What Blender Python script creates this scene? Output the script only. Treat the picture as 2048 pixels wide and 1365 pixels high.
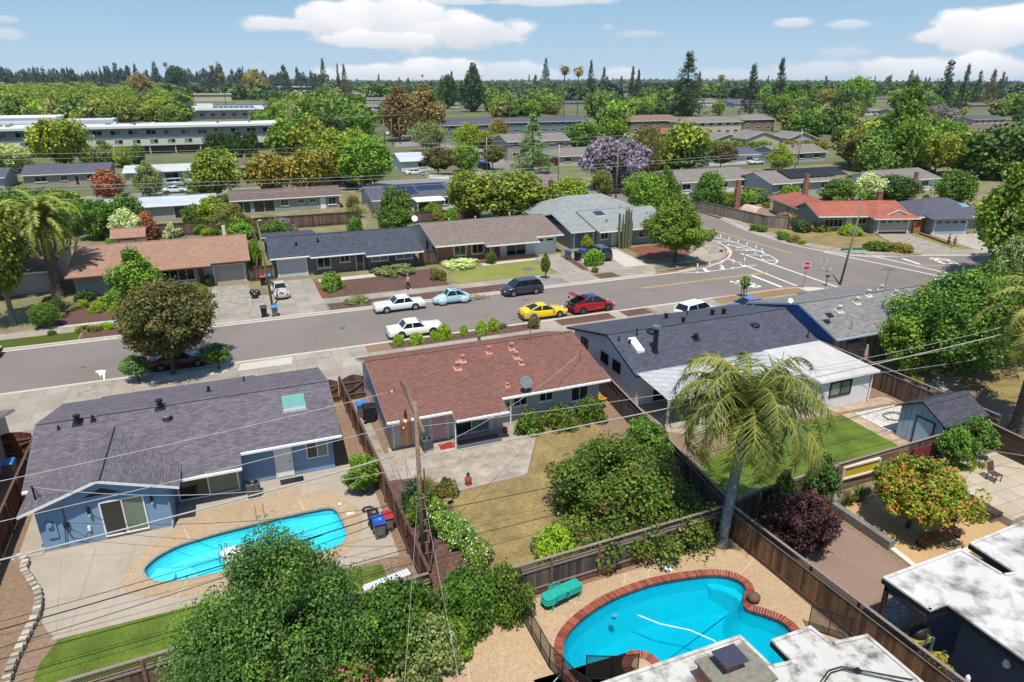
import bpy, bmesh, math, random
import numpy as np
from mathutils import Vector, Matrix
R = math.radians
for o in list(bpy.data.objects): bpy.data.objects.remove(o)
SC = bpy.context.scene
COL = SC.collection
# ------------------------------------------------------------------ camera
CAMH, PITCH, YAW, F = 21.8, 20.9, 22.0, 1365.0      # metres, degrees, degrees, focal length in photo pixels
cd = bpy.data.cameras.new('camera'); cam = bpy.data.objects.new('camera', cd); COL.objects.link(cam)
cam.location = (0, 0, CAMH); cam.rotation_euler = (R(90-PITCH), 0, R(-YAW))
cd.sensor_width = 36; cd.lens = F/2048*36; cd.clip_start = .1; cd.clip_end = 9000
SC.camera = cam
# ------------------------------------------------------------------ light
SUN_EL = 67.5
sdir = Vector((-.15, -.38, 0)).normalized()          # where the sun stands, in plan
sd = bpy.data.lights.new('sun', 'SUN'); so = bpy.data.objects.new('sun', sd); COL.objects.link(so)
sd.energy = 4.1; sd.angle = R(.55); sd.color = (1, .955, .89)
tosun = Vector((sdir.x*math.cos(R(SUN_EL)), sdir.y*math.cos(R(SUN_EL)), math.sin(R(SUN_EL))))
so.rotation_euler = tosun.to_track_quat('Z', 'Y').to_euler()
SC.view_settings.view_transform = 'Standard'; SC.view_settings.look = 'None'
SC.view_settings.exposure = .52; SC.view_settings.gamma = 1
SC.render.resolution_x = 1024; SC.render.resolution_y = 682

# pixel of the photograph -> point of the place at height z (used to survey where things stand)
_p, _a = R(PITCH), R(YAW)
FW = (math.sin(_a)*math.cos(_p), math.cos(_a)*math.cos(_p), -math.sin(_p))
RT = (math.cos(_a), -math.sin(_a), 0.)
UP = (math.sin(_a)*math.sin(_p), math.cos(_a)*math.sin(_p), math.cos(_p))
def W(px, py, z=0.):
    u, v = (px-1024)/F, (py-682.5)/F
    d = [FW[i]+RT[i]*u-UP[i]*v for i in range(3)]
    t = (z-CAMH)/d[2]
    return (d[0]*t, d[1]*t)
def ZAT(x, y, py):
    """height above (x, y) that is seen at row py"""
    D = x*math.sin(_a)+y*math.cos(_a); k = (py-682.5)/F
    return CAMH - D*(k*math.cos(_p)+math.sin(_p))/(math.cos(_p)-k*math.sin(_p))
def MPP(x, y, z=0):
    """metres per photo pixel there"""
    return (x*FW[0]+y*FW[1]+(z-CAMH)*FW[2])/F

# ------------------------------------------------------------------ sky
def azel(px, py):
    u, v = (px-1024)/F, (py-682.5)/F
    d = Vector([FW[i]+RT[i]*u-UP[i]*v for i in range(3)]).normalized()
    return math.atan2(d.x, d.y), math.asin(d.z)
wd = bpy.data.worlds.new("World"); SC.world = wd; wd.use_nodes = True
nt = wd.node_tree; nt.nodes.clear()
def NN(t, ty, **kw):
    n = t.nodes.new(ty)
    for k, v in kw.items():
        if k.startswith('i_'):
            n.inputs[k[2:].replace('_', ' ')].default_value = v
        else: setattr(n, k, v)
    return n
def math_(t, op, a, b=None, c=None, clamp=False):
    n = t.nodes.new('ShaderNodeMath'); n.operation = op; n.use_clamp = clamp
    for i, x in enumerate((a, b, c)):
        if x is None: continue
        if isinstance(x, (int, float)): n.inputs[i].default_value = x
        else: t.links.new(x, n.inputs[i])
    return n.outputs[0]
sky = NN(nt, 'ShaderNodeTexSky', sky_type='NISHITA', sun_disc=False, sun_elevation=R(SUN_EL),
         sun_rotation=math.atan2(sdir.x, sdir.y), altitude=50, air_density=1.0, dust_density=.35, ozone_density=1.6)
tc = NN(nt, 'ShaderNodeTexCoord'); sep = NN(nt, 'ShaderNodeSeparateXYZ'); nt.links.new(tc.outputs['Generated'], sep.inputs[0])
az = math_(nt, 'ARCTAN2', sep.outputs[0], sep.outputs[1]); el = math_(nt, 'ARCSINE', sep.outputs[2])
cmb = NN(nt, 'ShaderNodeCombineXYZ')
nt.links.new(az, cmb.inputs[0]); nt.links.new(math_(nt, 'MULTIPLY', el, 1.6), cmb.inputs[1])
nz = NN(nt, 'ShaderNodeTexNoise', i_Scale=13., i_Detail=7., i_Roughness=.52); nt.links.new(cmb.outputs[0], nz.inputs['Vector'])
n1 = math_(nt, 'SUBTRACT', nz.outputs[0], .5)
nz2 = NN(nt, 'ShaderNodeTexNoise', i_Scale=5., i_Detail=4.); nt.links.new(cmb.outputs[0], nz2.inputs['Vector'])
n2 = math_(nt, 'SUBTRACT', nz2.outputs[0], .5)
# each cloud: centre and half size as seen from the place (azimuth, elevation), softness, opacity
clouds = [(560, 48, 90, 24, .5, 1), (660, 40, 110, 42, .4, 1), (790, 48, 170, 60, .4, 1), (950, 62, 130, 36, .4, 1), (740, 80, 150, 22, .5, 1),
          (1960, 62, 170, 46, .4, 1), (1860, 72, 60, 26, .5, 1), (900, 4, 180, 8, .6, .8), (1100, 3, 160, 12, .6, .8),
          (760, 146, 140, 24, .5, .95), (880, 140, 130, 26, .5, .95), (1000, 148, 150, 26, .5, .7), (1230, 150, 60, 20, .5, .8),
          (1650, 140, 150, 26, .7, .7), (1800, 138, 180, 30, .6, .9), (1980, 136, 140, 32, .5, .95), (1690, 105, 90, 14, .9, .45),
          (1290, 68, 80, 12, .9, .5), (1215, 55, 16, 9, .9, .4), (1590, 46, 38, 11, .7, .7), (1700, 49, 55, 9, .8, .6),
          (20, 68, 45, 18, .8, .6), (15, 40, 28, 9, .8, .5), (1480, 150, 120, 16, .9, .5), (520, 130, 20, 8, .9, .3)]
tot = None; shade = None
for (px, py, hw, hh, soft, op) in clouds:
    a0, e0 = azel(px, py); a1, _ = azel(px+hw, py); _, e1 = azel(px, py-hh)
    dx = math_(nt, 'DIVIDE', math_(nt, 'SUBTRACT', az, a0), abs(a1-a0)); dy = math_(nt, 'DIVIDE', math_(nt, 'SUBTRACT', el, e0), abs(e1-e0))
    d2 = math_(nt, 'SQRT', math_(nt, 'ADD', math_(nt, 'MULTIPLY', dx, dx), math_(nt, 'MULTIPLY', dy, dy)))
    f = math_(nt, 'ADD', math_(nt, 'SUBTRACT', 1., d2), math_(nt, 'MULTIPLY', n1, 1.9))
    f = math_(nt, 'ADD', f, math_(nt, 'MULTIPLY', n2, .8))
    m = math_(nt, 'MULTIPLY', math_(nt, 'DIVIDE', f, soft*.6, clamp=True), op)
    tot = m if tot is None else math_(nt, 'MAXIMUM', tot, m)
    s = math_(nt, 'MULTIPLY', m, math_(nt, 'MULTIPLY_ADD', dy, .5, .55, clamp=True))
    shade = s if shade is None else math_(nt, 'MAXIMUM', shade, s)
crmp = NN(nt, 'ShaderNodeMix', data_type='RGBA'); crmp.inputs[6].default_value = (3.4, 3.6, 4.0, 1); crmp.inputs[7].default_value = (5.3, 5.3, 5.4, 1)
nt.links.new(math_(nt, 'ADD', shade, math_(nt, 'MULTIPLY', n1, .9), clamp=True), crmp.inputs[0])
mx = NN(nt, 'ShaderNodeMix', data_type='RGBA'); nt.links.new(tot, mx.inputs[0]); 
hs = NN(nt, 'ShaderNodeHueSaturation', i_Saturation=1.02, i_Value=1.0); nt.links.new(sky.outputs[0], hs.inputs['Color'])

gr = NN(nt, 'ShaderNodeValToRGB'); ge = gr.color_ramp.elements; nt.links.new(math_(nt, 'MULTIPLY', el, 1/R(30)), gr.inputs[0])   # clear air: paler blue low down
ge[0].position = 0; ge[0].color = (.46, .60, .72, 1); ge[1].position = 1; ge[1].color = (.11, .27, .52, 1); q = ge.new(.27); q.color = (.215, .43, .64, 1)
gs = NN(nt, 'ShaderNodeVectorMath', operation='SCALE', i_Scale=5.9); nt.links.new(gr.outputs[0], gs.inputs[0])
gm = NN(nt, 'ShaderNodeMix', data_type='RGBA'); nt.links.new(math_(nt, 'MULTIPLY_ADD', el, -1.1, 1.25, clamp=True), gm.inputs[0]); nt.links.new(hs.outputs[0], gm.inputs[6]); nt.links.new(gs.outputs[0], gm.inputs[7])
nt.links.new(gm.outputs[2], mx.inputs[6]); nt.links.new(crmp.outputs[2], mx.inputs[7])
bg = NN(nt, 'ShaderNodeBackground', i_Strength=.135); nt.links.new(mx.outputs[2], bg.inputs[0])
wo = NN(nt, 'ShaderNodeOutputWorld'); nt.links.new(bg.outputs[0], wo.inputs[0])

# ------------------------------------------------------------------ materials
def lin(c):
    return tuple(((x/255)/12.92 if x/255 <= .04045 else ((x/255+.055)/1.055)**2.4) for x in c)
MATS = {}
def mat(name, c1=None, c2=None, scale=4., rough=.85, kind='noise', spec=.3, bump=0., metal=0., p=(1, 1), c3=None, mottle=.16, mscale=.25, trans=0.):
    """colours are sRGB 0-255; kind picks the pattern, laid out in metres"""
    if name in MATS: return MATS[name]
    c2 = c2 or tuple(x*.88 for x in c1)
    m = bpy.data.materials.new(name); m.use_nodes = True; t = m.node_tree; t.nodes.clear()
    b = NN(t, 'ShaderNodeBsdfPrincipled', i_Roughness=rough, i_Metallic=metal); b.inputs['Specular IOR Level'].default_value = spec
    out = NN(t, 'ShaderNodeOutputMaterial'); t.links.new(b.outputs[0], out.inputs[0])
    tc = NN(t, 'ShaderNodeTexCoord'); A, B = (*lin(c1), 1), (*lin(c2), 1)
    def noise(sc, det=5, ro=.6, src=None, dist=0.):
        n = NN(t, 'ShaderNodeTexNoise', i_Scale=sc, i_Detail=det, i_Roughness=ro, i_Distortion=dist); t.links.new(src or tc.outputs['Object'], n.inputs['Vector']); return n.outputs[0]
    def ramp(fac, stops):
        r = NN(t, 'ShaderNodeValToRGB'); t.links.new(fac, r.inputs[0]); e = r.color_ramp.elements
        e[0].position, e[0].color = stops[0]; e[1].position, e[1].color = stops[-1]
        for s in stops[1:-1]:
            q = e.new(s[0]); q.color = s[1]
        return r.outputs[0]
    def mixc(fac, a, b_, mode='MIX'):
        n = NN(t, 'ShaderNodeMix', data_type='RGBA', blend_type=mode)
        for i, x in ((0, fac), (6, a), (7, b_)):
            if isinstance(x, (int, float)): n.inputs[i].default_value = x
            elif isinstance(x, tuple): n.inputs[i].default_value = x
            else: t.links.new(x, n.inputs[i])
        return n.outputs[2]
    h = None
    if kind == 'flat':
        col = mixc(noise(scale, 2), A, B)
    elif kind == 'noise':
        h = noise(scale, 6, .65); col = ramp(h, [(.3, B), (.68, A)] if p == (1, 1) else [(p[0], B), (p[1], A)])
    elif kind in ('shingle', 'brick', 'tilerow'):
        mp = NN(t, 'ShaderNodeMapping'); t.links.new(tc.outputs['UV'], mp.inputs[0])
        br = NN(t, 'ShaderNodeTexBrick', i_Scale=1., i_Mortar_Size=p[2] if len(p) > 2 else .012, i_Mortar_Smooth=.1, i_Bias=0., i_Brick_Width=p[0], i_Row_Height=p[1])
        br.inputs['Color1'].default_value = A; br.inputs['Color2'].default_value = B
        br.inputs['Mortar'].default_value = (*lin(c3), 1) if c3 else tuple(x*.45 for x in B[:3])+(1,)
        br.offset = p[3] if len(p) > 3 else .5
        t.links.new(mp.outputs[0], br.inputs['Vector']); col = br.outputs[0]
        n = noise(2.2, 5, .7); col = mixc(.5, col, ramp(n, [(.3, (.62, .62, .62, 1)), (.7, (1.0, 1.0, 1.0, 1))]), 'MULTIPLY')
        h = br.outputs['Fac']
    elif kind == 'pebble':
        v = NN(t, 'ShaderNodeTexVoronoi', i_Scale=scale); t.links.new(tc.outputs['Object'], v.inputs['Vector'])
        s = NN(t, 'ShaderNodeSeparateColor'); t.links.new(v.outputs['Color'], s.inputs[0])
        col = ramp(s.outputs[0], [(.05, B), (.5, A), (.95, (*lin(c3 or c1), 1))]); h = v.outputs['Distance']
        col = mixc(.35, col, ramp(noise(scale*.16, 4), [(.35, B), (.65, A)]))
    elif kind == 'rnd':
        at = NN(t, 'ShaderNodeAttribute', attribute_name='rnd'); C3 = (*lin(c3), 1) if c3 else A
        col = ramp(at.outputs['Fac'], [(0., B), (.5, A), (1., C3)])
        n = noise(scale, 5, .7); col = mixc(.5, col, ramp(n, [(.3, (.5, .5, .5, 1)), (.7, (1.05, 1.05, 1.05, 1))]), 'MULTIPLY')
    elif kind == 'leaf':
        at = NN(t, 'ShaderNodeAttribute', attribute_name='rnd'); C3 = (*lin(c3), 1) if c3 else A
        col = ramp(at.outputs['Fac'], [(0., B), (.5, A), (1., C3)])
        oi = NN(t, 'ShaderNodeObjectInfo'); hsv = NN(t, 'ShaderNodeHueSaturation')
        t.links.new(math_(t, 'MULTIPLY_ADD', oi.outputs['Random'], .03, .485), hsv.inputs['Hue'])
        t.links.new(math_(t, 'MULTIPLY_ADD', oi.outputs['Random'], .35, .82), hsv.inputs['Value'])
        t.links.new(col, hsv.inputs['Color']); col = hsv.outputs[0]; mottle = 0
    if mottle:
        n = noise(mscale, 5, .6, dist=.4); lo = 1-mottle
        col = mixc(1., col, ramp(n, [(.32, (lo, lo, lo*.98, 1)), (.66, (1+mottle*.35, 1+mottle*.35, 1+mottle*.35, 1))]), 'MULTIPLY')
    t.links.new(col, b.inputs['Base Color'])
    if bump and h is not None:
        bp = NN(t, 'ShaderNodeBump', i_Strength=.6, i_Distance=bump); t.links.new(h, bp.inputs['Height']); t.links.new(bp.outputs[0], b.inputs['Normal'])
    if trans:
        tr = NN(t, 'ShaderNodeBsdfTranslucent'); t.links.new(col, tr.inputs[0])
        ms = NN(t, 'ShaderNodeMixShader', i_Fac=trans); t.links.new(b.outputs[0], ms.inputs[1]); t.links.new(tr.outputs[0], ms.inputs[2]); t.links.new(ms.outputs[0], out.inputs[0])
    MATS[name] = m
    return m
def paint(name, c, rough=.6, **k): return mat(name, c, tuple(x*.96 for x in c), scale=3., rough=rough, mottle=k.pop('mottle', .05), **k)
def gloss(name, c, rough=.25, metal=0., coat=.6):
    if name in MATS: return MATS[name]
    m = bpy.data.materials.new(name); m.use_nodes = True; b = m.node_tree.nodes['Principled BSDF']
    b.inputs['Base Color'].default_value = (*lin(c), 1); b.inputs['Roughness'].default_value = rough; b.inputs['Metallic'].default_value = metal
    b.inputs['Coat Weight'].default_value = coat; b.inputs['Coat Roughness'].default_value = .05; MATS[name] = m
    return m
def leafmat(name, base, dark=None, light=None, trans=.28):
    dark = dark or tuple(x*.62 for x in base); light = light or tuple(min(255, x*1.22) for x in base)
    base, dark, light = (tuple(min(240, x*g_*k_) for x, k_ in zip(c_, (1.08, 1.06, .8))) for c_, g_ in ((base, 1.2), (dark, 1.05), (light, 1.2)))
    return mat(name, base, dark, c3=light, kind='leaf', rough=.55, spec=.35, trans=trans)

# ------------------------------------------------------------------ mesh builder
class MB:
    """collects polygons; each carries a material index and a random value"""
    def __init__(s, seed=1): s.v = []; s.f = []; s.m = []; s.r = []; s.rg = random.Random(seed)
    def poly(s, pts, m=0, r=None):
        i = len(s.v); s.v += [tuple(p) for p in pts]; s.f.append(tuple(range(i, i+len(pts)))); s.m.append(m); s.r.append(s.rg.random() if r is None else r); return s
    def solid(s, verts, faces, m=0, r=None, fm=None):
        i = len(s.v); s.v += [tuple(p) for p in verts]; r = s.rg.random() if r is None else r
        for k, f in enumerate(faces): s.f.append(tuple(i+j for j in f)); s.m.append(fm[k] if fm else m); s.r.append(r)
        return s
    def box(s, x0, y0, z0, x1, y1, z1, m=0, r=None):
        x0, x1 = sorted((x0, x1)); y0, y1 = sorted((y0, y1)); z0, z1 = sorted((z0, z1))
        return s.solid([(x0, y0, z0), (x1, y0, z0), (x1, y1, z0), (x0, y1, z0), (x0, y0, z1), (x1, y0, z1), (x1, y1, z1), (x0, y1, z1)],
                       [(0, 3, 2, 1), (4, 5, 6, 7), (0, 1, 5, 4), (1, 2, 6, 5), (2, 3, 7, 6), (3, 0, 4, 7)], m, r)
    def beam(s, p, q, w, h=None, m=0, r=None, up=(0, 0, 1)):
        """a bar of section w x h from p to q"""
        h = h or w; p, q = Vector(p), Vector(q); d = (q-p).normalized(); u = Vector(up)
        if abs(d.dot(u)) > .98: u = Vector((0, 1, 0))
        a = d.cross(u).normalized()*w/2; b = a.cross(d).normalized()*h/2
        vs = [p-a-b, p+a-b, p+a+b, p-a+b, q-a-b, q+a-b, q+a+b, q-a+b]
        return s.solid(vs, [(0, 1, 2, 3), (7, 6, 5, 4), (0, 4, 5, 1), (1, 5, 6, 2), (2, 6, 7, 3), (3, 7, 4, 0)], m, r)
    def prism(s, pts, z0, z1, m=0, ms=None, r=None):
        """plan polygon (counter-clockwise) pulled up from z0 to z1"""
        a = sum(pts[i][0]*pts[(i+1) % len(pts)][1]-pts[(i+1) % len(pts)][0]*pts[i][1] for i in range(len(pts)))
        if a < 0: pts = pts[::-1]
        n = len(pts); ms = m if ms is None else ms
        vs = [(x, y, z0) for x, y in pts]+[(x, y, z1) for x, y in pts]
        return s.solid(vs, [tuple(range(n, 2*n)), tuple(range(n-1, -1, -1))]+[(i, (i+1) % n, n+(i+1) % n, n+i) for i in range(n)], m, r, [m, m]+[ms]*n)
    def slab(s, pts, t, m=0, ms=1):
        """a roof plane given by its top outline, t thick downwards"""
        P = [Vector(p) for p in pts]; nrm = sum(((P[i]).cross(P[(i+1) % len(P)]) for i in range(len(P))), Vector())
        if nrm.z < 0: P = P[::-1]
        n = len(P); vs = [tuple(p) for p in P]+[(p.x, p.y, p.z-t) for p in P]
        return s.solid(vs, [tuple(range(n)), tuple(range(2*n-1, n-1, -1))]+[(i, n+i, n+(i+1) % n, (i+1) % n) for i in range(n)], m, None, [m, ms]+[ms]*n)
    def cyl(s, p, q, r0, r1=None, n=12, m=0, caps=True, r=None):
        r1 = r0 if r1 is None else r1; p, q = Vector(p), Vector(q); d = (q-p).normalized(); u = Vector((0, 0, 1)) if abs(d.z) < .95 else Vector((1, 0, 0))
        a = d.cross(u).normalized(); b = d.cross(a).normalized()
        ring = lambda c, rr: [c+(a*math.cos(2*math.pi*i/n)+b*math.sin(2*math.pi*i/n))*rr for i in range(n)]
        fs = [(i, i+n, (i+1) % n+n, (i+1) % n) for i in range(n)]
        if caps: fs += [tuple(range(n)), tuple(range(2*n-1, n-1, -1))]
        return s.solid(ring(p, r0)+ring(q, r1), fs, m, r)
    def tube(s, pts, rad, n=6, m=0, r=None):
        P = [Vector(p) for p in pts]; rads = rad if isinstance(rad, (list, tuple)) else [rad]*len(P); vs = []
        for i, p in enumerate(P):
            d = (P[min(i+1, len(P)-1)]-P[max(i-1, 0)]).normalized(); u = Vector((0, 0, 1)) if abs(d.z) < .9 else Vector((1, 0, 0))
            a = d.cross(u).normalized(); b = d.cross(a).normalized()
            vs += [p+(a*math.cos(2*math.pi*k/n)+b*math.sin(2*math.pi*k/n))*rads[i] for k in range(n)]
        fs = [(i*n+k, (i+1)*n+k, (i+1)*n+(k+1) % n, i*n+(k+1) % n) for i in range(len(P)-1) for k in range(n)]
        fs += [tuple(range(n)), tuple(range(len(P)*n-1, (len(P)-1)*n-1, -1))]
        return s.solid(vs, fs, m, r)
    def lathe(s, c, prof, n=16, m=0, r=None, sx=1, sy=1):
        """profile [(radius, z), ...] turned round the upright through c"""
        vs = [(c[0]+math.cos(2*math.pi*k/n)*rr*sx, c[1]+math.sin(2*math.pi*k/n)*rr*sy, c[2]+z) for rr, z in prof for k in range(n)]
        fs = [(i*n+k, i*n+(k+1) % n, (i+1)*n+(k+1) % n, (i+1)*n+k) for i in range(len(prof)-1) for k in range(n)]
        fs += [tuple(range(n-1, -1, -1)), tuple(range((len(prof)-1)*n, len(prof)*n))]
        return s.solid(vs, fs, m, r)
    def ball(s, c, rx, ry=None, rz=None, n=12, m=0, jit=0., r=None):
        ry = ry or rx; rz = rz or rx; k = n//2; rg = s.rg
        vs = [(c[0], c[1], c[2]-rz)]
        for i in range(1, k):
            a = -math.pi/2+math.pi*i/k
            for j in range(n):
                q = 1+rg.uniform(-jit, jit); vs.append((c[0]+rx*q*math.cos(a)*math.cos(2*math.pi*j/n), c[1]+ry*q*math.cos(a)*math.sin(2*math.pi*j/n), c[2]+rz*q*math.sin(a)))
        vs.append((c[0], c[1], c[2]+rz)); L = len(vs)-1
        fs = [(0, 1+(j+1) % n, 1+j) for j in range(n)]+[(1+(i-1)*n+j, 1+(i-1)*n+(j+1) % n, 1+i*n+(j+1) % n, 1+i*n+j) for i in range(1, k-1) for j in range(n)]
        fs += [(1+(k-2)*n+j, 1+(k-2)*n+(j+1) % n, L) for j in range(n)]
        return s.solid(vs, fs, m, r)
    def xf(s, M, start=0):
        s.v[start:] = [tuple(M @ Vector(p)) for p in s.v[start:]]; return s

def uvs(me):
    """UVs in metres: along and up every face"""
    uv = me.uv_layers.new(name='UVMap'); nl = len(me.loops)
    if not nl: return
    co = np.empty(len(me.vertices)*3); me.vertices.foreach_get('co', co); co = co.reshape(-1, 3)
    vi = np.empty(nl, int); me.loops.foreach_get('vertex_index', vi)
    nr = np.empty(len(me.polygons)*3); me.polygons.foreach_get('normal', nr); nr = nr.reshape(-1, 3)
    lt = np.empty(len(me.polygons), int); me.polygons.foreach_get('loop_total', lt)
    N = np.repeat(nr, lt, 0); U = np.stack([-N[:, 1], N[:, 0], np.zeros(nl)], 1); ln = np.linalg.norm(U, axis=1)
    U[ln < 1e-3] = (1, 0, 0); ln[ln < 1e-3] = 1; U /= ln[:, None]; V = np.cross(N, U); P = co[vi]
    uv.data.foreach_set('uv', np.stack([(P*U).sum(1), (P*V).sum(1)], 1).ravel())

def root_loc(o):
    v = Vector((0, 0, 0))
    while o is not None: v = v+Vector(o.get('_loc', (0, 0, 0))); o = o.parent
    return v
def part(name, mb, mats, parent=None, label=None, smooth=False, kind=None):
    """link what mb holds as one mesh object; its coordinates are the place's own"""
    me = bpy.data.meshes.new(name); off = root_loc(parent) if parent else Vector((0, 0, 0))
    vs = [(x-off.x, y-off.y, z-off.z) for x, y, z in mb.v] if off.length else mb.v
    me.from_pydata(vs, [], mb.f)
    for m in (mats if isinstance(mats, (list, tuple)) else [mats]): me.materials.append(m)
    me.polygons.foreach_set('material_index', mb.m); me.update(); uvs(me)
    at = me.attributes.new('rnd', 'FLOAT', 'FACE'); at.data.foreach_set('value', mb.r)
    if smooth: me.polygons.foreach_set('use_smooth', [True]*len(me.polygons))
    o = bpy.data.objects.new(name, me); COL.objects.link(o); o.parent = parent
    if label: o['label'] = label
    if kind: o['kind'] = kind
    return o
def tag(o, label, cat, group=None, kind=None):
    o['label'] = label; o['category'] = cat
    if group: o['group'] = group
    if kind: o['kind'] = kind
    return o
def thing(name, label, cat, loc=(0, 0, 0), group=None):
    o = bpy.data.objects.new(name, None); COL.objects.link(o); o.empty_display_size = .3
    loc = tuple(loc)+(0,)*(3-len(loc)); o.location = loc; o['_loc'] = loc
    return tag(o, label, cat, group)
def solo(name, mb, mats, label, cat, loc=None, group=None, smooth=False):
    """a thing that is one mesh, its origin at its base"""
    if loc is None:
        a = np.array(mb.v); loc = (float(a[:, 0].mean()), float(a[:, 1].mean()), float(a[:, 2].min()))
    mb.v = [(x-loc[0], y-loc[1], z-loc[2]) for x, y, z in mb.v]
    o = part(name, mb, mats, None, None, smooth); o.location = loc
    return tag(o, label, cat, group)
def setting(name, mb, mats): return part(name, mb, mats, None, None, False, 'structure')
def clone(root, loc, rz=0., label=None, group=None, sc=None):
    """a copy of a thing with copies of its parts and their sub-parts"""
    def cp(o, par):
        c = o.copy(); COL.objects.link(c)
        if par: c.parent = par
        for ch in list(o.children): cp(ch, c)
        return c
    c = cp(root, None); c.location = tuple(loc)+(0,)*(3-len(loc)); c.rotation_euler = (0, 0, rz)
    if sc: c.scale = sc if isinstance(sc, tuple) else (sc,)*3
    if label: c['label'] = label
    if group: c['group'] = group
    return c
def place(o, loc, rz=0.):
    o.location = tuple(loc)+(0,)*(3-len(loc)); o.rotation_euler = (0, 0, rz); return o
def arc(cx, cy, r, a0, a1, n=10): return [(cx+r*math.cos(R(a0+(a1-a0)*i/n)), cy+r*math.sin(R(a0+(a1-a0)*i/n))) for i in range(n+1)]
def smooth_loop(pts, k=6):
    """closed Catmull-Rom curve through the points"""
    n = len(pts); out = []
    for i in range(n):
        p0, p1, p2, p3 = (Vector(pts[(i+j-1) % n]).to_2d() for j in range(4))
        for s in range(k):
            t = s/k; q = .5*((2*p1)+(p2-p0)*t+(2*p0-5*p1+4*p2-p3)*t*t+(3*p1-p0-3*p2+p3)*t**3); out.append((q.x, q.y))
    return out
# ================================================================== SETTING
ASPH = mat('asphalt', (124, 115, 108), (111, 103, 96), scale=9, rough=.9, mottle=.14, mscale=.12, bump=.004)
ASPH2 = mat('asphalt_old', (136, 130, 124), (120, 114, 108), scale=9, rough=.9, mottle=.2, mscale=.1)
CONC = mat('concrete', (160, 151, 137), (143, 134, 121), scale=6, p=(1.5, 1.5, .018, 0), kind='shingle', c3=(118, 112, 102), mottle=.14, mscale=.5)
CONCP = mat('concrete_plain', (166, 157, 142), (150, 141, 127), scale=3, mottle=.16, mscale=.6)
CONCW = mat('concrete_new', (184, 177, 163), (172, 165, 151), scale=3, mottle=.08)
CONCD = mat('concrete_stained', (160, 153, 140), (120, 113, 100), scale=1.3, mottle=.2, mscale=.8)
PATIO = mat('patio_concrete', (160, 149, 133), (150, 139, 123), scale=2.5, mottle=.1, mscale=.4)
PATIO2 = mat('patio_stained', (172, 160, 146), (126, 115, 101), scale=1.1, mottle=.22, mscale=.5)
PEB = mat('pebble_deck', (164, 142, 114), (140, 117, 89), scale=30, kind='pebble', c3=(184, 164, 136), mottle=.1, bump=.01)
PEB2 = mat('pebble_deck_warm', (170, 146, 115), (148, 121, 91), scale=28, kind='pebble', c3=(188, 167, 136), mottle=.12, bump=.01)
MULCH = mat('bark_mulch', (98, 70, 60), (62, 42, 37), scale=14, kind='pebble', c3=(122, 92, 80), mottle=.12, bump=.02)
MULCHR = mat('red_mulch', (122, 70, 54), (84, 50, 40), scale=14, kind='pebble', c3=(146, 94, 74), bump=.02)
SOIL = mat('soil', (140, 116, 94), (108, 88, 70), scale=5, mottle=.16, bump=.01)
SOILD = mat('tilled_soil', (140, 117, 102), (120, 98, 84), scale=16, mottle=.14, bump=.02)
DRYG = mat('dry_lawn', (146, 126, 80), (112, 98, 58), scale=4, mottle=.34, mscale=.6, bump=.02)
DRYG2 = mat('dry_verge', (148, 124, 82), (112, 88, 58), scale=9, mottle=.18, bump=.02)
LAWN = mat('green_lawn', (100, 116, 34), (62, 86, 22), scale=9, mottle=.36, mscale=.7, bump=.02)
LAWNM = mat('patchy_lawn', (136, 134, 66), (104, 112, 48), scale=3, mottle=.2, bump=.02)
GRAV = mat('grey_gravel', (128, 126, 122), (84, 82, 80), scale=9, kind='pebble', c3=(172, 168, 160), bump=.02)
GRAVW = mat('white_gravel', (178, 173, 164), (146, 141, 132), scale=14, kind='pebble', c3=(228, 226, 222), bump=.02)
FIELD = mat('suburb_ground', (84, 96, 54), (110, 106, 76), scale=.12, mottle=.35, mscale=.02)
WHITEP = paint('road_white', (222, 220, 214), mottle=.12); YELP = paint('road_yellow', (196, 160, 88), mottle=.15); REDP = paint('kerb_red', (166, 44, 48), mottle=.2)
REDPF = paint('kerb_faded_red', (184, 136, 128), mottle=.2)
DIRTP = mat('packed_dirt', (138, 124, 94), (92, 98, 58), scale=.35, mottle=.2)
SAND = mat('decomposed_granite', (184, 154, 110), (160, 130, 90), scale=8, mottle=.12)

def sheet(name, mt, pts, z=.008, px=False):
    if px: pts = [W(*q) for q in pts]
    return setting(name, MB().poly([(x, y, z) for x, y in ccw(pts)]), mt)
def ccw(pts):
    a = sum(pts[i][0]*pts[(i+1) % len(pts)][1]-pts[(i+1) % len(pts)][0]*pts[i][1] for i in range(len(pts)))
    return pts if a > 0 else pts[::-1]
def rect(x0, y0, x1, y1): return [(x0, y0), (x1, y0), (x1, y1), (x0, y1)]
RZ = -.12                                            # level of the road below the yards
gm_ = MB()
for r in [(-5000, -300, 6000, 10), (-5000, 10, 8.3, 22.4), (21.3, 10, 6000, 22.4), (-5000, 22.4, 6000, 27.7), (-5000, 27.7, -9.5, 34.4), (5.2, 27.7, 6000, 34.4), (-5000, 34.4, 6000, 8000)]:
    gm_.poly([(r[0], r[1], -.16), (r[2], r[1], -.16), (r[2], r[3], -.16), (r[0], r[3], -.16)])
setting('ground', gm_, FIELD)
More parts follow.
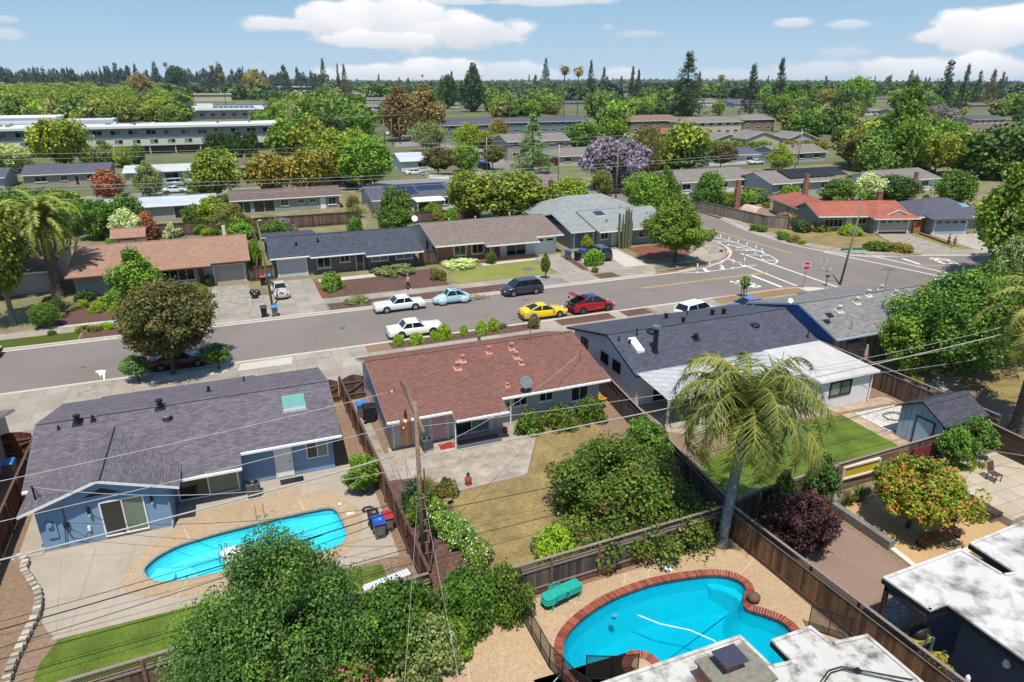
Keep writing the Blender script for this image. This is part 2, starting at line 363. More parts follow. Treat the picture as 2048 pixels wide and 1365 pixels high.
# the road, with the crossing street and its bend to the right
road = MB()
road.poly([(x, y, RZ) for x, y in [(-400, 56.9), (56, 56.9), (60.2, 55.4), (61.4, 52), (61.4, -60), (73.6, -60), (74.4, 44), (76.5, 49), (80, 51), (140, 28.5), (144, 39.5), (94.3, 58.6), (83.6, 62.8), (77.5, 64.2), (74.3, 69), (73, 75), (73.6, 84), (76, 94),
                                (77, 114), (76, 148), (78, 205), (66, 205), (65, 160), (64, 120), (64.6, 84), (63.9, 79), (62.5, 74.5), (59.4, 71.2), (54, 68.6), (45, 67.7), (-400, 67.7)]])
setting('road', road, ASPH)
sheet('back_road', ASPH2, rect(-400, 149, 65, 160), RZ+.01)
sheet('far_road', ASPH2, [W(780, 330), W(800, 255), W(850, 262), W(900, 290), W(1000, 300), W(1010, 330), W(900, 325)], RZ+.012)
sheet('lane', ASPH2, [W(268, 242), W(292, 204), W(302, 204), W(300, 242)], RZ+.012)

# blocks of ground the lots lie on, with holes where the pools are
def ring(mb, loop, outer, z, m=0):
    """sheet between a closed loop and an outline round it, seen from the loop's middle"""
    cx = sum(p[0] for p in loop)/len(loop); cy = sum(p[1] for p in loop)/len(loop); out = []
    angs = []
    for p in loop:
        a = math.atan2(p[1]-cy, p[0]-cx); dx, dy = math.cos(a), math.sin(a); best = None
        for i in range(len(outer)):
            (x1, y1), (x2, y2) = outer[i], outer[(i+1) % len(outer)]; ex, ey = x2-x1, y2-y1; det = -dx*ey+dy*ex
            if abs(det) < 1e-9: continue
            t = (-(x1-cx)*ey+(y1-cy)*ex)/det; u = (dx*(y1-cy)-dy*(x1-cx))/det
            if t > 0 and -1e-6 <= u <= 1+1e-6 and (best is None or t < best): best = t
        out.append((cx+dx*best, cy+dy*best)); angs.append(a)
    n = len(loop)
    for i in range(n):
        j = (i+1) % n; pts = [loop[i], out[i]]
        a0, a1 = angs[i], angs[j]; d = (a1-a0+math.pi) % (2*math.pi)-math.pi; sg = 1 if d > 0 else -1; cs = []
        for c in outer:                              # keep the outline's corners, in their order
            e = ((math.atan2(c[1]-cy, c[0]-cx)-a0+math.pi) % (2*math.pi)-math.pi)*sg
            if 1e-6 < e < abs(d)-1e-6: cs.append((e, c))
        pts += [c for e, c in sorted(cs)]
        pts += [out[j], loop[j]]
        if len(set((round(x, 5), round(y, 5)) for x, y in pts)) == len(pts): mb.poly([(x, y, z) for x, y in ccw(pts)], m)
P1 = smooth_loop([(-6.35, 31.1), (-6.0, 30.3), (-5.2, 29.8), (-4.0, 29.65), (-2.2, 29.6), (0, 29.5), (1.6, 29.35), (2.7, 29.6), (3.05, 30.4), (3.05, 31.4), (2.75, 32.9), (1.6, 33.1), (0, 33.1), (-1.6, 33.0), (-3.0, 32.9), (-4.0, 32.75), (-4.8, 32.6), (-5.6, 32.2), (-6.1, 31.7)], 4)
P2 = smooth_loop([(9.75, 18.0), (9.85, 18.9), (10.4, 19.8), (11.5, 20.5), (13.2, 21.05), (15.2, 21.25), (16.9, 21.1), (18.6, 20.7), (19.4, 20.1), (19.45, 19.4), (18.75, 18.75), (18.6, 18.3), (19.1, 17.7), (19.5, 17.0), (19.3, 15.6), (18.2, 14.9), (16.5, 14.6), (14.2, 14.8), (13.1, 15.5), (13.35, 16.9), (13.2, 17.75), (12.55, 18.15), (11.95, 17.75), (11.7, 17.1), (10.9, 16.7), (10.1, 17.1)], 5)
blk = MB()
for r in [(-400, -60, 62, 10), (-400, 10, 8.3, 22.4), (21.3, 10, 62, 22.4), (-400, 22.4, 62, 27.7), (-400, 27.7, -9.5, 34.4), (5.2, 27.7, 62, 34.4), (-400, 34.4, 56, 56.7)]:
    blk.box(r[0], r[1], -.155, r[2], r[3], 0 if r[3] != 56.7 else 0)
blk.prism([(56, 34.4), (61.2, 34.4), (61.2, 52), (60.0, 55.2), (56, 56.7)], -.155, 0)
setting('near_yards', blk, SOIL)
m = MB(); ring(m, P1, rect(-9.5, 27.7, 5.2, 34.4), 0); setting('pool_patio', m, PATIO)
m = MB(); ring(m, P2, rect(8.3, 10, 21.3, 22.4), 0); setting('pool_terrace', m, PEB2)
m = MB(); ring(m, P1, smooth_loop([(-7.25, 30.8), (-6.8, 32.1), (-5.8, 33.6), (-5.0, 34.2), (-3.6, 34.38), (-.9, 34.38), (1.0, 34.6), (2.3, 34.9), (3.2, 34.0), (3.95, 32.6), (3.95, 30.8), (3.1, 28.9), (1, 28.4), (-1.2, 28.3), (-3.8, 28.25), (-5.6, 28.9), (-6.8, 29.6)], 4), .006); setting('pebble_deck', m, PEB)
sheet('side_patio', PATIO, [(-12.2, 34.4), (-11.1, 32.3), (-10.5, 31.2), (-10.15, 30), (-10.1, 29), (-9.7, 28.2), (-9.3, 27.8), (-9.3, 34.4)], .005)
sheet('house_patio', PATIO, [(-5.1, 34.4), (4.9, 34.4), (4.9, 37.2), (-5.1, 37.2)], .005)
sheet('pebble_strip', PEB, [(-5, 34.38), (-1, 34.38), (1.2, 34.7), (1.4, 35.9), (-.6, 35.6), (-5, 35.1)], .009)
sheet('far_block', DIRTP, [(-400, 67.9), (45, 67.9), (54, 68.8), (59.2, 71.4), (62.3, 74.6), (63.7, 79), (64.4, 84), (64, 120), (64, 148), (-400, 148)], 0)
m = MB(); m.poly([(x, y, 0) for x, y in ccw([(74.6, 69), (73.3, 75), (73.8, 84), (76.2, 94), (77.2, 114), (76.5, 148), (200, 148), (200, 19), (144.2, 39.8), (94.4, 59), (83.7, 63.2), (78, 64.6)])]); setting('right_block', m, DIRTP)
sheet('back_block', FIELD, rect(-400, 160.5, 64, 245), 0)

# kerbs: a light lip and a real step
def kerb(name, path, mt=CONCW, w=.32, z0=RZ-.03, z1=.012, lip=.35):
    mb = MB()
    for a, b in zip(path, path[1:]):
        a, b = Vector((*a, 0)), Vector((*b, 0)); d = (b-a).normalized(); n = Vector((-d.y, d.x, 0))
        q = [a, b, b+n*w, a+n*w]; mb.prism([(p.x, p.y) for p in q], z0, z1)
        if lip: q = [a-n*lip, b-n*lip, b-n*.002, a-n*.002]; mb.poly([(p.x, p.y, RZ+.006) for p in q], 0)
    return setting(name, mb, mt)
near_k = [(-400, 57.0), (56, 57.0), (58.6, 56.4), (60.3, 55.2), (61.4, 52), (61.4, 0)]
kerb('near_kerb', near_k[::-1])
far_k = [(-400, 67.55), (45, 67.55), (50, 67.6), (54, 68.5), (57, 69.6), (59.4, 71.2), (61.2, 72.9), (62.5, 74.5), (63.4, 76.6), (63.9, 79), (64.4, 84), (64, 120), (64.2, 148)]
kerb('far_kerb', far_k)
right_k = [(76.3, 94), (73.7, 84), (73.1, 75), (73.5, 72), (74.4, 69), (75.6, 66.5), (77.6, 64.5), (83.6, 62.9), (94.3, 58.7), (144, 39.7)]
kerb('right_kerb', [p for p in right_k][::-1][::-1])
kerb('back_kerb', [(-400, 148.2), (64, 148.2)][::-1], lip=0); kerb('back_kerb', [(-400, 160.2), (64, 160.2)], lip=0)
def strip(name, path, w, mt, z, side=1):
    mb = MB()
    for a, b in zip(path, path[1:]):
        a, b = Vector((*a, 0)), Vector((*b, 0)); d = (b-a).normalized(); n = Vector((-d.y, d.x, 0))*side
        mb.poly([(p.x, p.y, z) for p in ([a, b, b+n*w, a+n*w] if side > 0 else [a, a+n*w, b+n*w, b])])
    return setting(name, mb, mt)
# painted kerbs
strip('red_kerb', [(45.9, 67.54), (49.3, 67.58)], .2, REDP, .016); strip('red_kerb', [(54.2, 68.56), (57, 69.6), (59.4, 71.2), (61.1, 72.8)], .2, REDP, .016)
for a, b in (((73.15, 75), (73.5, 72)), ((73.5, 72), (74.35, 69.2)), ((79.5, 64), (84.5, 62.5))): strip('red_kerb', [a, b], .22, REDP, .016)
strip('red_kerb', [(58.4, 56.5), (56, 57.0), (46.2, 57.0)], .22, REDPF, .016)
# ---- pavements and verges, near side
sheet('pavement', CONC, rect(-400, 47.2, 8.9, 56.68), .006)
sheet('pavement', CONC, rect(8.9, 52.9, 37.9, 54.9), .006); sheet('pavement', CONC, rect(37.9, 47.9, 45.8, 56.68), .006)
sheet('pavement', CONC, rect(45.8, 52.9, 57.5, 54.9), .006); sheet('pavement', CONCW, [(57.5, 52.9), (60.8, 53.2), (59.9, 55.1), (58.4, 56.2), (57.5, 56.5)], .006)
sheet('mulch_verge', MULCH, rect(11.0, 55.0, 24.9, 56.66), .01); sheet('mulch_verge', MULCH, rect(27.4, 55.0, 33.2, 56.66), .01); sheet('mulch_verge', MULCH, rect(34.6, 55.0, 37.4, 56.66), .01)
sheet('verge_path', PATIO, rect(25.1, 54.9, 27.2, 56.66), .008); sheet('verge_path', PATIO, rect(33.3, 54.9, 34.5, 56.66), .008)
sheet('dry_verge', DRYG2, rect(46.0, 55.0, 57.3, 56.5), .01)
sheet('mulch_bed', MULCH, rect(9.1, 49.2, 22.4, 52.8), .01)
for k, (x, y, w, h) in enumerate([(-12.8, 54.3, 2.0, 2.1), (-8, 54.9, 5.6, 1.6), (-1.6, 54.9, 4.2, 1.5), (4.2, 54.9, 1.5, 1.6), (6.4, 52.4, 2.2, 2), (-14, 50.4, 2.6, 1.9)]):
    sheet('paving_patch', [CONCD, GRAVW, CONCW, CONCD, CONCP, CONCD][k], [(x, y), (x+w, y), (x+w+.2, y+h), (x+.3, y+h)], .01)
# ---- far side
sheet('pavement', CONC, rect(-400, 70.3, 38.2, 72.2), .006); sheet('pavement', CONC, rect(38.2, 70.3, 55, 71.5), .006)
sheet('groundcover_verge', leafmat('groundcover', (98, 116, 50)), rect(-26, 67.9, -14.8, 70.2), .03)
sheet('mulch_verge', MULCH, rect(-14.6, 67.9, -6.2, 70.25), .01); sheet('mulch_verge', MULCH, rect(7.6, 67.9, 28.4, 70.2), .01)
sheet('driveway', CONC, [(-3.9, 67.9), (7.4, 67.9), (7.4, 70.3), (7.2, 81), (3.4, 81), (3.0, 76), (.4, 76), (.4, 70.3), (-3.9, 70.3)], .008)
sheet('driveway', CONCD, rect(-3.7, 72.2, .3, 81.2), .01)
sheet('mulch_bed', MULCH, [(-19, 72.4), (-5.4, 72.4), (-5.0, 80.5), (-17.4, 80.5)], .01); sheet('gravel_edge', GRAVW, rect(-5, 72.2, -3.9, 80), .012); sheet('gravel_edge', GRAVW, rect(-18.6, 72.2, -7, 72.7), .014)
sheet('mulch_bed', MULCH, [(7.9, 72.3), (21.5, 72.3), (21.9, 80), (7.9, 80)], .01)
sheet('brick_path', MULCHR, rect(7.3, 72.3, 7.9, 79), .013); sheet('porch_path', CONCW, rect(7.9, 78.8, 14.4, 80.2), .014)
sheet('dry_lawn', LAWNM, [(22.6, 72.3), (34.6, 72.4), (35.2, 75), (34.4, 78.9), (28, 78.6), (23, 77.8)], .012)
sheet('driveway', CONC, [(35.3, 70.3), (38.6, 70.3), (39.6, 80.9), (35.6, 80.9)], .008); sheet('driveway', CONC, rect(34.6, 67.9, 38.6, 70.3), .008)
sheet('pebble_verge', GRAV, rect(28.6, 67.95, 34.5, 70.2), .01); sheet('front_path', CONCW, [(28, 78.8), (35.5, 79.2), (35.5, 80), (28, 80)], .014)
sheet('mulch_bed', MULCH, [(38.6, 72.3), (39.4, 72.3), (40.2, 80), (39.2, 80)], .012)
sheet('driveway', CONC, [(41.6, 67.9), (46.4, 67.9), (47.6, 70.3), (48.3, 80.8), (40.8, 80.8), (39.6, 72.4), (38.6, 70.3), (41.4, 70.3)], .008)
sheet('driveway', CONCW, [(44.2, 71.6), (47.4, 71.6), (48, 80.4), (45.6, 80.4)], .012)
sheet('mulch_verge', MULCH, rect(38.8, 68.1, 41.4, 70.0), .012)
sheet('red_mulch_bed', MULCHR, [(49.2, 73.6), (54, 73.2), (56.6, 75.2), (57.6, 78), (56, 80.6), (49.6, 80.6)], .012)
sheet('corner_pavement', CONC, [(55, 69.6), (57.2, 70.2), (59, 71.4), (60.8, 73.2), (62.3, 75.6), (63.2, 79), (63.6, 84), (61.6, 84), (61.2, 79.6), (59.9, 76), (57.9, 73.5), (55.4, 72)], .01)
sheet('gravel_bed', PATIO, [(54.2, 73.0), (56, 72.4), (58.8, 74.2), (60.2, 77.5), (57, 80.6), (56.2, 80.6), (57.8, 78), (56.8, 75.0)], .013)
sheet('drain_grate', mat('iron', (60, 60, 62), rough=.6, metal=.4), [(60.6, 73.6), (61.6, 74.6), (61.2, 74.9), (60.2, 73.9)], .014)
sheet('corner_dirt', SOIL, [(48.5, 68.2), (54.5, 69.2), (54.5, 70.2), (48.5, 70.2)], .012)
sheet('pavement', CONC, [(64, 84), (64, 148), (62.2, 148), (62.2, 84)], .008)
# ---- right block
sheet('pavement', CONC, [(74.9, 69.4), (76.8, 69.8), (75.2, 75), (75.6, 84), (78.4, 94), (76.6, 94), (74, 84), (73.6, 75)], .006)
sheet('pavement', CONC, [(75.2, 69), (76.2, 67), (78.2, 65.1), (84, 63.6), (94.6, 59.4), (144, 40.3), (144.8, 42.2), (95.4, 61.3), (84.6, 65.5), (79, 67.2), (77, 69.9)], .006)
sheet('dry_lawn', DRYG, [(76.4, 76), (77.2, 70.4), (79.4, 67.6), (84.6, 66), (85.6, 67.2), (90, 74.6), (84, 79.6), (83.8, 82), (79.5, 90), (77.2, 84)], .01)
sheet('driveway', CONCD, [(84.6, 63.4), (90.6, 61.2), (94.3, 72.6), (89.6, 74.6)], .01); sheet('verge_grass', LAWNM, [(90.9, 63), (92.3, 62.6), (95.6, 71.2), (94.4, 72)], .012)
sheet('driveway', CONCP, [(93.6, 60.4), (103, 56.8), (104.5, 69), (97, 71)], .01); sheet('green_strip', LAWN, [(92.6, 64.2), (93.4, 63.9), (96.6, 71.4), (95.8, 71.6)], .09)
sheet('dry_grass', DRYG2, [(77.4, 88), (83, 86), (88, 98), (79.4, 98)], .01); sheet('shaded_lawn', LAWN, [(104.2, 58.2), (122, 51), (126, 62), (106.5, 70)], .01)
sheet('drain_grate', MATS['iron'], [(76.2, 66.1), (77.6, 65.3), (77.9, 65.7), (76.5, 66.5)], .012)

# ---- painted markings
def line(a, b, w=.14, mt=WHITEP, z=RZ+.012, name='road_marking'):
    a, b = Vector((*a, 0)), Vector((*b, 0)); d = (b-a).normalized(); n = Vector((-d.y, d.x, 0))*w/2
    return setting(name, MB().poly([(p.x, p.y, z) for p in (a-n, b-n, b+n, a+n)]), mt)
line((41.3, 63.3), (59.2, 63.4), .16, YELP); line((41.3, 63.05), (59.2, 63.15), .1, YELP)
line((68.7, 98), (69.0, 69.6), .16, YELP); line((69.0, 98), (69.3, 69.6), .1, YELP)
line((79.4, 58.7), (101, 51.5), .2, YELP); line((69.6, 50.6), (67.4, 30), .16, YELP)
line((59.2, 70.6), (58.1, 55.5), .24); line((62.8, 72.6), (62.2, 55.3), .24); line((56.5, 62.9), (56.3, 57.6), .4)
line((78.1, 64.3), (79.7, 52.2), .24); line((73.8, 68.9), (77.4, 53.2), .24); line((80.6, 62.2), (80.0, 59.1), .4)
sheet('road_marking', WHITEP, [(66, 72), (66.4, 72), (64.8, 76), (64.6, 76)], RZ+.01)
def curve_line(pts, w=.14, z=RZ+.014):
    mb = MB()
    for i in range(len(pts)-1):
        a, b = Vector((*pts[i], 0)), Vector((*pts[i+1], 0)); d = (b-a).normalized(); n = Vector((-d.y, d.x, 0))*w/2
        mb.poly([(p.x, p.y, z+(i % 2)*.001) for p in (a-n, b-n, b+n, a+n)])
    return setting('road_marking', mb, WHITEP)
bulb = [(49.5, 66.9), (52, 66.3), (56, 66.4), (60.4, 66.7), (62.2, 67.4), (63.6, 68.8), (64.6, 70.6), (65.4, 73.5), (65.9, 77.2), (65.9, 80), (65.3, 83)]
curve_line(bulb[:4], .15); curve_line([(62.2, 66.4), (63.4, 66.5), (64.6, 67.5), (65.3, 69.4), (66, 73), (66.4, 77.2), (66.3, 81), (65.5, 84)], .15)
for a, b in [((52.6, 66.4), (53.3, 67.9)), ((55.2, 66.5), (56.2, 68.3)), ((58.6, 66.7), (59.3, 68.9))]: line(a, b, .42)
for a, b in [((63, 68.4), (64.7, 67.4)), ((62.4, 71.9), (65.6, 70)), ((63.4, 74.4), (66, 72.6)), ((64.2, 77.2), (66.3, 75.4)), ((64.7, 80.2), (66.3, 78.4)), ((64.9, 83), (66.3, 81))]: line(a, b, .2)
curve_line([(75.9, 53.6), (74.4, 53), (73.2, 51.5), (72.7, 49.6), (72.8, 47)], .2); curve_line([(78.2, 54.3), (82, 53.2), (90, 50.3), (101, 46.3)], .18)
for a, b in [((74.9, 51.8), (73.3, 51.6)), ((79, 53.8), (78.8, 52.2)), ((82.5, 52.9), (81.9, 51)), ((87, 51.3), (86.4, 49.4)), ((91.5, 49.6), (91, 47.9))]: line(a, b, .3)
for cx, cy, r in [(70.2, 65.2, .55), (68.8, 63.9, .4), (67.5, 62.1, .6), (71.3, 60.6, .3), (51.6, 66.9, .3)]:
    m = MB(); m.poly([(cx+r*math.cos(a*math.pi/8), cy+r*math.sin(a*math.pi/8), RZ+.012) for a in range(16)]); m.poly([(cx+.5*r*math.cos(a*math.pi/8), cy+.5*r*math.sin(a*math.pi/8), RZ+.016) for a in range(16)], 1)
    setting('manhole_cover', m, [mat('cover_ring', (150, 146, 140)), MATS['iron']])
def text_on(name, s, size, M, mt, parent=None, ext=.0):
    cu = bpy.data.curves.new(name, 'FONT'); cu.body = s; cu.size = size; cu.extrude = ext; cu.align_x = 'CENTER'; cu.align_y = 'CENTER'; cu.offset = size*.015
    o = bpy.data.objects.new(name, cu); COL.objects.link(o); dg = bpy.context.evaluated_depsgraph_get(); me = bpy.data.meshes.new_from_object(o.evaluated_get(dg))
    bpy.data.objects.remove(o); me.transform(M); me.materials.clear(); me.materials.append(mt)
    q = bpy.data.objects.new(name, me); COL.objects.link(q); q.parent = parent; return q
t = text_on('road_marking', 'STOP', 1.6, Matrix.Translation((53.2, 60.2, RZ+.014)) @ Matrix.Rotation(R(-90), 4, 'Z') @ Matrix.Diagonal((.85, 1.9, 1, 1)), WHITEP); t['kind'] = 'structure'
t = text_on('road_marking', 'STOP', 1.6, Matrix.Translation((84.6, 59.2, RZ+.014)) @ Matrix.Rotation(R(70), 4, 'Z') @ Matrix.Diagonal((.85, 1.9, 1, 1)), WHITEP); t['kind'] = 'structure'
# oil stains and tar on the road
rr = random.Random(5)
sheet('paint_spill', WHITEP, smooth_loop([W(190, 740), W(210, 738), W(209, 746), W(209, 757), W(206, 756), W(205, 748), W(201, 749), W(200, 752), W(197, 746)], 3), RZ+.012)
for k in range(9):
    x, y = rr.uniform(-18, 55), rr.uniform(58.5, 66); r = rr.uniform(.15, .5)
    sheet('road_stain', mat('stain', (92, 90, 89), (84, 82, 81)), smooth_loop([(x+r*rr.uniform(.6, 1.2)*math.cos(a), y+.6*r*rr.uniform(.6, 1.2)*math.sin(a)) for a in (0, 1, 2, 3, 4, 5)], 3), RZ+.009+k*.0004)
# ---- back gardens
sheet('green_lawn', LAWN, [(-9.25, 27.65), (-9.7, 26.4), (-9.8, 23.0), (3.5, 23.65), (4.2, 24.2), (4.3, 27.3), (1.5, 27.65)], .012)
sheet('yard_patio', PATIO2, [(6.9, 37.6), (6.2, 37.6), (6.2, 34.6), (8.1, 34.0), (9.7, 31.95), (13.9, 32.1), (16.7, 36.9), (16.4, 38.2), (6.9, 38.2)], .008)
for a, b in [((9.5, 37.2), (8.1, 34.0)), ((9.5, 37.2), (10.2, 31.95)), ((9.5, 37.2), (13.9, 32.1)), ((14.2, 37.2), (9.7, 31.95)), ((14.2, 37.2), (13.9, 32.1)), ((14.2, 37.2), (16.5, 36.0)), ((9.7, 31.95), (13.9, 32.1)), ((13.9, 32.1), (16.7, 36.9)), ((9.5, 37.2), (14.2, 37.2))]: line(a, b, .045, CONCP, .012, 'patio_joint')
sheet('side_path', CONCD, rect(5.85, 34.4, 6.6, 46), .01)
sheet('dry_lawn', DRYG, [(9.0, 31.4), (9.9, 31.7), (13.95, 31.9), (16.9, 36.8), (20.6, 36.9), (21.0, 34), (20.8, 23.6), (9.5, 23.6), (8.9, 26)], .012)
sheet('flower_bed', MULCH, [(6.0, 23), (8.8, 23), (8.6, 27), (8.9, 31.4), (7.9, 34), (6.1, 34.5)], .009)
sheet('green_lawn', LAWN, [(29.9, 31.6), (37.3, 30.9), (37.2, 24.2), (22.2, 24), (24, 29)], .012)
sheet('stone_path', mat('paver', (178, 158, 132), (156, 136, 112), kind='shingle', p=(.6, .3, .01), c3=(120, 106, 90), mottle=.1), [(37.3, 30.9), (38.2, 30.9), (38.2, 24.3), (37.2, 24.3)], .016)
sheet('stone_path', MATS['paver'], [(30, 31.7), (40.9, 31.0), (42.6, 30.9), (42.6, 32), (30, 32.6)], .018)
sheet('yard_patio', PATIO, [(26, 32.4), (35.8, 32.4), (35.8, 37.4), (25, 37.4), (24.6, 33.4)], .01)
sheet('gravel_bed', GRAVW, [(38.3, 30.8), (42.4, 30.7), (42.4, 27.6), (38.3, 27.9)], .014)
sheet('paved_yard', PATIO, rect(43.4, 31, 50, 37.2), .008); sheet('dry_lawn', DRYG, rect(50, 22, 60.6, 38), .009); sheet('soil_bed', SOILD, [(22.5, 22), (27.4, 22.3), (27.4, 17.4), (22.2, 16.0)], .01)
sheet('gravel_bed', GRAV, [(22.2, 15.6), (27.6, 17.2), (27.6, 16.2), (24.2, 15.0), (22.2, 14.8)], .012)
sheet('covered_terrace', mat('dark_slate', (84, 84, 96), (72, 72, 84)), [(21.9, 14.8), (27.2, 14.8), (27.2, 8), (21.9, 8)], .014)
sheet('granite_yard', SAND, [(28.3, 22.6), (35.2, 22.4), (35.2, 17.8), (27.7, 17.4)], .012)
sheet('planted_bed', SOIL, rect(34, 22.6, 42, 24), .01)
for (a, b) in [((10.9, 22.2), (12.6, 20.9)), ((16.0, 22.2), (15.6, 21.6)), ((8.4, 17.6), (9.6, 18.3)), ((19.7, 20.2), (21.2, 20.9)), ((14.8, 22.3), (14.2, 21.5))]: line(a, b, .035, CONCW, .006, 'deck_joint')
for (a, b) in [((5.6, 18.8), (9.0, 15.6)), ((6.6, 21.6), (5.4, 17))]: line(a, b, .035, CONCW, .016, 'deck_joint')
sheet('pebble_terrace', PEB2, [(2.8, 21.4), (5.8, 21.8), (8.0, 22.4), (8.3, 22.4), (8.3, 8), (1, 8), (1.6, 20)], .01)
for (a, b) in [((-4.7, 33.9), (-4.4, 32.8)), ((-7.2, 31.0), (-6.4, 31.0)), ((-4.4, 29.6), (-4.8, 28.5)), ((1.3, 33.1), (1.1, 34.6)), ((3.0, 32.6), (3.9, 33.2))]: line(a, b, .04, CONCW, .012, 'deck_joint')
for (a, b) in [((-8.7, 34), (-8.9, 27.8)), ((-6.9, 33.4), (-7.6, 27.8)), ((-10.2, 33.9), (-9.4, 28)), ((-3.8, 28.2), (-3.9, 27.7)), ((-12, 34.2), (-7, 32.8)), ((-10.1, 30.4), (-7.4, 30))]: line(a, b, .03, CONCD, .007, 'patio_joint')
# ================================================================== HOUSES
GLASS = mat('window_glass', (34, 40, 44), (26, 30, 34), kind='flat', rough=.06, spec=.6, mottle=0)
GLASSB = mat('window_glass_blind', (122, 130, 126), (104, 112, 108), scale=2, kind='flat', rough=.12, spec=.6, mottle=.1)
GLASSG = mat('curtain_behind_glass', (112, 128, 112), (84, 102, 88), scale=3, kind='flat', rough=.1, spec=.6, mottle=.2, mscale=1.5)
GLASSD = mat('dark_room_glass', (52, 54, 52), (34, 36, 36), scale=.9, kind='flat', rough=.07, spec=.6)
WHT = paint('white_trim', (222, 222, 218)); CREAM = paint('cream_trim', (204, 196, 180)); BLK = paint('black_trim', (34, 34, 38)); BROWN = paint('brown_trim', (92, 52, 44))
DKMET = gloss('dark_metal', (38, 40, 44), .45, .5, 0); GALV = mat('galvanised', (150, 152, 152), (120, 122, 124), scale=6, rough=.45, metal=.6, spec=.5)
TERRA = paint('pink_vent_paint', (186, 132, 116), mottle=.25, mscale=2); VENTW = paint('cream_vent', (190, 184, 170), mottle=.2, mscale=2)
BRICK = mat('red_brick', (150, 74, 56), (120, 54, 42), kind='brick', p=(.21, .07, .008), c3=(168, 156, 144))
def sh(name, a, b, w=.33, h=.135): return mat(name, a, b, kind='shingle', p=(w, h, .009), rough=.92, mottle=.1, mscale=.8, spec=.2)

def V3(*a): return Vector(a)
def opening(par, name, o, u, n, w, h, fm=None, gm=None, splits=2, hs=1, fw=.06, sill=False, d=.07, label=None, panes=None):
    """a window or glazed door whose lower left corner is o, on the wall that runs along u and faces n"""
    fm = fm or WHT; gm = gm or GLASS; o, u, n = V3(*o), V3(*u), V3(*n); z = V3(0, 0, 1); f = MB()
    def bar(a, b, c, e, dd=d): f.solid([p+q for q in (n*.002, n*dd) for p in (o+u*a+z*b, o+u*c+z*b, o+u*c+z*e, o+u*a+z*e)], [(0, 3, 2, 1), (4, 5, 6, 7), (0, 1, 5, 4), (1, 2, 6, 5), (2, 3, 7, 6), (3, 0, 4, 7)])
    bar(0, 0, w, fw); bar(0, h-fw, w, h); bar(0, fw, fw, h-fw); bar(w-fw, fw, w, h-fw)
    for i in range(1, splits): bar(w*i/splits-fw*.4, fw, w*i/splits+fw*.4, h-fw, d*.9)
    for i in range(1, hs): bar(fw, h*i/hs-fw*.3, w-fw, h*i/hs+fw*.3, d*.8)
    if sill: bar(-.08, -.07, w+.08, 0, d+.06)
    fr = part(name, f, fm, par, label); g = MB(); N = splits
    for i in range(N):
        a, b = w*i/N+.01, w*(i+1)/N-.01; a = max(a, fw*.5); b = min(b, w-fw*.5)
        g.poly([o+n*.025+u*a+z*fw*.5, o+n*.025+u*b+z*fw*.5, o+n*.025+u*b+z*(h-fw*.5), o+n*.025+u*a+z*(h-fw*.5)], i if panes else 0)
    part('pane', g, panes or gm, fr); return fr
def door(par, o, u, n, w=.95, h=2.05, m=None, name='door', fm=None, panels=0, label=None):
    m = m or WHT; fm = fm or WHT; o, u, n = V3(*o), V3(*u), V3(*n); z = V3(0, 0, 1); q = []
    def slabx(mb, a, b, c, e, d0, d1): mb.solid([p+q for q in (n*d0, n*d1) for p in (o+u*a+z*b, o+u*c+z*b, o+u*c+z*e, o+u*a+z*e)], [(0, 3, 2, 1), (4, 5, 6, 7), (0, 1, 5, 4), (1, 2, 6, 5), (2, 3, 7, 6), (3, 0, 4, 7)])
    l = MB(); slabx(l, .07, .02, w-.07, h-.07, .003, .045)
    if panels:
        for i in range(panels): slabx(l, .16, .08+i*(h-.15)/panels, w-.16, (i+1)*(h-.15)/panels-.04, .045, .055)
    D = part(name, l, m, par, label); f = MB(); slabx(f, 0, 0, .07, h, .002, .07); slabx(f, w-.07, 0, w, h, .002, .07); slabx(f, .07, h-.07, w-.07, h, .002, .07)
    part('door_frame', f, fm, D)
    if name == 'door': k = MB(); k.ball(o+u*(w-.16)+z*1.0+n*.09, .04, n=8); part('handle', k, DKMET, D)
    return D
def garage(par, o, u, n, w=4.9, h=2.15, m=None, lights=0, ajar=0., label=None, fm=None):
    m = m or WHT; o, u, n = V3(*o), V3(*u), V3(*n); z = V3(0, 0, 1); l = MB(); N = 4
    def slabx(mb, a, b, c, e, d0, d1, mi=0): mb.solid([p+q for q in (n*d0, n*d1) for p in (o+u*a+z*b, o+u*c+z*b, o+u*c+z*e, o+u*a+z*e)], [(0, 3, 2, 1), (4, 5, 6, 7), (0, 1, 5, 4), (1, 2, 6, 5), (2, 3, 7, 6), (3, 0, 4, 7)], mi)
    for i in range(N): slabx(l, .06, ajar+(h-ajar)*i/N+.012, w-.06, ajar+(h-ajar)*(i+1)/N-.008, .02, .05)
    slabx(l, .05, ajar, w-.05, h, .004, .03)
    D = part('garage_door', l, m, par, label); f = MB(); slabx(f, -.1, 0, .05, h+.1, .002, .08); slabx(f, w-.05, 0, w+.1, h+.1, .002, .08); slabx(f, .05, h, w-.05, h+.1, .002, .08); part('door_frame', f, fm or WHT, D)
    if ajar: g = MB(); slabx(g, .05, 0, w-.05, ajar, .003, .012); part('dark_gap', g, BLK, D)
    if lights:
        g = MB()
        for i in range(lights): a = w*(i+.18)/lights; slabx(g, a, h*.8, a+w/lights*.64, h*.93, .05, .058)
        part('door_light', g, GLASS, D)
    return D
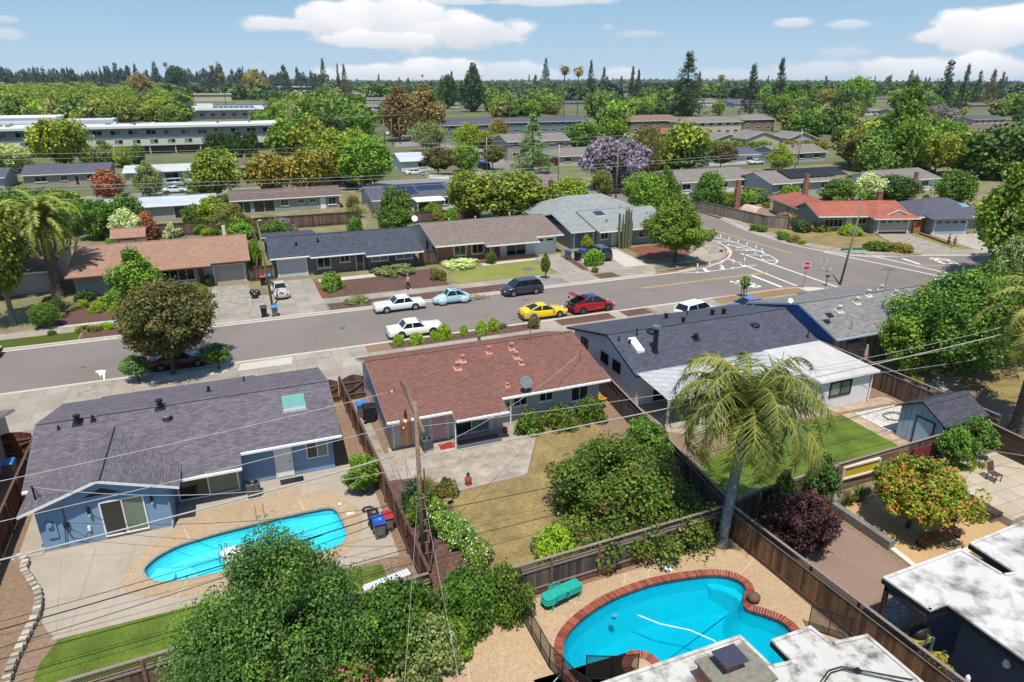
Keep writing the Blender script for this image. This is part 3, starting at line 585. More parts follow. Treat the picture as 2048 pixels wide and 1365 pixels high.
def cowl(par, x, y, z, m=None, r=.11, h=.42, cap=True, base=True, name='roof_vent', label=None, slope=0.):
    """a sheet metal vent standing on a roof"""
    mb = MB(); zl = z
    if base:
        s = r*1.9; mb.slab([(x-s, y-s, z-slope*s+.02), (x+s, y-s, z-slope*s+.02), (x+s, y+s, z+slope*s+.02), (x-s, y+s, z+slope*s+.02)], .03, 0, 0)
    mb.cyl((x, y, z-.1), (x, y, z+h*.8), r, r*.92, 10)
    if cap: mb.cyl((x, y, z+h*.8), (x, y, z+h), r*1.35, r*1.3, 12)
    return part(name, mb, m or TERRA, par, label, False)
def house(label, name, x0, x1, yw, yb, eave, ry, rz, rm, wm, Fs=None, Bs=None, ovx=.45, trim=None, ovf=.5, feats=(), cat='house', group=None, loc=None, hip=0., sidew=None, ridge_m=None, tr=.17, base=None):
    """walls x0..x1, yw (front, towards -y)..yb; gable roof with its ridge along x at ry; eave segments Fs, Bs as (xa, xb, y)"""
    trim = trim or WHT; root = thing(name, label, cat, loc or ((x0+x1)/2, (yw+yb)/2, 0), group)
    Fs = Fs or [(x0-ovx, x1+ovx, yw-ovf)]; Bs = Bs or [(x0-ovx, x1+ovx, yb+ovf)]
    sF = (rz-eave)/(ry-Fs[0][2]); sB = (rz-eave)/(Bs[0][2]-ry)
    zf = lambda y: rz-sF*(ry-y) if y < ry else rz-sB*(y-ry)
    root['sF'] = sF
    w = MB(); th = tr+.01
    prof = [(yw, -.15), (yb, -.15), (yb, zf(yb)-th), (ry, rz-th), (yw, zf(yw)-th)] if not hip else [(yw, -.15), (yb, -.15), (yb, eave-.1), (yw, eave-.1)]
    n = len(prof); vs = [(x0, y, z) for y, z in prof]+[(x1, y, z) for y, z in prof]
    w.solid(vs, [tuple(range(n-1, -1, -1)), tuple(range(n, 2*n))]+[(i, (i+1) % n, n+(i+1) % n, n+i) for i in range(n)])
    part('wall', w, wm, root)
    r = MB()
    if hip:
        a, b = x0-ovx+hip, x1+ovx-hip; X0, X1, yf, ybk = x0-ovx, x1+ovx, Fs[0][2], Bs[0][2]
        r.slab([(X0, yf, eave), (X1, yf, eave), (b, ry, rz), (a, ry, rz)], tr); r.slab([(X0, ybk, eave), (X1, ybk, eave), (b, ry, rz), (a, ry, rz)], tr)
        r.slab([(X0, yf, eave), (a, ry, rz), (X0, ybk, eave)], tr); r.slab([(X1, yf, eave), (b, ry, rz), (X1, ybk, eave)], tr)
    else:
        for xa, xb, y in Fs: r.slab([(xa, y, zf(y)), (xb, y, zf(y)), (xb, ry, rz), (xa, ry, rz)], tr)
        for xa, xb, y in Bs: r.slab([(xa, y, zf(y)), (xb, y, zf(y)), (xb, ry, rz), (xa, ry, rz)], tr)
    R_ = part('roof', r, [rm, trim], root)
    g = MB()
    for xa, xb, y in Fs: z = eave if hip else zf(y); g.box(xa+.01, y-.11, z-.14, xb-.01, y-.003, z-.02)
    part('gutter', g, trim, R_)
    a, b = (x0-ovx+hip, x1+ovx-hip); k = MB(); k.beam((a, ry, rz+.012), (b, ry, rz+.012), .26, .035); part('ridge_cap', k, ridge_m or rm, R_)
    for f in feats:
        k = f[0]
        if k == 'win': opening(root, 'window', (f[1], yw, f[2]), (1, 0, 0), (0, -1, 0), f[3], f[4], *(f[5:7] if len(f) > 5 else ()), splits=f[7] if len(f) > 7 else 2, sill=True)
        elif k == 'slid': opening(root, 'sliding_door', (f[1], yw, .08), (1, 0, 0), (0, -1, 0), f[2], f[3] if len(f) > 3 else 2.05, panes=f[4] if len(f) > 4 else None)
        elif k == 'door': door(root, (f[1], yw, .02), (1, 0, 0), (0, -1, 0), m=f[2] if len(f) > 2 else None)
        elif k == 'gar': garage(root, (f[1], yw, 0), (1, 0, 0), (0, -1, 0), f[2], f[3] if len(f) > 3 else 2.1, f[4] if len(f) > 4 else None, lights=f[5] if len(f) > 5 else 0)
        elif k == 'lwin': opening(root, 'window', (x0, f[1]+f[3], f[2]), (0, -1, 0), (-1, 0, 0), f[3], f[4], *(f[5:7] if len(f) > 5 else ()))
        elif k == 'vent': cowl(R_, f[1], f[2], zf(f[2]), f[3] if len(f) > 3 else GALV, slope=sF if f[2] < ry else -sB)
        elif k == 'chim':
            c = MB(); c.box(f[1]-.35, f[2]-.3, zf(f[2])-.8 if len(f) < 5 else 0, f[1]+.35, f[2]+.3, f[3]); c.box(f[1]-.42, f[2]-.37, f[3], f[1]+.42, f[2]+.37, f[3]+.1); c.cyl((f[1], f[2], f[3]+.1), (f[1], f[2], f[3]+.4), .12, n=8)
            part('chimney', c, BRICK, R_)
        elif k == 'solar':
            c = MB(); xa, xb, ya, yb_ = f[1:5]
            nx = max(1, round((xb-xa)/1.05)); 
            for i in range(nx): A, B = xa+(xb-xa)*i/nx+.03, xa+(xb-xa)*(i+1)/nx-.03; c.slab([(A, ya, zf(ya)+.13), (B, ya, zf(ya)+.13), (B, yb_, zf(yb_)+.13), (A, yb_, zf(yb_)+.13)], .05, 0, 1)
            part('solar_panel', c, [gloss('solar_cell', f[5] if len(f) > 5 else (26, 32, 58), .3, .2), GALV], R_)
        elif k == 'sky': c = MB(); c.slab([(f[1], f[2], zf(f[2])+.16), (f[1]+f[3], f[2], zf(f[2])+.16), (f[1]+f[3], f[2]+f[4], zf(f[2]+f[4])+.16), (f[1], f[2]+f[4], zf(f[2]+f[4])+.16)], .16, 0, 1); part('skylight', c, [f[5], f[6] if len(f) > 6 else WHT], R_)
    return root, R_, zf, sF

# ---- the blue house by the long pool
BLUE = paint('blue_stucco', (116, 144, 172), .85 and .8, mottle=.1, mscale=.8); SHB = sh('slate_grey_shingle', (116, 109, 114), (94, 87, 93))
root, rf, zf, sl = house('light blue stucco house with slate grey shingle roof beside the long narrow pool', 'blue_house', -11.35, 3.5, 37.1, 47.2, 2.5, 41.0, 4.05, SHB, BLUE,
    Fs=[(-11.85, -4.6, 36.4), (-4.6, -1.55, 35.35), (-1.55, 4.0, 36.4)], Bs=[(-11.85, -9.75, 47.2), (-9.75, -.3, 47.85), (-.3, 4.0, 47.2)])
w = MB(); prof = [(-11.0, -.1), (-5.15, -.1), (-5.15, 2.42), (-8.05, 3.42), (-11.0, 2.42)]; n = 5
w.solid([(x, 34.5, z) for x, z in prof]+[(x, 37.12, z) for x, z in prof], [tuple(range(n)), tuple(range(2*n-1, n-1, -1))]+[(i, n+i, n+(i+1) % n, (i+1) % n) for i in range(n)])
w.box(-5.15, 36.55, -.1, -1.75, 37.1, 2.2); part('wing_wall', w, BLUE, root)
r = MB(); r.slab([(-11.55, 33.95, 2.52), (-8.05, 33.95, 3.69), (-8.05, 39.9, 3.69), (-11.55, 36.44, 2.52)], .16); r.slab([(-8.05, 33.95, 3.69), (-4.55, 33.95, 2.52), (-4.55, 36.44, 2.52), (-8.05, 39.9, 3.69)], .16)
wr = part('wing_roof', r, [SHB, WHT], root); k = MB(); k.beam((-8.05, 33.93, 3.71), (-8.05, 39.8, 3.71), .34, .05)
for i in range(24): k.beam((-8.05, 34.0+i*.245, 3.745), (-8.05, 34.15+i*.245, 3.75), .32, .03)
part('ridge_cap', k, SHB, wr)
opening(root, 'sliding_door', (-8.3, 34.5, .12), (1, 0, 0), (0, -1, 0), 2.0, 2.05, panes=[GLASSD, GLASSG], fw=.07)
opening(root, 'sliding_door', (-5.0, 36.55, .1), (1, 0, 0), (0, -1, 0), 3.15, 1.95, panes=[GLASSD, GLASSG], fw=.08)
door(root, (.15, 37.1, .05), (1, 0, 0), (0, -1, 0), 1.0, 2.05, panels=2, label='white screen door on the blue back wall')
opening(root, 'window', (1.95, 37.1, .95), (1, 0, 0), (0, -1, 0), 1.25, 1.15, panes=[GLASSD, GLASSB])
g = MB(); g.poly([(-8.9, 34.492, 2.55), (-7.2, 34.492, 2.55), (-8.05, 34.492, 2.95)]); part('gable_vent', g, DKMET, root)
for x in (-8.75, -5.95): k = MB(); k.box(x-.06, 34.33, 1.9, x+.06, 34.5, 2.0); k.cyl((x, 34.38, 1.72), (x, 34.38, 1.95), .09, .06, 8); k.cyl((x, 34.38, 1.55), (x, 34.38, 1.72), .05, .08, 8, 1); part('wall_lamp', k, [DKMET, WHT], root)
k = MB(); k.box(-10.7, 34.42, .7, -10.25, 34.5, 1.5); k.cyl((-10.5, 34.3, 1.5), (-10.5, 34.44, 1.5), .13, n=12); part('electric_meter', k, [BLUE], root)
k = MB(); k.box(-9.95, 34.38, 1.15, -9.7, 34.5, 1.4); part('junction_box', k, DKMET, root)
k = MB(); k.tube([(-9.85, 34.4, 1.15), (-9.7, 34.38, .5), (-9.2, 34.38, .35), (-8.95, 34.4, .7)], .018); k.tube([(-9.8, 34.42, 2.4), (-9.82, 34.4, 1.4)], .02); k.tube([(-9.9, 34.4, 1.2), (-10.05, 34.42, .2), (-10.3, 34.42, .1)], .02); part('wall_cable', k, DKMET, root)
k = MB(); k.box(-8.98, 34.38, .72, -8.86, 34.5, .95); part('spigot_box', k, WHT, root)
k = MB(); k.beam((-5.22, 34.45, 2.35), (-5.22, 34.45, .35), .08); k.beam((-5.22, 34.45, .35), (-5.22, 34.2, .12), .08); k.beam((-4.62, 34.0, 2.4), (-4.62, 36.4, 2.4), .1); part('downpipe', k, BLUE, root)
SKYG = mat('skylight_glass', (112, 158, 150), (96, 140, 134), kind='flat', rough=.15, spec=.5)
k = MB(); k.slab([(1.05, 38.9, zf(38.9)+.2), (2.35, 38.9, zf(38.9)+.2), (2.35, 40.0, zf(40.0)+.2), (1.05, 40.0, zf(40)+.2)], .2, 0, 1); part('skylight', k, [SKYG, WHT], rf)
k = MB(); k.slab([(.95, 38.7, zf(38.7)+.03), (2.45, 38.7, zf(38.7)+.03), (2.45, 38.92, zf(38.92)+.03), (.95, 38.92, zf(38.92)+.03)], .02); part('skylight_flashing', k, GALV, rf)
for x, y, rr_, hh, cp in [(-10.65, 40.35, .05, .3, 0), (-9.75, 40.6, .14, .5, 1), (-9.0, 40.6, .08, .42, 0), (-5.6, 40.85, .15, .5, 1), (-3.1, 43.6, .1, .4, 0), (-1.0, 45.8, .05, .4, 0)]: cowl(rf, x, y, zf(y), DKMET, rr_, hh, cp, slope=sl if y < 41 else -.25)
k = MB(); k.cyl((-5.25, 39.75, zf(39.75)-.1), (-5.25, 39.75, zf(39.75)+.28), .16, n=12); k.cyl((-5.25, 39.75, zf(39.75)+.3), (-5.25, 39.75, zf(39.75)+.37), .3, .26, 16); part('turbine_vent', k, GALV, rf)
k = MB(); k.cyl((-10.9, 34.9, 2.6), (-10.9, 34.9, 3.5), .05, n=8); k.tube([(-10.9, 34.9, 3.4), (-10.75, 34.8, 3.3), (-10.7, 34.7, 3.0)], .02); part('service_mast', k, DKMET, wr)

# ---- the pink and lavender house in the middle
LAV = paint('lavender_stucco', (196, 184, 182), mottle=.1); SHP = mat('brick_red_shingle', (138, 100, 87), (118, 83, 73), kind='shingle', p=(.34, .15, .024), c3=(96, 62, 56), mottle=.08, spec=.2, rough=.92)
root, rf, zf, sl = house('single storey lavender house with a brick red shingle roof and stained patio', 'pink_roof_house', 7.15, 21.9, 38.0, 47.2, 2.5, 43.2, 4.1, SHP, LAV,
    Fs=[(6.75, 10.85, 36.9), (10.85, 14.35, 36.0), (14.35, 22.35, 37.3)], Bs=[(6.75, 22.35, 47.9)],
    feats=[('win', 15.4, 1.45, 1.05, .65), ('win', 17.3, 1.45, 1.05, .65), ('win', 19.7, 1.05, 1.35, 1.1, None, GLASSD), ('win', 14.35, .95, .95, 1.0, None, GLASSB), ('slid', 11.2, 2.55, 2.05, [GLASSD, GLASSB])])
door(root, (9.75, 38.0, .05), (1, 0, 0), (0, -1, 0), 1.0, 2.05, paint('pink_door', (202, 166, 168)), label='pink side door')
for x in (7.3, 9.65, 10.85, 13.85): k = MB(); k.box(x-.05, 37.9, 0, x+.05, 37.99, 2.3); part('corner_board', k, WHT, root)
k = MB(); k.box(21.05, 37.93, .9, 21.5, 38.0, 1.8); part('meter_panel', k, LAV, root); 
for x, y in ((10.95, 36.6), (15.05, 37.5)): k = MB(); k.beam((x, y, 2.25), (x, y, .02), .07); part('porch_post', k, WHT, root)
opening(root, 'window', (7.15, 40.3, .9), (0, -1, 0), (-1, 0, 0), 1.1, 1.1)
for x, y, a, b in [(12.55, 40.9, .14, .5), (13.15, 41.6, .12, .48), (15.25, 42.1, .11, .5), (17.0, 42.15, .12, .46), (16.95, 41.1, .12, .46), (17.0, 40.35, .1, .3), (16.75, 38.3, .09, .26), (15.15, 38.3, .08, .24)]: cowl(rf, x, y, zf(y), TERRA, a, b, slope=sl)
cowl(rf, 15.95, 46.2, zf(46.2), GALV, .13, .6, slope=-.3)
k = MB(); k.lathe((0, 0, 0), [(.42, .1), (.3, .04), (.05, 0)], 18); k.xf(Matrix.Translation((16.1, 37.45, 3.35)) @ Matrix.Rotation(R(62), 4, 'X') @ Matrix.Rotation(R(20), 4, 'Z')); n0 = len(k.v); k.tube([(16.1, 37.5, 2.6), (16.1, 37.6, 3.1), (16.1, 37.45, 3.3)], .03); part('satellite_dish', k, GALV, rf)
def aerial(par, x, y, z, h, w=1.5, m=None):
    k = MB(); k.cyl((x, y, z), (x, y, z+h), .025, n=6); d = Vector((.75, .66, 0)); q = Vector((-.66, .75, 0)); c = Vector((x, y, z+h-.1)); k.beam(c-d*w*.5, c+d*w*.5, .025)
    for i in range(9): t = -.5+i/8; p = c+d*w*t; L = .28+.4*(1-(i/8)); k.beam(p-q*L, p+q*L, .014)
    part('tv_aerial', k, m or GALV, par)
aerial(rf, 18.75, 42.8, 4.1, 1.9); k = MB(); k.cyl((21.2, 39.6, 3.1), (21.2, 39.6, 3.9), .03, n=6); k.beam((21.0, 39.5, 3.75), (21.4, 39.7, 3.75), .02); part('service_mast', k, GALV, rf)

# ---- the white house with the charcoal roof
WST = paint('pale_stucco', (208, 206, 208), mottle=.06); SHD = sh('charcoal_shingle', (86, 88, 98), (70, 72, 82), .36, .14)
root, rf, zf, sl = house('white house with a charcoal shingle roof, black edged windows and tall black flue', 'charcoal_roof_house', 24.75, 40.7, 37.5, 47.4, 2.6, 41.4, 4.2, SHD, WST, trim=BLK,
    Fs=[(24.3, 41.1, 37.1)], Bs=[(24.3, 33, 48.0), (33, 41.1, 47.5)], feats=[('lwin', 41.7, 1.5, 1.1, .85, BLK), ('lwin', 39.9, 1.5, 1.1, .85, BLK), ('lwin', 45.0, 1.6, 1.1, .8, BLK), ('slid', 26, 2.2, 2.0, [GLASSD, GLASSB]), ('win', 30, 1, 1.5, 1.1), ('door', 33)])
k = MB(); k.cyl((27.0, 39.0, 3.1), (27.0, 39.0, 5.2), .19, n=16); k.cyl((27, 39, 5.12), (27, 39, 5.3), .3, n=16, m=1); k.cyl((27, 39, 3.2), (27, 39, 3.42), .3, .24, 16); part('flue', k, [DKMET, GALV], rf)
k = MB(); k.slab([(25.6, 39.1, zf(39.1)+.18), (26.2, 39.1, zf(39.1)+.18), (26.2, 40.5, zf(40.5)+.18), (25.6, 40.5, zf(40.5)+.18)], .18, 0, 1); part('skylight', k, [paint('skylight_dome', (214, 218, 220)), WHT], rf)
for x, y, a, b in [(31.2, 41.6, .15, .42), (31.0, 39.6, .16, .4), (32.0, 45.0, .15, .4), (34, 44.9, .05, .4), (35.3, 43.3, .16, .45), (36.2, 43.0, .16, .45), (24.9, 40.6, .05, .35), (25.6, 40.2, .08, .26), (26.6, 40.9, .05, .5), (40.4, 37.9, .05, .7)]: cowl(rf, x, y, zf(y), DKMET, a, b, slope=sl if y < 41.4 else -.25)
for x, y in [(27.9, 41.0), (36.9, 40.0)]: k = MB(); k.lathe((x, y, zf(y)-.08), [(.38, 0), (.38, .14), (.3, .2), (0.02, .22)], 18); part('low_vent', k, DKMET, rf)
CORR = mat('corrugated_white', (186, 186, 184), (170, 170, 168), kind='brick', p=(8, .16, .03, 0), c3=(150, 152, 154), rough=.5, mottle=.08)
r = MB()
for i in range(56):
    x = 24.5+i*.2; r.slab([(x, 33.4, 2.32), (x+.1, 33.4, 2.36), (x+.1, 37.6, 2.72), (x, 37.6, 2.68)], .02, 0, 0); r.slab([(x+.1, 33.4, 2.36), (x+.2, 33.4, 2.32), (x+.2, 37.6, 2.68), (x+.1, 37.6, 2.72)], .02, 0, 0)
pc = part('patio_cover', r, [CORR], root); k = MB(); k.box(24.5, 33.45, 2.16, 35.7, 33.55, 2.3)
part('cover_beam', k, WHT, pc)
for x in (24.6, 28.2, 31.8, 35.5): k = MB(); k.box(x-.05, 33.45, 0, x+.05, 33.55, 2.155); part('post', k, WHT, pc)
w = MB(); w.box(35.9, 31.95, -.1, 40.7, 37.5, 2.35); an = part('annexe_wall', w, WST, root); r = MB(); r.slab([(35.6, 31.6, 2.5), (41.1, 31.6, 2.5), (41.1, 37.6, 2.72), (35.6, 37.6, 2.72)], .16, 0, 1); part('annexe_roof', r, [mat('white_roofing', (184, 181, 175), (166, 163, 157), scale=1.2, kind='noise', mottle=.1), WHT], root)
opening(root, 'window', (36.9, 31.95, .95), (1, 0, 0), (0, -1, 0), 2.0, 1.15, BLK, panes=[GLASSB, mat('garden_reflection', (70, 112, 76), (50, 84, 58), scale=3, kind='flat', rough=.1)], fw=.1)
k = MB(); k.beam((40.75, 31.85, 2.3), (40.75, 31.85, .1), .07); part('downpipe', k, WHT, root)

# ---- the grey roofed house with the bright blue side wall
DBL = paint('deep_blue_paint', (66, 112, 172), mottle=.08); SHG = sh('grey_shingle', (138, 136, 134), (114, 112, 110), .36, .15)
root, rf, zf, sl = house('corner house with a weathered grey shingle roof and bright blue side wall', 'grey_roof_house', 43.3, 56.4, 38.2, 47.4, 2.6, 41.8, 4.3, SHG, DBL, trim=paint('blue_trim', (150, 166, 182)),
    Fs=[(42.85, 48.2, 37.3), (48.2, 57, 36.6)], Bs=[(42.85, 50.5, 47.9), (50.5, 57, 49.6)], feats=[('win', 45.5, .9, 1.5, 1.1, None, GLASSB), ('slid', 49.3, 2.2, 2.0, [GLASSD, GLASSB]), ('door', 53, MATS['cream_trim'])])
k = MB()
for i in range(44): x = 43.32+i*.3; k.box(x, 38.12, 0, x+.26, 38.19, 2.3)
part('board_siding', k, mat('grey_boards', (150, 146, 136), (104, 102, 96), c3=(172, 168, 156), kind='rnd', mottle=.15), root)
for x, y, a, b in [(45.9, 40.2, .16, .5), (48.5, 40.8, .15, .52), (50.5, 41.5, .16, .5), (52.6, 42.0, .14, .5), (53.2, 41, .15, .5), (53.6, 40.2, .1, .34), (54.6, 38.9, .15, .5), (53.7, 38.5, .1, .4), (55.6, 39.8, .14, .5)]: cowl(rf, x, y, zf(y), VENTW, a, b, slope=sl)
aerial(rf, 52.9, 41.9, 4.3, 2.0, 1.2); k = MB(); k.lathe((0, 0, 0), [(.22, .04), (.15, .02), (.05, 0)], 18); k.xf(Matrix.Translation((42.6, 42.4, 4.35)) @ Matrix.Rotation(R(60), 4, 'X') @ Matrix.Rotation(R(-20), 4, 'Y')); k.tube([(42.9, 42.5, 3.9), (42.6, 42.4, 4.25)], .03); part('satellite_dish', k, WHT, rf)
k = MB(); k.tube([(43.6, 39.0, 3.1), (43.6, 39.0, 3.9)], .03); k.slab([(43.3, 38.8, 3.9), (43.9, 38.8, 3.9), (43.9, 39.3, 4.1), (43.3, 39.3, 4.1)], .04, 0, 0); part('solar_light', k, DKMET, rf)
k = MB(); k.tube([(45, 38, 2.8), (45, 38, 3.6)], .03); k.beam((44.8, 38, 3.55), (45.2, 38, 3.55), .02); part('service_mast', k, GALV, rf)

# ---- flat roofed houses at the lower edge
FLAT = mat('white_membrane', (186, 182, 175), (96, 90, 82), scale=1.3, p=(.33, .52), kind='noise', rough=.8, mottle=.14, mscale=.5)
FLAT2 = mat('white_membrane_clean', (188, 185, 180), (112, 107, 98), scale=.7, p=(.33, .52), kind='noise', rough=.8, mottle=.12, mscale=.4)
def flat_house(label, name, outer, z, mt, wallm, inset=.5):
    cx = sum(p[0] for p in outer)/len(outer); cy = sum(p[1] for p in outer)/len(outer); root = thing(name, label, 'house', (cx, cy, 0)); r = MB(); r.prism(outer, z-.25, z, 0, 1)
    rf = part('roof', r, [mt, DKMET], root); rim = MB(); n = len(outer); O = ccw(outer)
    for i in range(n):
        a, b = V3(*O[i], 0), V3(*O[(i+1) % n], 0); d = (b-a).normalized(); q = V3(-d.y, d.x, 0); c0, c1 = V3(*O[i-1], 0), V3(*O[(i+2) % n], 0)
        ex0 = .02; ex1 = .02; rim.prism([(p.x, p.y) for p in (a+d*ex0+q*.01, b-d*ex1+q*.01, b-d*ex1+q*.14, a+d*ex0+q*.14)], z+.001, z+.06+.002*(i % 3))
    part('roof_edge', rim, mt, rf); return root, rf
O5 = [(4, 14.9), (14.9, 14.8), (15.0, 13.3), (15.75, 13.2), (15.75, 14.2), (17.6, 14.2), (17.7, 13.3), (19.2, 13.1), (19.2, 3), (4, 3)]
root, rf = flat_house('house with a stained white flat roof and broad brick chimney beside the curved pool', 'flat_roof_house', O5, 3.0, FLAT, WST)
w = MB(); w.prism([(4.5, 14.3), (14.3, 14.3), (14.3, 12.6), (16.3, 12.6), (16.3, 13.6), (17.1, 13.6), (17.1, 12.7), (18.6, 12.7), (18.6, 3.5), (4.5, 3.5)], -.1, 2.74); part('wall', w, paint('slate_blue_wall', (72, 92, 120)), root)
c = MB(); c.box(12.2, 12.3, 2.9, 14.1, 13.75, 3.75); ch = part('chimney', c, BRICK, rf); c = MB(); c.box(12.12, 12.22, 3.75, 14.18, 13.83, 3.84); part('chimney_crown', c, mat('mortar_cap', (132, 128, 112), (104, 100, 88), scale=5), ch)
c = MB(); c.box(12.75, 13.0, 3.84, 13.25, 13.4, 4.12, 0); c.box(12.55, 12.82, 4.25, 13.45, 13.58, 4.3, 1); c.box(12.8, 13.05, 4.1, 13.2, 13.35, 4.26, 1); part('chimney_cap', c, [BRICK, gloss('cap_metal', (88, 86, 98), .4, .6, 0)], ch)
c = MB(); c.tube([(13.8, 11.2, 3.08), (16.6, 12.35, 3.08), (17.1, 12.3, 3.1), (18.9, 11.0, 3.08)], .022); c.tube([(13.85, 11.1, 3.08), (16.6, 12.25, 3.08), (17.05, 12.2, 3.1), (18.7, 10.9, 3.08)], .022); c.box(15.5, 11.8, 3, 15.7, 11.98, 3.1); c.box(17.4, 11.9, 3, 17.62, 12.08, 3.1); part('roof_conduit', c, DKMET, rf)
O6 = [(22.5, 15.3), (27.2, 15.4), (27.3, 13.6), (27.8, 13.5), (27.9, 15.5), (36, 15.9), (36, 3), (23.5, 3), (23.5, 13.2), (22.6, 13.2)]
root, rf = flat_house('house with a clean white flat roof and dark stucco walls at the lower right', 'flat_roof_house', O6, 2.8, FLAT2, WST)
w = MB(); w.prism([(24.0, 12.8), (27.2, 12.8), (28.3, 12.8), (28.3, 14.9), (35.5, 14.9), (35.5, 3.2), (24.0, 3.2)], -.1, 2.54); part('wall', w, paint('dark_stucco', (92, 92, 98), .9), root)
k = MB(); k.box(22.55, 15.0, 0, 22.7, 15.15, 2.6); k.box(22.55, 13.3, 2.3, 22.68, 15.15, 2.54); part('post', k, mat('dark_wood', (70, 52, 46)), root)
k = MB(); k.ball((23.85, 10.9, 1.9), .14, n=12); k.ball((23.8, 10.9, 2.05), .1, n=12); part('wall_lamp', k, WHT, root)
c = MB(); c.box(31.6, 14.0, 2.8, 32.2, 14.6, 3.6); part('chimney', c, BRICK, rf)
# ---- across the street
TANR = sh('tan_shingle', (166, 132, 110), (148, 114, 94)); DKR = sh('blue_black_shingle', (84, 88, 98), (62, 66, 76)); BRR = sh('brown_grey_shingle', (138, 124, 114), (116, 102, 93))
LGR = sh('pale_grey_shingle', (152, 155, 152), (134, 138, 136)); BRN2 = sh('dull_brown_shingle', (122, 104, 97), (104, 88, 82)); SLR = sh('far_slate_shingle', (98, 98, 108), (82, 82, 92))
GRR = sh('warm_grey_shingle', (140, 132, 124), (120, 112, 105)); WMR = mat('pale_metal_roof', (184, 190, 194), (170, 176, 182), kind='brick', p=(9, .5, .02, 0), c3=(150, 156, 160), mottle=.08)
TILE = mat('clay_tile', (150, 74, 56), (132, 62, 47), kind='brick', p=(6, .34, .05, .5), c3=(184, 126, 104), mottle=.12, mscale=.5)
STA = paint('grey_stucco', (158, 154, 148)); STB = paint('charcoal_siding', (98, 97, 95)); STC = paint('white_stucco', (206, 206, 208)); STD = paint('grey_blue_siding', (136, 144, 148)); STE = paint('grey_green_stucco', (140, 144, 136)); STF = paint('taupe_stucco', (150, 142, 132))
TEAL = paint('teal_siding', (100, 118, 120)); BEI = paint('beige_stucco', (188, 174, 152)); PBL = paint('pale_blue_siding', (160, 164, 168)); TAU = paint('brown_stucco', (132, 112, 98))
GARG = paint('grey_garage_door', (168, 162, 154)); GARB = paint('blue_grey_garage_door', (140, 156, 166))
root, rf, zf, sl = house('low house with a tan shingle roof and beige garage door behind young green tree', 'tan_roof_house', -17.0, .3, 82.6, 96, 2.5, 89.6, 4.1, TANR, STA, trim=BROWN,
    Fs=[(-17.5, -3.4, 81.2), (-3.4, .8, 81.8)], Bs=[(-17.5, .8, 96.6)], feats=[('win', -13.7, .9, 1.7, 1.3, BROWN, GLASS), ('win', -10.4, .9, 1.7, 1.3, BROWN, GLASS), ('win', -8.6, .8, 3.4, 1.3, None, GLASS, 4), ('gar', -3.2, 3.2, 2.1, GARG), ('vent', -6, 91), ('vent', -7.5, 91.5)])
k = MB(); k.box(-4.8, 82.45, 0, -4.3, 82.59, 2.2); part('brick_panel', k, MULCHR, root)
k = MB(); k.box(-1.9, 91, 3.4, -1.5, 91.4, 5.0); part('chimney', k, CREAM, rf)
root, rf, zf, sl = house('dark grey house with a blue black shingle roof and pale garage door', 'dark_grey_house', 3.4, 20.2, 82.6, 91.5, 2.5, 86.9, 4.0, DKR, STB,
    Fs=[(2.9, 7.4, 81.9), (7.4, 13.8, 81.5), (13.8, 20.9, 80.7)], Bs=[(2.9, 20.9, 92)], feats=[('gar', 3.75, 3.2, 2.05, paint('garage_pale', (184, 184, 190))), ('win', 8.2, .7, 1.6, 1.35, None, GLASS), ('win', 10.9, 1.2, 1.2, 1.0), ('door', 12.8, GLASSD), ('win', 14.6, 1.05, 2.1, 1.0, None, GLASSB), ('win', 17.6, 1.05, 2.1, 1.0, None, GLASSB), ('vent', 8.8, 85, DKMET), ('vent', 6.2, 84.5, DKMET), ('vent', 13.5, 88, DKMET), ('vent', 14.6, 88, DKMET)])
w = MB(); w.box(14.2, 82.05, -.1, 20.0, 82.6, 2.3); part('bay_wall', w, STB, root)
for x in (14.6, 17.6): opening(root, 'window', (x, 82.05, 1.05), (1, 0, 0), (0, -1, 0), 2.1, 1.0, None, GLASSB, sill=True, fw=.1)
k = MB(); k.box(3, 91.9, 0, 9, 97, 2.4); ex = part('rear_extension', k, STB, root); k = MB(); k.slab([(2.6, 91.5, 3.1), (9.4, 91.5, 3.1), (9.4, 97.4, 2.5), (2.6, 97.4, 2.5)], .15, 0, 1); part('extension_roof', k, [DKR, WHT], ex)
root, rf, zf, sl = house('house with a brown grey roof, brick front and arched window garage door', 'brick_front_house', 22.9, 39.7, 82.2, 94.8, 2.5, 88.3, 4.1, BRR, STC,
    Fs=[(22.4, 28.8, 80.9), (28.8, 36.2, 79.8), (36.2, 40.3, 81.2)], Bs=[(22.4, 40.3, 95.4)], feats=[('win', 25.2, .8, 1.6, 1.4), ('win', 27.6, .8, 1.6, 1.4), ('door', 30.6, paint('brown_door', (110, 76, 60))), ('slid', 32.4, 2.8, 1.9), ('gar', 36.5, 2.9, 2.1, WHT, 2), ('lwin', 86, .9, .9, 1.1, BLK), ('lwin', 83, .8, .9, 1.1, BLK), ('vent', 27, 90, VENTW), ('vent', 31, 90.5, VENTW), ('vent', 36, 90, VENTW)])
k = MB(); k.box(23, 82.12, 0, 31.4, 82.195, .8); k.box(23, 82.12, .8, 25.1, 82.195, 2.3); k.box(26.9, 82.12, .8, 27.5, 82.195, 2.3); k.box(29.3, 82.12, .8, 30.5, 82.195, 2.3); part('brick_facing', k, BRICK, root)
k = MB(); k.box(29.6, 80.6, 0, 29.72, 80.72, 2.2); part('porch_post', k, WHT, root)
k = MB(); k.lathe((0, 0, 0), [(.42, .1), (.3, .04), (.05, 0)], 16); k.xf(Matrix.Translation((22.2, 90, 4.4)) @ Matrix.Rotation(R(60), 4, 'X')); k.tube([(22.5, 90, 3.7), (22.2, 90, 4.3)], .04); part('satellite_dish', k, WHT, rf)
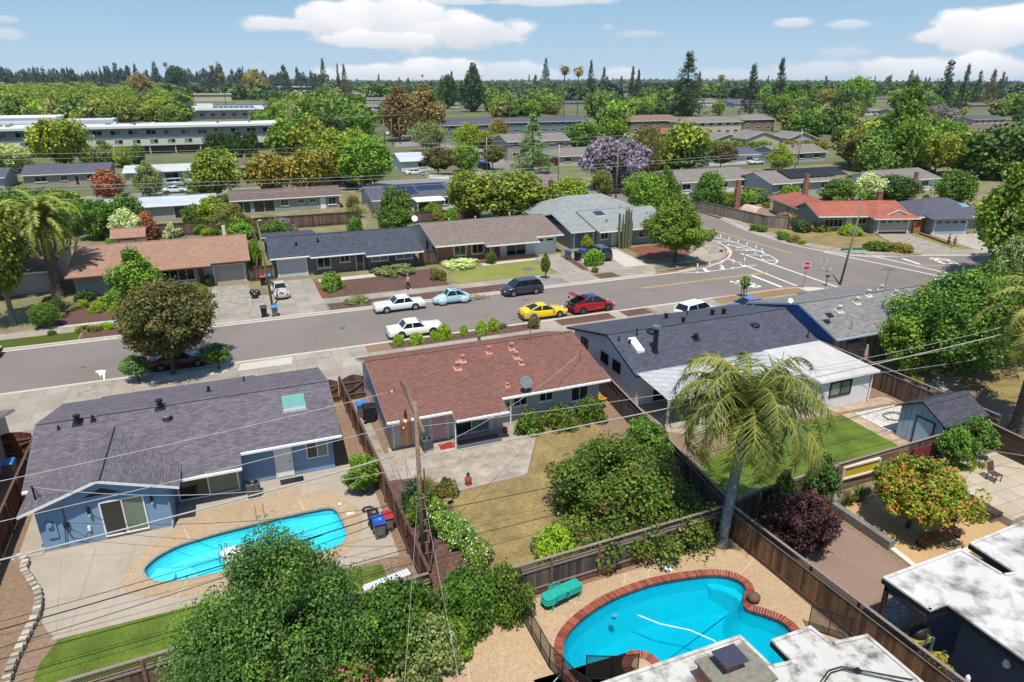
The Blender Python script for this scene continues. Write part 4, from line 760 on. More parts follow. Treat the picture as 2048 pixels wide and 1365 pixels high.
root, rf, zf, sl = house('grey blue house with a pale grey shingle roof, skylight and covered garage front', 'pale_roof_house', 46.0, 57.5, 82.3, 93, 2.5, 88.0, 4.2, LGR, STD,
    Fs=[(45.6, 58.1, 80.9)], Bs=[(45.6, 58.1, 93.6)], feats=[('door', 48.2, WHT), ('win', 52.6, .9, 2.2, 1.1), ('win', 46.5, 1.1, 1.2, 1.1), ('sky', 47.6, 85.6, 1.5, 1.5, gloss('dark_skylight', (40, 44, 60), .2)), ('vent', 48.2, 83.8, GALV), ('vent', 54, 90, GALV)])
w = MB(); w.prism([(42.4, 83.2), (46.0, 83.2), (46.0, 101), (42.4, 101)], -.1, 2.45); gw = part('garage_wall', w, STD, root); garage(root, (42.9, 83.2, 0), (1, 0, 0), (0, -1, 0), 2.9, 2.1, paint('slate_garage_screen', (110, 122, 132)), fm=WHT)
r = MB(); r.slab([(41.9, 82.2, 2.5), (45.6, 82.2, 2.5), (45.6, 88.6, 4.0), (41.9, 88.6, 4.0)], .17, 0, 1); r.slab([(41.9, 88.6, 4.0), (45.6, 88.6, 4.0), (45.6, 93, 2.9), (41.9, 93, 2.9)], .16, 0, 1); a = [(41.8, 90, 2.7), (60, 90, 2.7), (60, 102, 2.7), (41.8, 102, 2.7), (48, 96, 5.1), (54, 96, 5.1)]
for q in ((0, 1, 5, 4), (1, 2, 5), (2, 3, 4, 5), (3, 0, 4)): r.slab([a[i] for i in q], .16, 0, 1)
part('garage_roof', r, [LGR, WHT], root)
w = MB(); w.prism([(42.6, 93.5), (59.4, 93.7), (59.4, 100.5), (42.6, 98.6)], -.1, 2.6); part('rear_wall', w, STD, root)

# the corner house with the clay tile roof, built square and then turned to the bend of the street
root, rf, zf, sl = house('grey corner house with an orange clay tile roof and half open garage door', 'tile_roof_house', -8.0, 5.6, 2.2, 9.2, 2.5, 6.2, 4.0, TILE, STE, loc=(0, 0, 0), ridge_m=TILE,
    Fs=[(-8.6, -1.6, 1.1), (-1.6, 6.1, 1.1)], Bs=[(-8.6, 6.1, 9.8)], feats=[('win', -7.0, .7, 2.9, 1.2, None, GLASS, 4), ('door', -3.6), ('win', -1.8, 1.1, 1.4, .9), ('vent', -1, 7, VENTW), ('vent', 1, 6.8, VENTW), ('chim', 4.6, 8.2, 5.0)])
w = MB(); w.box(-.2, -.0, -.1, 5.55, 2.2, 2.45); part('garage_wall', w, STE, root); garage(root, (.35, 0, 0), (1, 0, 0), (0, -1, 0), 4.6, 2.15, GARG, lights=4, ajar=.35, label='garage door raised a little off the ground')
r = MB(); r.slab([(-.9, -.8, 2.45), (6.3, -.8, 2.45), (3.9, 3.1, 3.85), (1.5, 3.1, 3.85)], .16, 0, 1); r.slab([(-.9, -.8, 2.45), (1.5, 3.1, 3.85), (1.4, 6.2, 4.03), (-.9, 3.2, 2.9)], .16, 0, 1); r.slab([(6.3, -.8, 2.45), (3.9, 3.1, 3.85), (4.2, 6.2, 4.03), (6.3, 3.4, 2.9)], .16, 0, 1); r.slab([(1.5, 3.1, 3.86), (3.9, 3.1, 3.86), (4.2, 6.2, 4.04), (1.4, 6.2, 4.04)], .1, 0, 1)
wr = part('garage_roof', r, [TILE, WHT], root); g = MB(); g.solid([(1.6, .2, 2.86), (4.8, .2, 2.86), (3.2, .2, 3.5), (3.2, 2.4, 3.62)], [(0, 1, 2), (0, 2, 3), (1, 3, 2)], fm=[0, 1, 1]); part('gablet', g, [GARG, TILE], wr)
g = MB(); g.beam((1.5, .15, 2.86), (3.2, .15, 3.54), .1); g.beam((4.9, .15, 2.86), (3.2, .15, 3.54), .1); part('barge_board', g, WHT, wr)
w = MB(); w.box(-8, 9.2, -.1, -2.6, 19, 2.4); part('wing_wall', w, STE, root); r = MB(); a = [(-8.7, 8.4, 2.5), (-8.7, 19.8, 2.5), (-1.9, 19.8, 2.5), (-1.9, 8.4, 2.5), (-5.3, 8.0, 3.9), (-5.3, 16.4, 3.9)]
r.slab([a[0], a[1], a[5], a[4]], .16, 0, 1); r.slab([a[1], a[2], a[5]], .16, 0, 1); r.slab([a[2], a[3], a[4], a[5]], .16, 0, 1); r.slab([a[0], a[4], a[3]], .16, 0, 1); part('wing_roof', r, [TILE, WHT], root)
opening(root, 'window', (-8.0, 13.5, .9), (0, -1, 0), (-1, 0, 0), 1.6, 1.1)
place(root, (89.6, 74.6, 0), R(-19))
root, rf, zf, sl = house('house with a grey shingle hip roof, skylight and blue grey double garage door', 'grey_hip_roof_house', -1.2, 10.5, 1.8, 11.5, 2.5, 6.8, 4.4, SLR, STF, loc=(0, 0, 0), hip=4.6, Fs=[(-1.8, 11.1, 1.1)], Bs=[(-1.8, 11.1, 12.2)])
w = MB(); w.box(-.1, 0, -.1, 5.6, 1.8, 2.4); part('garage_wall', w, STF, root); garage(root, (.3, 0, 0), (1, 0, 0), (0, -1, 0), 5.0, 2.15, GARB, lights=4)
r = MB(); r.slab([(-.8, -.8, 2.45), (6.4, -.8, 2.45), (2.8, 3.4, 3.5)], .16, 0, 1); r.slab([(-.8, -.8, 2.45), (2.8, 3.4, 3.5), (2.8, 4.9, 3.75), (-.8, 2.2, 2.75)], .16, 0, 1); r.slab([(6.4, -.8, 2.45), (2.8, 3.4, 3.5), (2.8, 4.9, 3.75), (6.4, 2.2, 2.75)], .16, 0, 1); part('garage_roof', r, [SLR, SLR], root)
k = MB(); k.slab([(7.0, 3.9, 3.55), (8.2, 3.9, 3.55), (8.2, 4.9, 3.85), (7.0, 4.9, 3.85)], .1, 0, 1); part('skylight', k, [SKYG, WHT], rf)
door(root, (8.4, 1.8, 0), (1, 0, 0), (0, -1, 0), m=DKMET)
place(root, (97.0, 71.0, 0), R(-17))

# ---- the rows behind
def row(label, name, x0, x1, y, D, rm, wm, eave=2.5, rise=1.5, feats=(), hip=0., z0=0, **k):
    return house(label, name, x0, x1, y, y+D, eave, y+D*.5, eave+rise, rm, wm, feats=feats, hip=hip, **k)
row('low house with a very pale metal roof and a small patio', 'pale_roof_bungalow', -19.5, -3.2, 127.5, 7, WMR, STA, 2.4, 1.0, [('slid', -9.6, 5), ('vent', -11, 132), ('vent', -14, 132.5), ('win', -5.5, 1, 1.4, 1)])
row('house with a dull brown roof and grey back wall above a small lawn', 'brown_roof_bungalow', -.4, 17.8, 128.2, 6, BRN2, STE, 2.4, 1.3, [('slid', .2, 2.4), ('slid', 3.0, 3.6), ('win', 7.6, 1, 1.3, 1.1), ('win', 10.6, 1.2, 1, .8), ('win', 12.6, 1.2, 1, .8), ('door', 14.4), ('win', 15.8, .7, 1.4, 1.3), ('vent', 8.9, 130.5, TERRA), ('vent', 9.6, 131, TERRA), ('vent', 10.6, 130.7, TERRA), ('vent', 12.6, 131, TERRA)])
root, rf, zf, sl = row('dark roofed house covered in blue solar panels with a white patio cover', 'solar_roof_house', 22.3, 36.6, 118.8, 12, SLR, paint('white_siding', (196, 194, 190)), 2.5, 1.6, [('solar', 25, 30.5, 120, 124.2), ('solar', 30.8, 36, 121.5, 124.4), ('slid', 30.4, 3), ('win', 34.4, 1, 1.2, 1), ('win', 26, 1, 1.4, 1)])
k = MB(); k.slab([(29, 115.5, 2.35), (34.2, 115.5, 2.35), (34.2, 118.8, 2.6), (29, 118.8, 2.6)], .12, 0, 0); pc = part('patio_cover', k, WHT, root)
for x in (29.2, 34.0): k = MB(); k.box(x-.05, 115.6, 0, x+.05, 115.7, 2.25); part('post', k, WHT, pc)
row('teal gabled house seen behind the spreading magnolia', 'teal_house', 47, 54, 112, 8, BRR, TEAL, 2.5, 1.5, [('chim', 53.2, 113, 5.0)])
row('grey house with a plain slate roof and dry front lawn at the far left', 'slate_roof_bungalow', -42, -25.6, 180.5, 11, SLR, STF, 2.5, 1.6, [('win', -40, .9, 2.4, 1.2), ('win', -35, 1, 1.3, 1.1), ('door', -32.4, BROWN), ('win', -30, 1, 2.4, 1.1)])
row('pale blue house with a flat white gravel roof and blue front door', 'white_roof_bungalow', -22, -5.8, 177.5, 12, mat('white_gravel_roof', (180, 182, 178), (164, 166, 162), scale=2), PBL, 2.5, .9, [('win', -20, 1, 1.4, 1), ('door', -15.4, BLUE), ('win', -14, .7, 3, 1.4), ('gar', -10.2, 3.8, 2.1)])
row('brown roofed bungalow half hidden behind orange tinged trees', 'brown_roof_bungalow', .9, 26, 180, 10, BRN2, STE, 2.5, 1.6, [('win', 2, .8, 2.4, 1.3), ('win', 8, 1, 1.6, 1.1)])
root, rf, zf, sl = row('white house with a pale metal roof and dark solar panels near the bend', 'white_metal_roof_house', 40.7, 58.5, 176, 11, WMR, STC, 2.6, 1.6, [('solar', 51, 56, 178.5, 181, (40, 40, 54)), ('win', 45, .9, 2.4, 1.4), ('gar', 51.5, 5, 2.1, paint('putty', (160, 152, 142)))])
row('slate blue roofed house at the left edge of the scene', 'slate_roof_bungalow', -60, -45, 178, 11, SLR, PBL, 2.5, 1.5)
row('house with a brown roof in shade under the magnolia at the left edge', 'shaded_house', -34, -19.5, 86, 11, BRN2, STA, 2.5, 1.5, [('win', -30, .9, 2, 1.2, None), ('win', -25, 1, 1.8, 1.1)])
root, rf, zf, sl = row('small garden shed with a tan roof and white doors behind the date palm', 'garden_shed', -15.6, -12.2, 103.5, 4, TANR, STC, 2.1, .9, [], trim=BROWN); door(root, (-15, 103.5, 0), (1, 0, 0), (0, -1, 0), 1.9, 1.8, WHT, fm=BROWN)

def FH(label, name, pxl, pxr, py, ez, depth, rise, rm, wm, feats=0, hip=0., trim=None, group=None, gable=False, rot=0.):
    """a house in the distance whose front eave is seen from pxl to pxr at row py and stands ez high"""
    X, Y = W(pxl, py, ez); L = (pxr-pxl)*MPP(X, Y, ez)/.93; fs = []
    n = max(1, int(L/4.5)); H = 1.2
    for st in range(1 if ez < 4 else 2):
        zb = .9 if st == 0 and ez < 4 else (.9+st*2.7)
        for i in range(n):
            fs.append(('win', .9+L*(i+.15)/n*.96, zb if ez < 4 else .9+st*2.75, min(2., L/n*.45), H))
    if gable:
        # ridge runs away from the street: a gable faces the viewer
        root = thing(name, label, 'house', (0, 0, 0), group); w = MB(); pr = [(0, -.15), (L, -.15), (L, ez), (L/2, ez+rise), (0, ez)]
        w.solid([(x, 0, z) for x, z in pr]+[(x, depth, z) for x, z in pr], [(0, 1, 2, 3, 4), (9, 8, 7, 6, 5)]+[(i, 5+i, 5+(i+1) % 5, (i+1) % 5) for i in range(5)]); part('wall', w, wm, root)
        r = MB(); sl = rise/(L/2)
        r.slab([(-.5, -.5, ez-.5*sl+.15), (L/2, -.5, ez+rise+.15), (L/2, depth+.5, ez+rise+.15), (-.5, depth+.5, ez-.5*sl+.15)], .16, 0, 1); r.slab([(L+.5, -.5, ez-.5*sl+.15), (L/2, -.5, ez+rise+.15), (L/2, depth+.5, ez+rise+.15), (L+.5, depth+.5, ez-.5*sl+.15)], .16, 0, 1); part('roof', r, [rm, trim or WHT], root)
        for st in range(1 if ez < 4 else 2):
            for q in (.15, .6): opening(root, 'window', (L*q, 0, .9+2.7*st), (1, 0, 0), (0, -1, 0), min(2, L*.25), 1.1)
    else:
        root = house(label, name, 0, L, 0, depth, ez, depth/2, ez+rise, rm, wm, loc=(0, 0, 0), feats=fs, hip=hip, trim=trim, group=group)[0]
    return place(root, (X, Y, 0), rot)
BRK = sh('cocoa_shingle', (142, 118, 100), (122, 100, 84)); ORB = sh('russet_shingle', (150, 108, 86), (130, 90, 72))
FH('two storey taupe house with a grey brown roof behind the cedar', 'two_storey_house', 1015, 1142, 284, 5.2, 12, 1.8, GRR, STF)
FH('bungalow with a grey roof and small front gable beyond the cedar', 'grey_roof_bungalow', 1118, 1235, 313, 2.5, 11, 1.7, GRR, BEI, hip=4)
FH('long low teal house whose dark roof spans behind the palms, left half', 'long_teal_house', 905, 1190, 248, 5, 14, 1.6, SLR, TEAL)
FH('dark roofed teal two storey block left of the palms behind yellow trees', 'teal_block', 868, 985, 252, 5, 14, 1.6, SLR, TEAL)
FH('brown two storey house with a low cocoa roof right of the jacaranda', 'cocoa_roof_house', 1262, 1382, 243, 5.2, 13, 2.2, BRK, TAU, hip=5)
FH('two storey house with a wide grey brown roof in the middle of its row', 'wide_roof_house', 1378, 1500, 246, 5.2, 14, 2, GRR, BEI, hip=5)
FH('two storey house with a grey brown roof at the right end of its row', 'wide_roof_house', 1488, 1560, 240, 5.2, 12, 2, GRR, TAU, hip=4)
FH('low house with a russet roof and one pale chimney below the two storey row', 'russet_roof_house', 1300, 1370, 268, 2.8, 10, 1.6, ORB, TAU)
FH('gabled house with a russet roof, leftmost of the hedge row', 'gabled_house', 1372, 1440, 278, 2.6, 10, 1.8, ORB, BEI, gable=True)
FH('gabled house with a grey roof, second of the hedge row', 'gabled_house', 1425, 1500, 281, 2.6, 10, 1.8, GRR, BEI, gable=True)
FH('taller gabled tan house with a white garage, third of the hedge row', 'gabled_house', 1492, 1572, 278, 3.4, 10, 2, GRR, BEI, gable=True)
FH('isolated gabled house with a grey roof above the rust coloured hedge', 'gabled_house', 1580, 1640, 277, 2.6, 10, 1.8, GRR, PBL, gable=True)
FH('pale house with a slate roof and white garage right of the street tree', 'slate_roof_house', 1420, 1535, 313, 2.5, 11, 1.6, SLR, STC)
FH('grey roofed house with a white gabled garage and brick chimney', 'grey_roof_house', 1560, 1672, 308, 2.5, 12, 1.8, GRR, PBL)
FH('house with a grey brown roof, tall brick chimney and dish', 'chimney_house', 1352, 1530, 366, 2.5, 11, 1.8, GRR, STC)
r_ = FH('blue grey house with black pool heating panels across its roof', 'panel_roof_house', 1545, 1705, 368, 2.5, 11, 1.8, GRR, PBL)
FH('house with a blue solar roof and white lattice porch far right', 'solar_porch_house', 1790, 1905, 362, 2.5, 11, 1.5, GRR, STC)
FH('brown gabled garage house in the shade beside the tall leaning tree', 'shaded_gable_house', 1805, 1870, 328, 2.6, 10, 1.8, BRN2, STB, gable=True)
FH('pale blue two storey house with a mossy brown roof at the right edge', 'mossy_roof_house', 1940, 2075, 262, 5, 10, 1.6, BRN2, PBL)
FH('small white house with dark solar panels below the dark oak', 'small_white_house', 1722, 1775, 222, 2.8, 12, 1.4, GRR, STC)
FH('beige roofed bungalow between dark trees on the right', 'beige_roof_bungalow', 1725, 1775, 243, 3, 10, 1.6, BRK, PBL)
FH('low slate roofed house beside the blossoming purple tree', 'low_slate_house', 1862, 1950, 236, 2.8, 12, 1.8, SLR, STF, hip=4)
for (a, b, py, rm, wm, nm) in [(690, 760, 228, SLR, STC, 'white walled house with a dark roof behind the eucalyptus'), (1395, 1440, 205, GRR, STC, 'pale roofed house glimpsed below the largest redwood'), (1455, 1500, 203, SLR, PBL, 'slate roofed house glimpsed right of the largest redwood'), (1885, 1925, 208, SLR, STC, 'small dark roofed house near the far right conifers'), (925, 965, 196, BRR, BEI, 'small brown roof showing above trees left of the tall oak'),
                             (1240, 1262, 192, ORB, paint('brick_red_wall', (150, 86, 76)), 'tiny red house among the far palms'), (1690, 1735, 216, WMR, STC, 'white roofed house among trees far right'), (500, 560, 238, GRR, BEI, 'low grey roof beside the end of the apartment block')]:
    FH(nm, 'distant_house', a, b, py, 3, 12, 1.6, rm, wm)

# pool heating panels and the other roof kit on the rows at the right
r_ = [o for o in bpy.data.objects if o.name == 'panel_roof_house'][0]
# ---- white apartment block and its neighbours
AW = paint('apartment_cream', (196, 192, 182)); AB = paint('apartment_blue_grey', (142, 150, 160)); AR = paint('apartment_roof_white', (204, 206, 208))
a = thing('apartment_block', 'long cream and blue grey apartment block with a flat white roof', 'building', (-28, 256, 0))
X0, X1, Y0, Y1 = -86, 16.5, 252, 268
w = MB(); w.box(X0, Y0, 2.4, X1, Y1, 5.1, 0); w.box(X0, Y0-.02+.05, 5.1, X1, Y1, 7.8, 1); w.box(X0, Y0+2.5, -.1, X1, Y1, 2.4, 2); part('wall', w, [AW, AB, STB], a)
r = MB(); r.box(X0-1, Y0-1.3, 7.8, X1+1, Y1+1, 8.5, 0); rf = part('roof', r, AR, a)
rr = random.Random(8)
for i in range(20):
    x = X0+3+i*5; opening(a, 'window', (x, Y0+.03, 5.75), (1, 0, 0), (0, -1, 0), 2.9, 1.5, panes=[GLASS, GLASSB] if i % 3 else [GLASS, GLASS])
    opening(a, 'window', (x+.7, Y0, 3.1), (1, 0, 0), (0, -1, 0), 2.4, 1.3, panes=[GLASSB, GLASS])
for i in range(26): x, y = rr.uniform(X0+3, X1-3), rr.uniform(Y0+1, Y1-3); s = rr.uniform(.3, .8); k = MB(); k.box(x-s, y-.4, 8.5, x+s, y+.4, 8.5+rr.uniform(.4, 1)); part('roof_unit', k, [GALV, STB, WHT][i % 3], rf)
for i in range(14): k = MB(); k.box(X0+4+i*7.4, Y0+.3, -.1, X0+4.3+i*7.4, Y0+.6, 2.4); part('carport_post', k, AW, a)
k = MB(); k.box(X1-.5, Y0-1, 0, X1+.2, Y0-.4, 7.8); part('stair_post', k, paint('orange_post', (190, 128, 60)), a)
b = thing('white_box_building', 'white box shaped building rising behind the apartment roof', 'building', (-62, 276, 0)); w = MB(); w.box(-76, 270, 0, -50, 284, 10.6); part('wall', w, AR, b); w = MB(); w.box(-49.5, 272, 0, -34, 284, 9.6); part('lower_wall', w, paint('pale_sheet', (186, 192, 198)), b); w = MB(); w.box(-76.3, 269.7, 10.6, -49.7, 284.3, 10.9); part('parapet', w, WHT, b)
X, Y = W(365, 220, 5.5)
a = thing('school_building', 'sprawling grey building with a pale roof and blue solar panels', 'building', (X, Y, 0)); w = MB(); w.box(X, Y, 0, X+44, Y+40, 5.5); part('wall', w, PBL, a); r = MB(); r.slab([(X-2, Y-2, 5.5), (X+46, Y-2, 5.5), (X+46, Y+18, 7), (X-2, Y+18, 7)], .5, 0, 1); r.slab([(X-2, Y+42, 5.5), (X+46, Y+42, 5.5), (X+46, Y+18, 7), (X-2, Y+18, 7)], .5, 0, 1); rf = part('roof', r, [WMR, AR], a)
for i in range(7): opening(a, 'window', (X+3+i*6, Y, 1.5), (1, 0, 0), (0, -1, 0), 2.6, 1.8)
k = MB()
for i in range(9): k.slab([(X+14+i*3, Y+4, 6.1), (X+16.6+i*3, Y+4, 6.1), (X+16.6+i*3, Y+15, 6.95), (X+14+i*3, Y+15, 6.95)], .1)
part('solar_panel', k, gloss('solar_cell', (26, 32, 58), .3, .2), rf)
k = MB(); k.box(X+8, Y+2, 6, X+17, Y+8, 8.6); part('roof_box', k, WHT, rf)
X, Y = W(478, 214, 5.5)
a = thing('yellow_building', 'ochre yellow two storey building beside the palm trunks', 'building', (X, Y, 0)); w = MB(); w.box(X, Y, 0, X+18, Y+16, 5.5); part('wall', w, paint('ochre_paint', (196, 138, 36)), a); r = MB(); r.slab([(X-1, Y-1, 5.5), (X+19, Y-1, 5.5), (X+19, Y+17, 6.6), (X-1, Y+17, 6.6)], .4, 0, 1); part('roof', r, [SLR, WHT], a)
for i in range(3): opening(a, 'window', (X+2+i*5.5, Y, 3), (1, 0, 0), (0, -1, 0), 2.4, 1.5)
k = MB(); k.box(X+5, Y-2, 2.4, X+12, Y, 3.4); part('balcony', k, STC, a)
X, Y = W(558, 176, 8)
a = thing('office_building', 'distant dark glazed office building with a flat white roof', 'building', (X, Y, 0)); w = MB(); w.box(X, Y, 0, X+62, Y+30, 9); part('wall', w, AR, a); k = MB(); k.box(X+1, Y-.3, 4, X+61, Y-.02, 8); part('window_band', k, GLASS, a); r = MB(); r.box(X-2, Y-2, 9, X+64, Y+32, 10.5); part('roof', r, AR, a)
X, Y = W(388, 192, 6)
a = thing('cream_building', 'cream building with a flat roof behind the young palms', 'building', (X, Y, 0)); w = MB(); w.box(X, Y, 0, X+38, Y+20, 7); part('wall', w, BEI, a); r = MB(); r.box(X-1, Y-1, 7, X+39, Y+21, 8); part('roof', r, BEI, a)
X, Y = W(18, 153, 20); a = thing('water_tank', 'pale round water tank poking out of the woods at the left edge', 'tank', (X, Y, 0)); k = MB(); k.cyl((X, Y, 0), (X, Y, 19.5), 9, n=24); part('drum', k, GALV, a); k = MB(); k.cyl((X, Y, 19.5), (X, Y, 20.4), 9.3, 8.4, 24); part('lid', k, AR, a)

hr = random.Random(31); FHB = []
for i in range(26):
    px, py = (hr.uniform(1250, 2010), hr.uniform(190, 240)) if i < 18 else (hr.uniform(640, 1200), hr.uniform(186, 216)); w_ = hr.uniform(38, 66)*(py-150)/60
    if any(abs(px-a)<(w_+b)*.6 and abs(py-c) < 9 for a, b, c in FHB) or (py > 214 and 1250 < px < 1680): continue
    FHB.append((px, w_, py)); FH('low roofed house glimpsed among the far trees', 'distant_house', px-w_/2, px+w_/2, py, 2.8, 11, 1.6, [GRR, BRN2, SLR, BRR, BRK][i % 5], [STC, BEI, STF, PBL][i % 4], group='low roofed houses glimpsed among the far trees')
# ================================================================== FENCES, POOLS, GARDEN STRUCTURES
FR = mat('red_stained_boards', (108, 58, 42), (76, 38, 30), c3=(126, 74, 56), kind='rnd', scale=3, mottle=.15, mscale=1); FD = mat('dark_weathered_boards', (92, 80, 74), (66, 58, 55), c3=(112, 98, 88), kind='rnd', scale=3, mottle=.2, mscale=1)
FW_ = mat('streaked_cedar_boards', (118, 92, 64), (84, 62, 46), c3=(140, 98, 60), kind='rnd', scale=2.2, mottle=.3, mscale=1.2); FB = mat('brown_boards', (98, 78, 66), (72, 56, 50), c3=(118, 98, 84), kind='rnd', scale=3, mottle=.2, mscale=1)
RAILG = mat('grey_rail', (138, 124, 114), (110, 98, 90), scale=8); RAILB = mat('brown_rail', (96, 74, 62), (72, 54, 46), scale=8); POSTB = mat('post_wood', (128, 98, 76), (96, 70, 56), scale=8)
ffr = random.Random(3)
def fence(label, pts, h, bm, side=1, lattice=0., cap=None, kick=0., name='wooden_fence', group=None, bw=.145, step=2.4, horiz=False, railm=None):
    """posts stand on the side given (+1 = left of the run)"""
    cap = cap or RAILG; root = thing(name, label, 'fence', (pts[0][0], pts[0][1], 0), group); bd = MB(ffr.random()); lt = MB(); rl = MB(); kk = MB(); bt = h-lattice
    for a, b in zip(pts, pts[1:]):
        a, b = V3(*a, 0), V3(*b, 0); L = (b-a).length; d = (b-a)/L; n = V3(-d.y, d.x, 0); z = V3(0, 0, 1)
        M = Matrix(((d.x, n.x, 0, a.x), (d.y, n.y, 0, a.y), (0, 0, 1, 0), (0, 0, 0, 1)))
        s0 = len(bd.v); 
        if horiz:
            for i in range(int(bt/.17)): 
                for j in range(int(L/2.4)+1): bd.box(j*2.4, -.02, .05+i*.17, min(L, j*2.4+2.39), .012+ffr.uniform(0, .006), .05+i*.17+.16)
        else:
            for i in range(int(L/bw)): o = ffr.uniform(0, .012); bd.box(i*bw+.004, -.02+o, .05 if not kick else kick, i*bw+bw-.006, .002+o, bt+ffr.uniform(-.02, .01))
        bd.xf(M, s0)
        s0 = len(rl.v); rl.box(0, side*.03, .35, L, side*.07, .44); rl.box(0, side*.03, bt-.14, L, side*.07, bt-.05)
        rl.box(0, -.07, h, L, .07, h+.04)
        if lattice: rl.box(0, -.04, bt+.015, L, .04, bt+.06)
        rl.xf(M, s0)
        if lattice:
            s0 = len(lt.v); q = lattice-.09; k = int((L-q)/.11)
            for i in range(k):
                x = i*.11; lt.beam((x, 0, bt+.07), (x+q, 0, h-.01), .012, .034, up=(0, 1, 0)); lt.beam((x+q, .013, bt+.07), (x, .013, h-.01), .012, .034, up=(0, 1, 0))
            lt.xf(M, s0)
        if kick: s0 = len(kk.v); kk.box(0, -.045, 0, L, .0, kick); kk.xf(M, s0)
        m = max(1, round(L/step))
        for i in range(m+1):
            c = a+d*(L*i/m)+n*side*.075; p = MB(); p.box(-.045, -.045, 0, .045, .045, h-.005); p.xf(Matrix(((d.x, n.x, 0, c.x), (d.y, n.y, 0, c.y), (0, 0, 1, 0), (0, 0, 0, 1))))
            if i < m or b == V3(*pts[-1], 0): part('post', p, POSTB, root)
    part('board_panel', bd, bm, root); part('rail', rl, cap, root)
    if lattice: part('lattice', lt, RAILB, root)
    if kick: part('kickboard', kk, railm or mat('kick_wood', (112, 74, 62), (90, 60, 52), scale=5), root)
    return root
fence('dark red stained board fence at the far left beside the blue house', [(-13.1, 46.6), (-12.5, 22)], 1.8, FR, 1, cap=RAILB)
fence('rust red board fence with a long top rail between the blue and the lavender house', [(5.35, 46.5), (5.75, 22.9)], 1.8, FR, -1, cap=RAILB)
fence('dark weathered fence with a lattice top between the dry lawn and the curved pool', [(6.1, 22.5), (20.9, 22.9)], 1.85, FD, -1, .34, kick=.22)
fence('brown fence with a narrow lattice top below the green pool side lawn', [(-12.2, 22.8), (5.8, 23.7)], 1.8, FB, -1, .36)
fence('streaked cedar fence with a lattice top along the right side of the curved pool', [(21.15, 22.8), (21.95, 8)], 1.85, FW_, 1, .38, kick=.22, railm=RAILB)
fence('dark fence with a lattice top between the dry lawn and the charcoal roofed house', [(23.9, 44), (21.3, 23.1)], 1.85, FD, 1, .36)
fence('tall dark fence with a lattice top between the white and grey roofed houses', [(42.7, 44), (43.3, 24.4)], 1.9, FB, 1, .38)
fence('short dark fence beside the green compost bin', [(21.4, 23.2), (23.6, 23.5), (29.2, 23.8)], 1.8, FD, -1)
root = fence('brown horizontal board fence with a framed yellow recess behind the red tipped tree', [(29.2, 23.8), (34.9, 24.0)], 1.85, mat('horizontal_boards', (130, 108, 88), (104, 84, 68), c3=(150, 128, 106), kind='rnd', scale=4), 1, horiz=True)
k = MB(); k.box(29.6, 23.7, .75, 32.4, 23.86, .85); k.box(29.6, 23.7, 1.5, 32.4, 23.86, 1.6); k.box(29.6, 23.7, .85, 29.7, 23.86, 1.5); k.box(32.3, 23.7, .85, 32.4, 23.86, 1.5); fr = part('recess_frame', k, CREAM, root)
k = MB(); k.box(29.7, 23.78, .85, 32.3, 23.81, 1.5); part('yellow_panel', k, paint('mustard_panel', (190, 160, 40)), fr)
fence('dark vertical board fence left of the blue shed', [(34.9, 24.0), (38.0, 24.1)], 1.85, FD, 1); 
k = MB(); k.box(35.2, 23.84, .05, 37.0, 23.9, 1.5); solo('red_panel', k, paint('oxblood_panel', (112, 50, 46)), 'flat dark red panel leaning on the dark fence behind the red tipped tree', 'panel')
fence('long dark horizontal board fence behind the deck chair at the right edge', [(38.0, 24.1), (42.2, 24.2), (41.6, 15)], 1.7, mat('dark_horizontal_boards', (96, 78, 64), (70, 56, 48), c3=(112, 92, 76), kind='rnd', scale=4), 1, horiz=True)
fence('tall brown fence behind the dark roofed house across the street', [(-16, 112.4), (18.5, 111.8)], 2.0, FB, -1, cap=RAILB, bw=.3, step=4)
fence('reddish fence running back beside the small lawn', [(18.6, 111.9), (20.2, 130)], 1.9, FR, 1, cap=RAILB, bw=.3, step=4)
fence('brown fence in front of the solar roofed house', [(24, 108.5), (38, 108)], 1.9, FB, -1, cap=RAILB, bw=.3, step=4)
GP = mat('greyed_lattice_boards', (134, 122, 112), (114, 102, 94), c3=(148, 136, 124), kind='rnd', scale=2)
fence('greyed fence with diagonal panels around the corner lot', [(76.6, 103), (77.8, 84.6), (80.2, 82.4), (83.0, 86)], 1.8, GP, 1, cap=RAILG, bw=.3, step=3)
fence('greyed back fence of the corner lot', [(78, 108), (99, 101)], 1.8, GP, 1, cap=RAILG, bw=.3, step=3)
fence('weathered fence winding beside the tan roofed house', [(1.4, 82.2), (2.2, 96), (1.6, 111)], 1.8, FB, 1, cap=RAILB, bw=.3, step=4)
fence('dark wooden gate fence between the tan roofed and dark grey houses', [(.5, 82.2), (3.2, 82.2)], 1.7, FB, -1, cap=RAILB)
fence('brown gate fence between the dark grey and brick fronted houses', [(20.5, 81.8), (22.7, 81.8)], 1.9, FB, -1, cap=RAILB)
fence('orange brown gate between the tile roofed and hip roofed houses', [(95.1, 73.4), (97.1, 72.6)], 1.8, mat('new_cedar', (176, 116, 66), (146, 90, 52), c3=(190, 134, 84), kind='rnd'), 1, cap=RAILB)
fence('brown fence beside the lawn of the bungalow near the cedar', [W(1062, 335), W(1125, 330)], 1.8, FR, 1, cap=RAILB, bw=.4, step=4)
fence('white picket fence round the solar metal roofed house', [W(836, 345), W(858, 358), W(900, 360), W(962, 350)], 1.0, WHT, 1, cap=WHT, bw=.3, step=3, name='picket_fence')
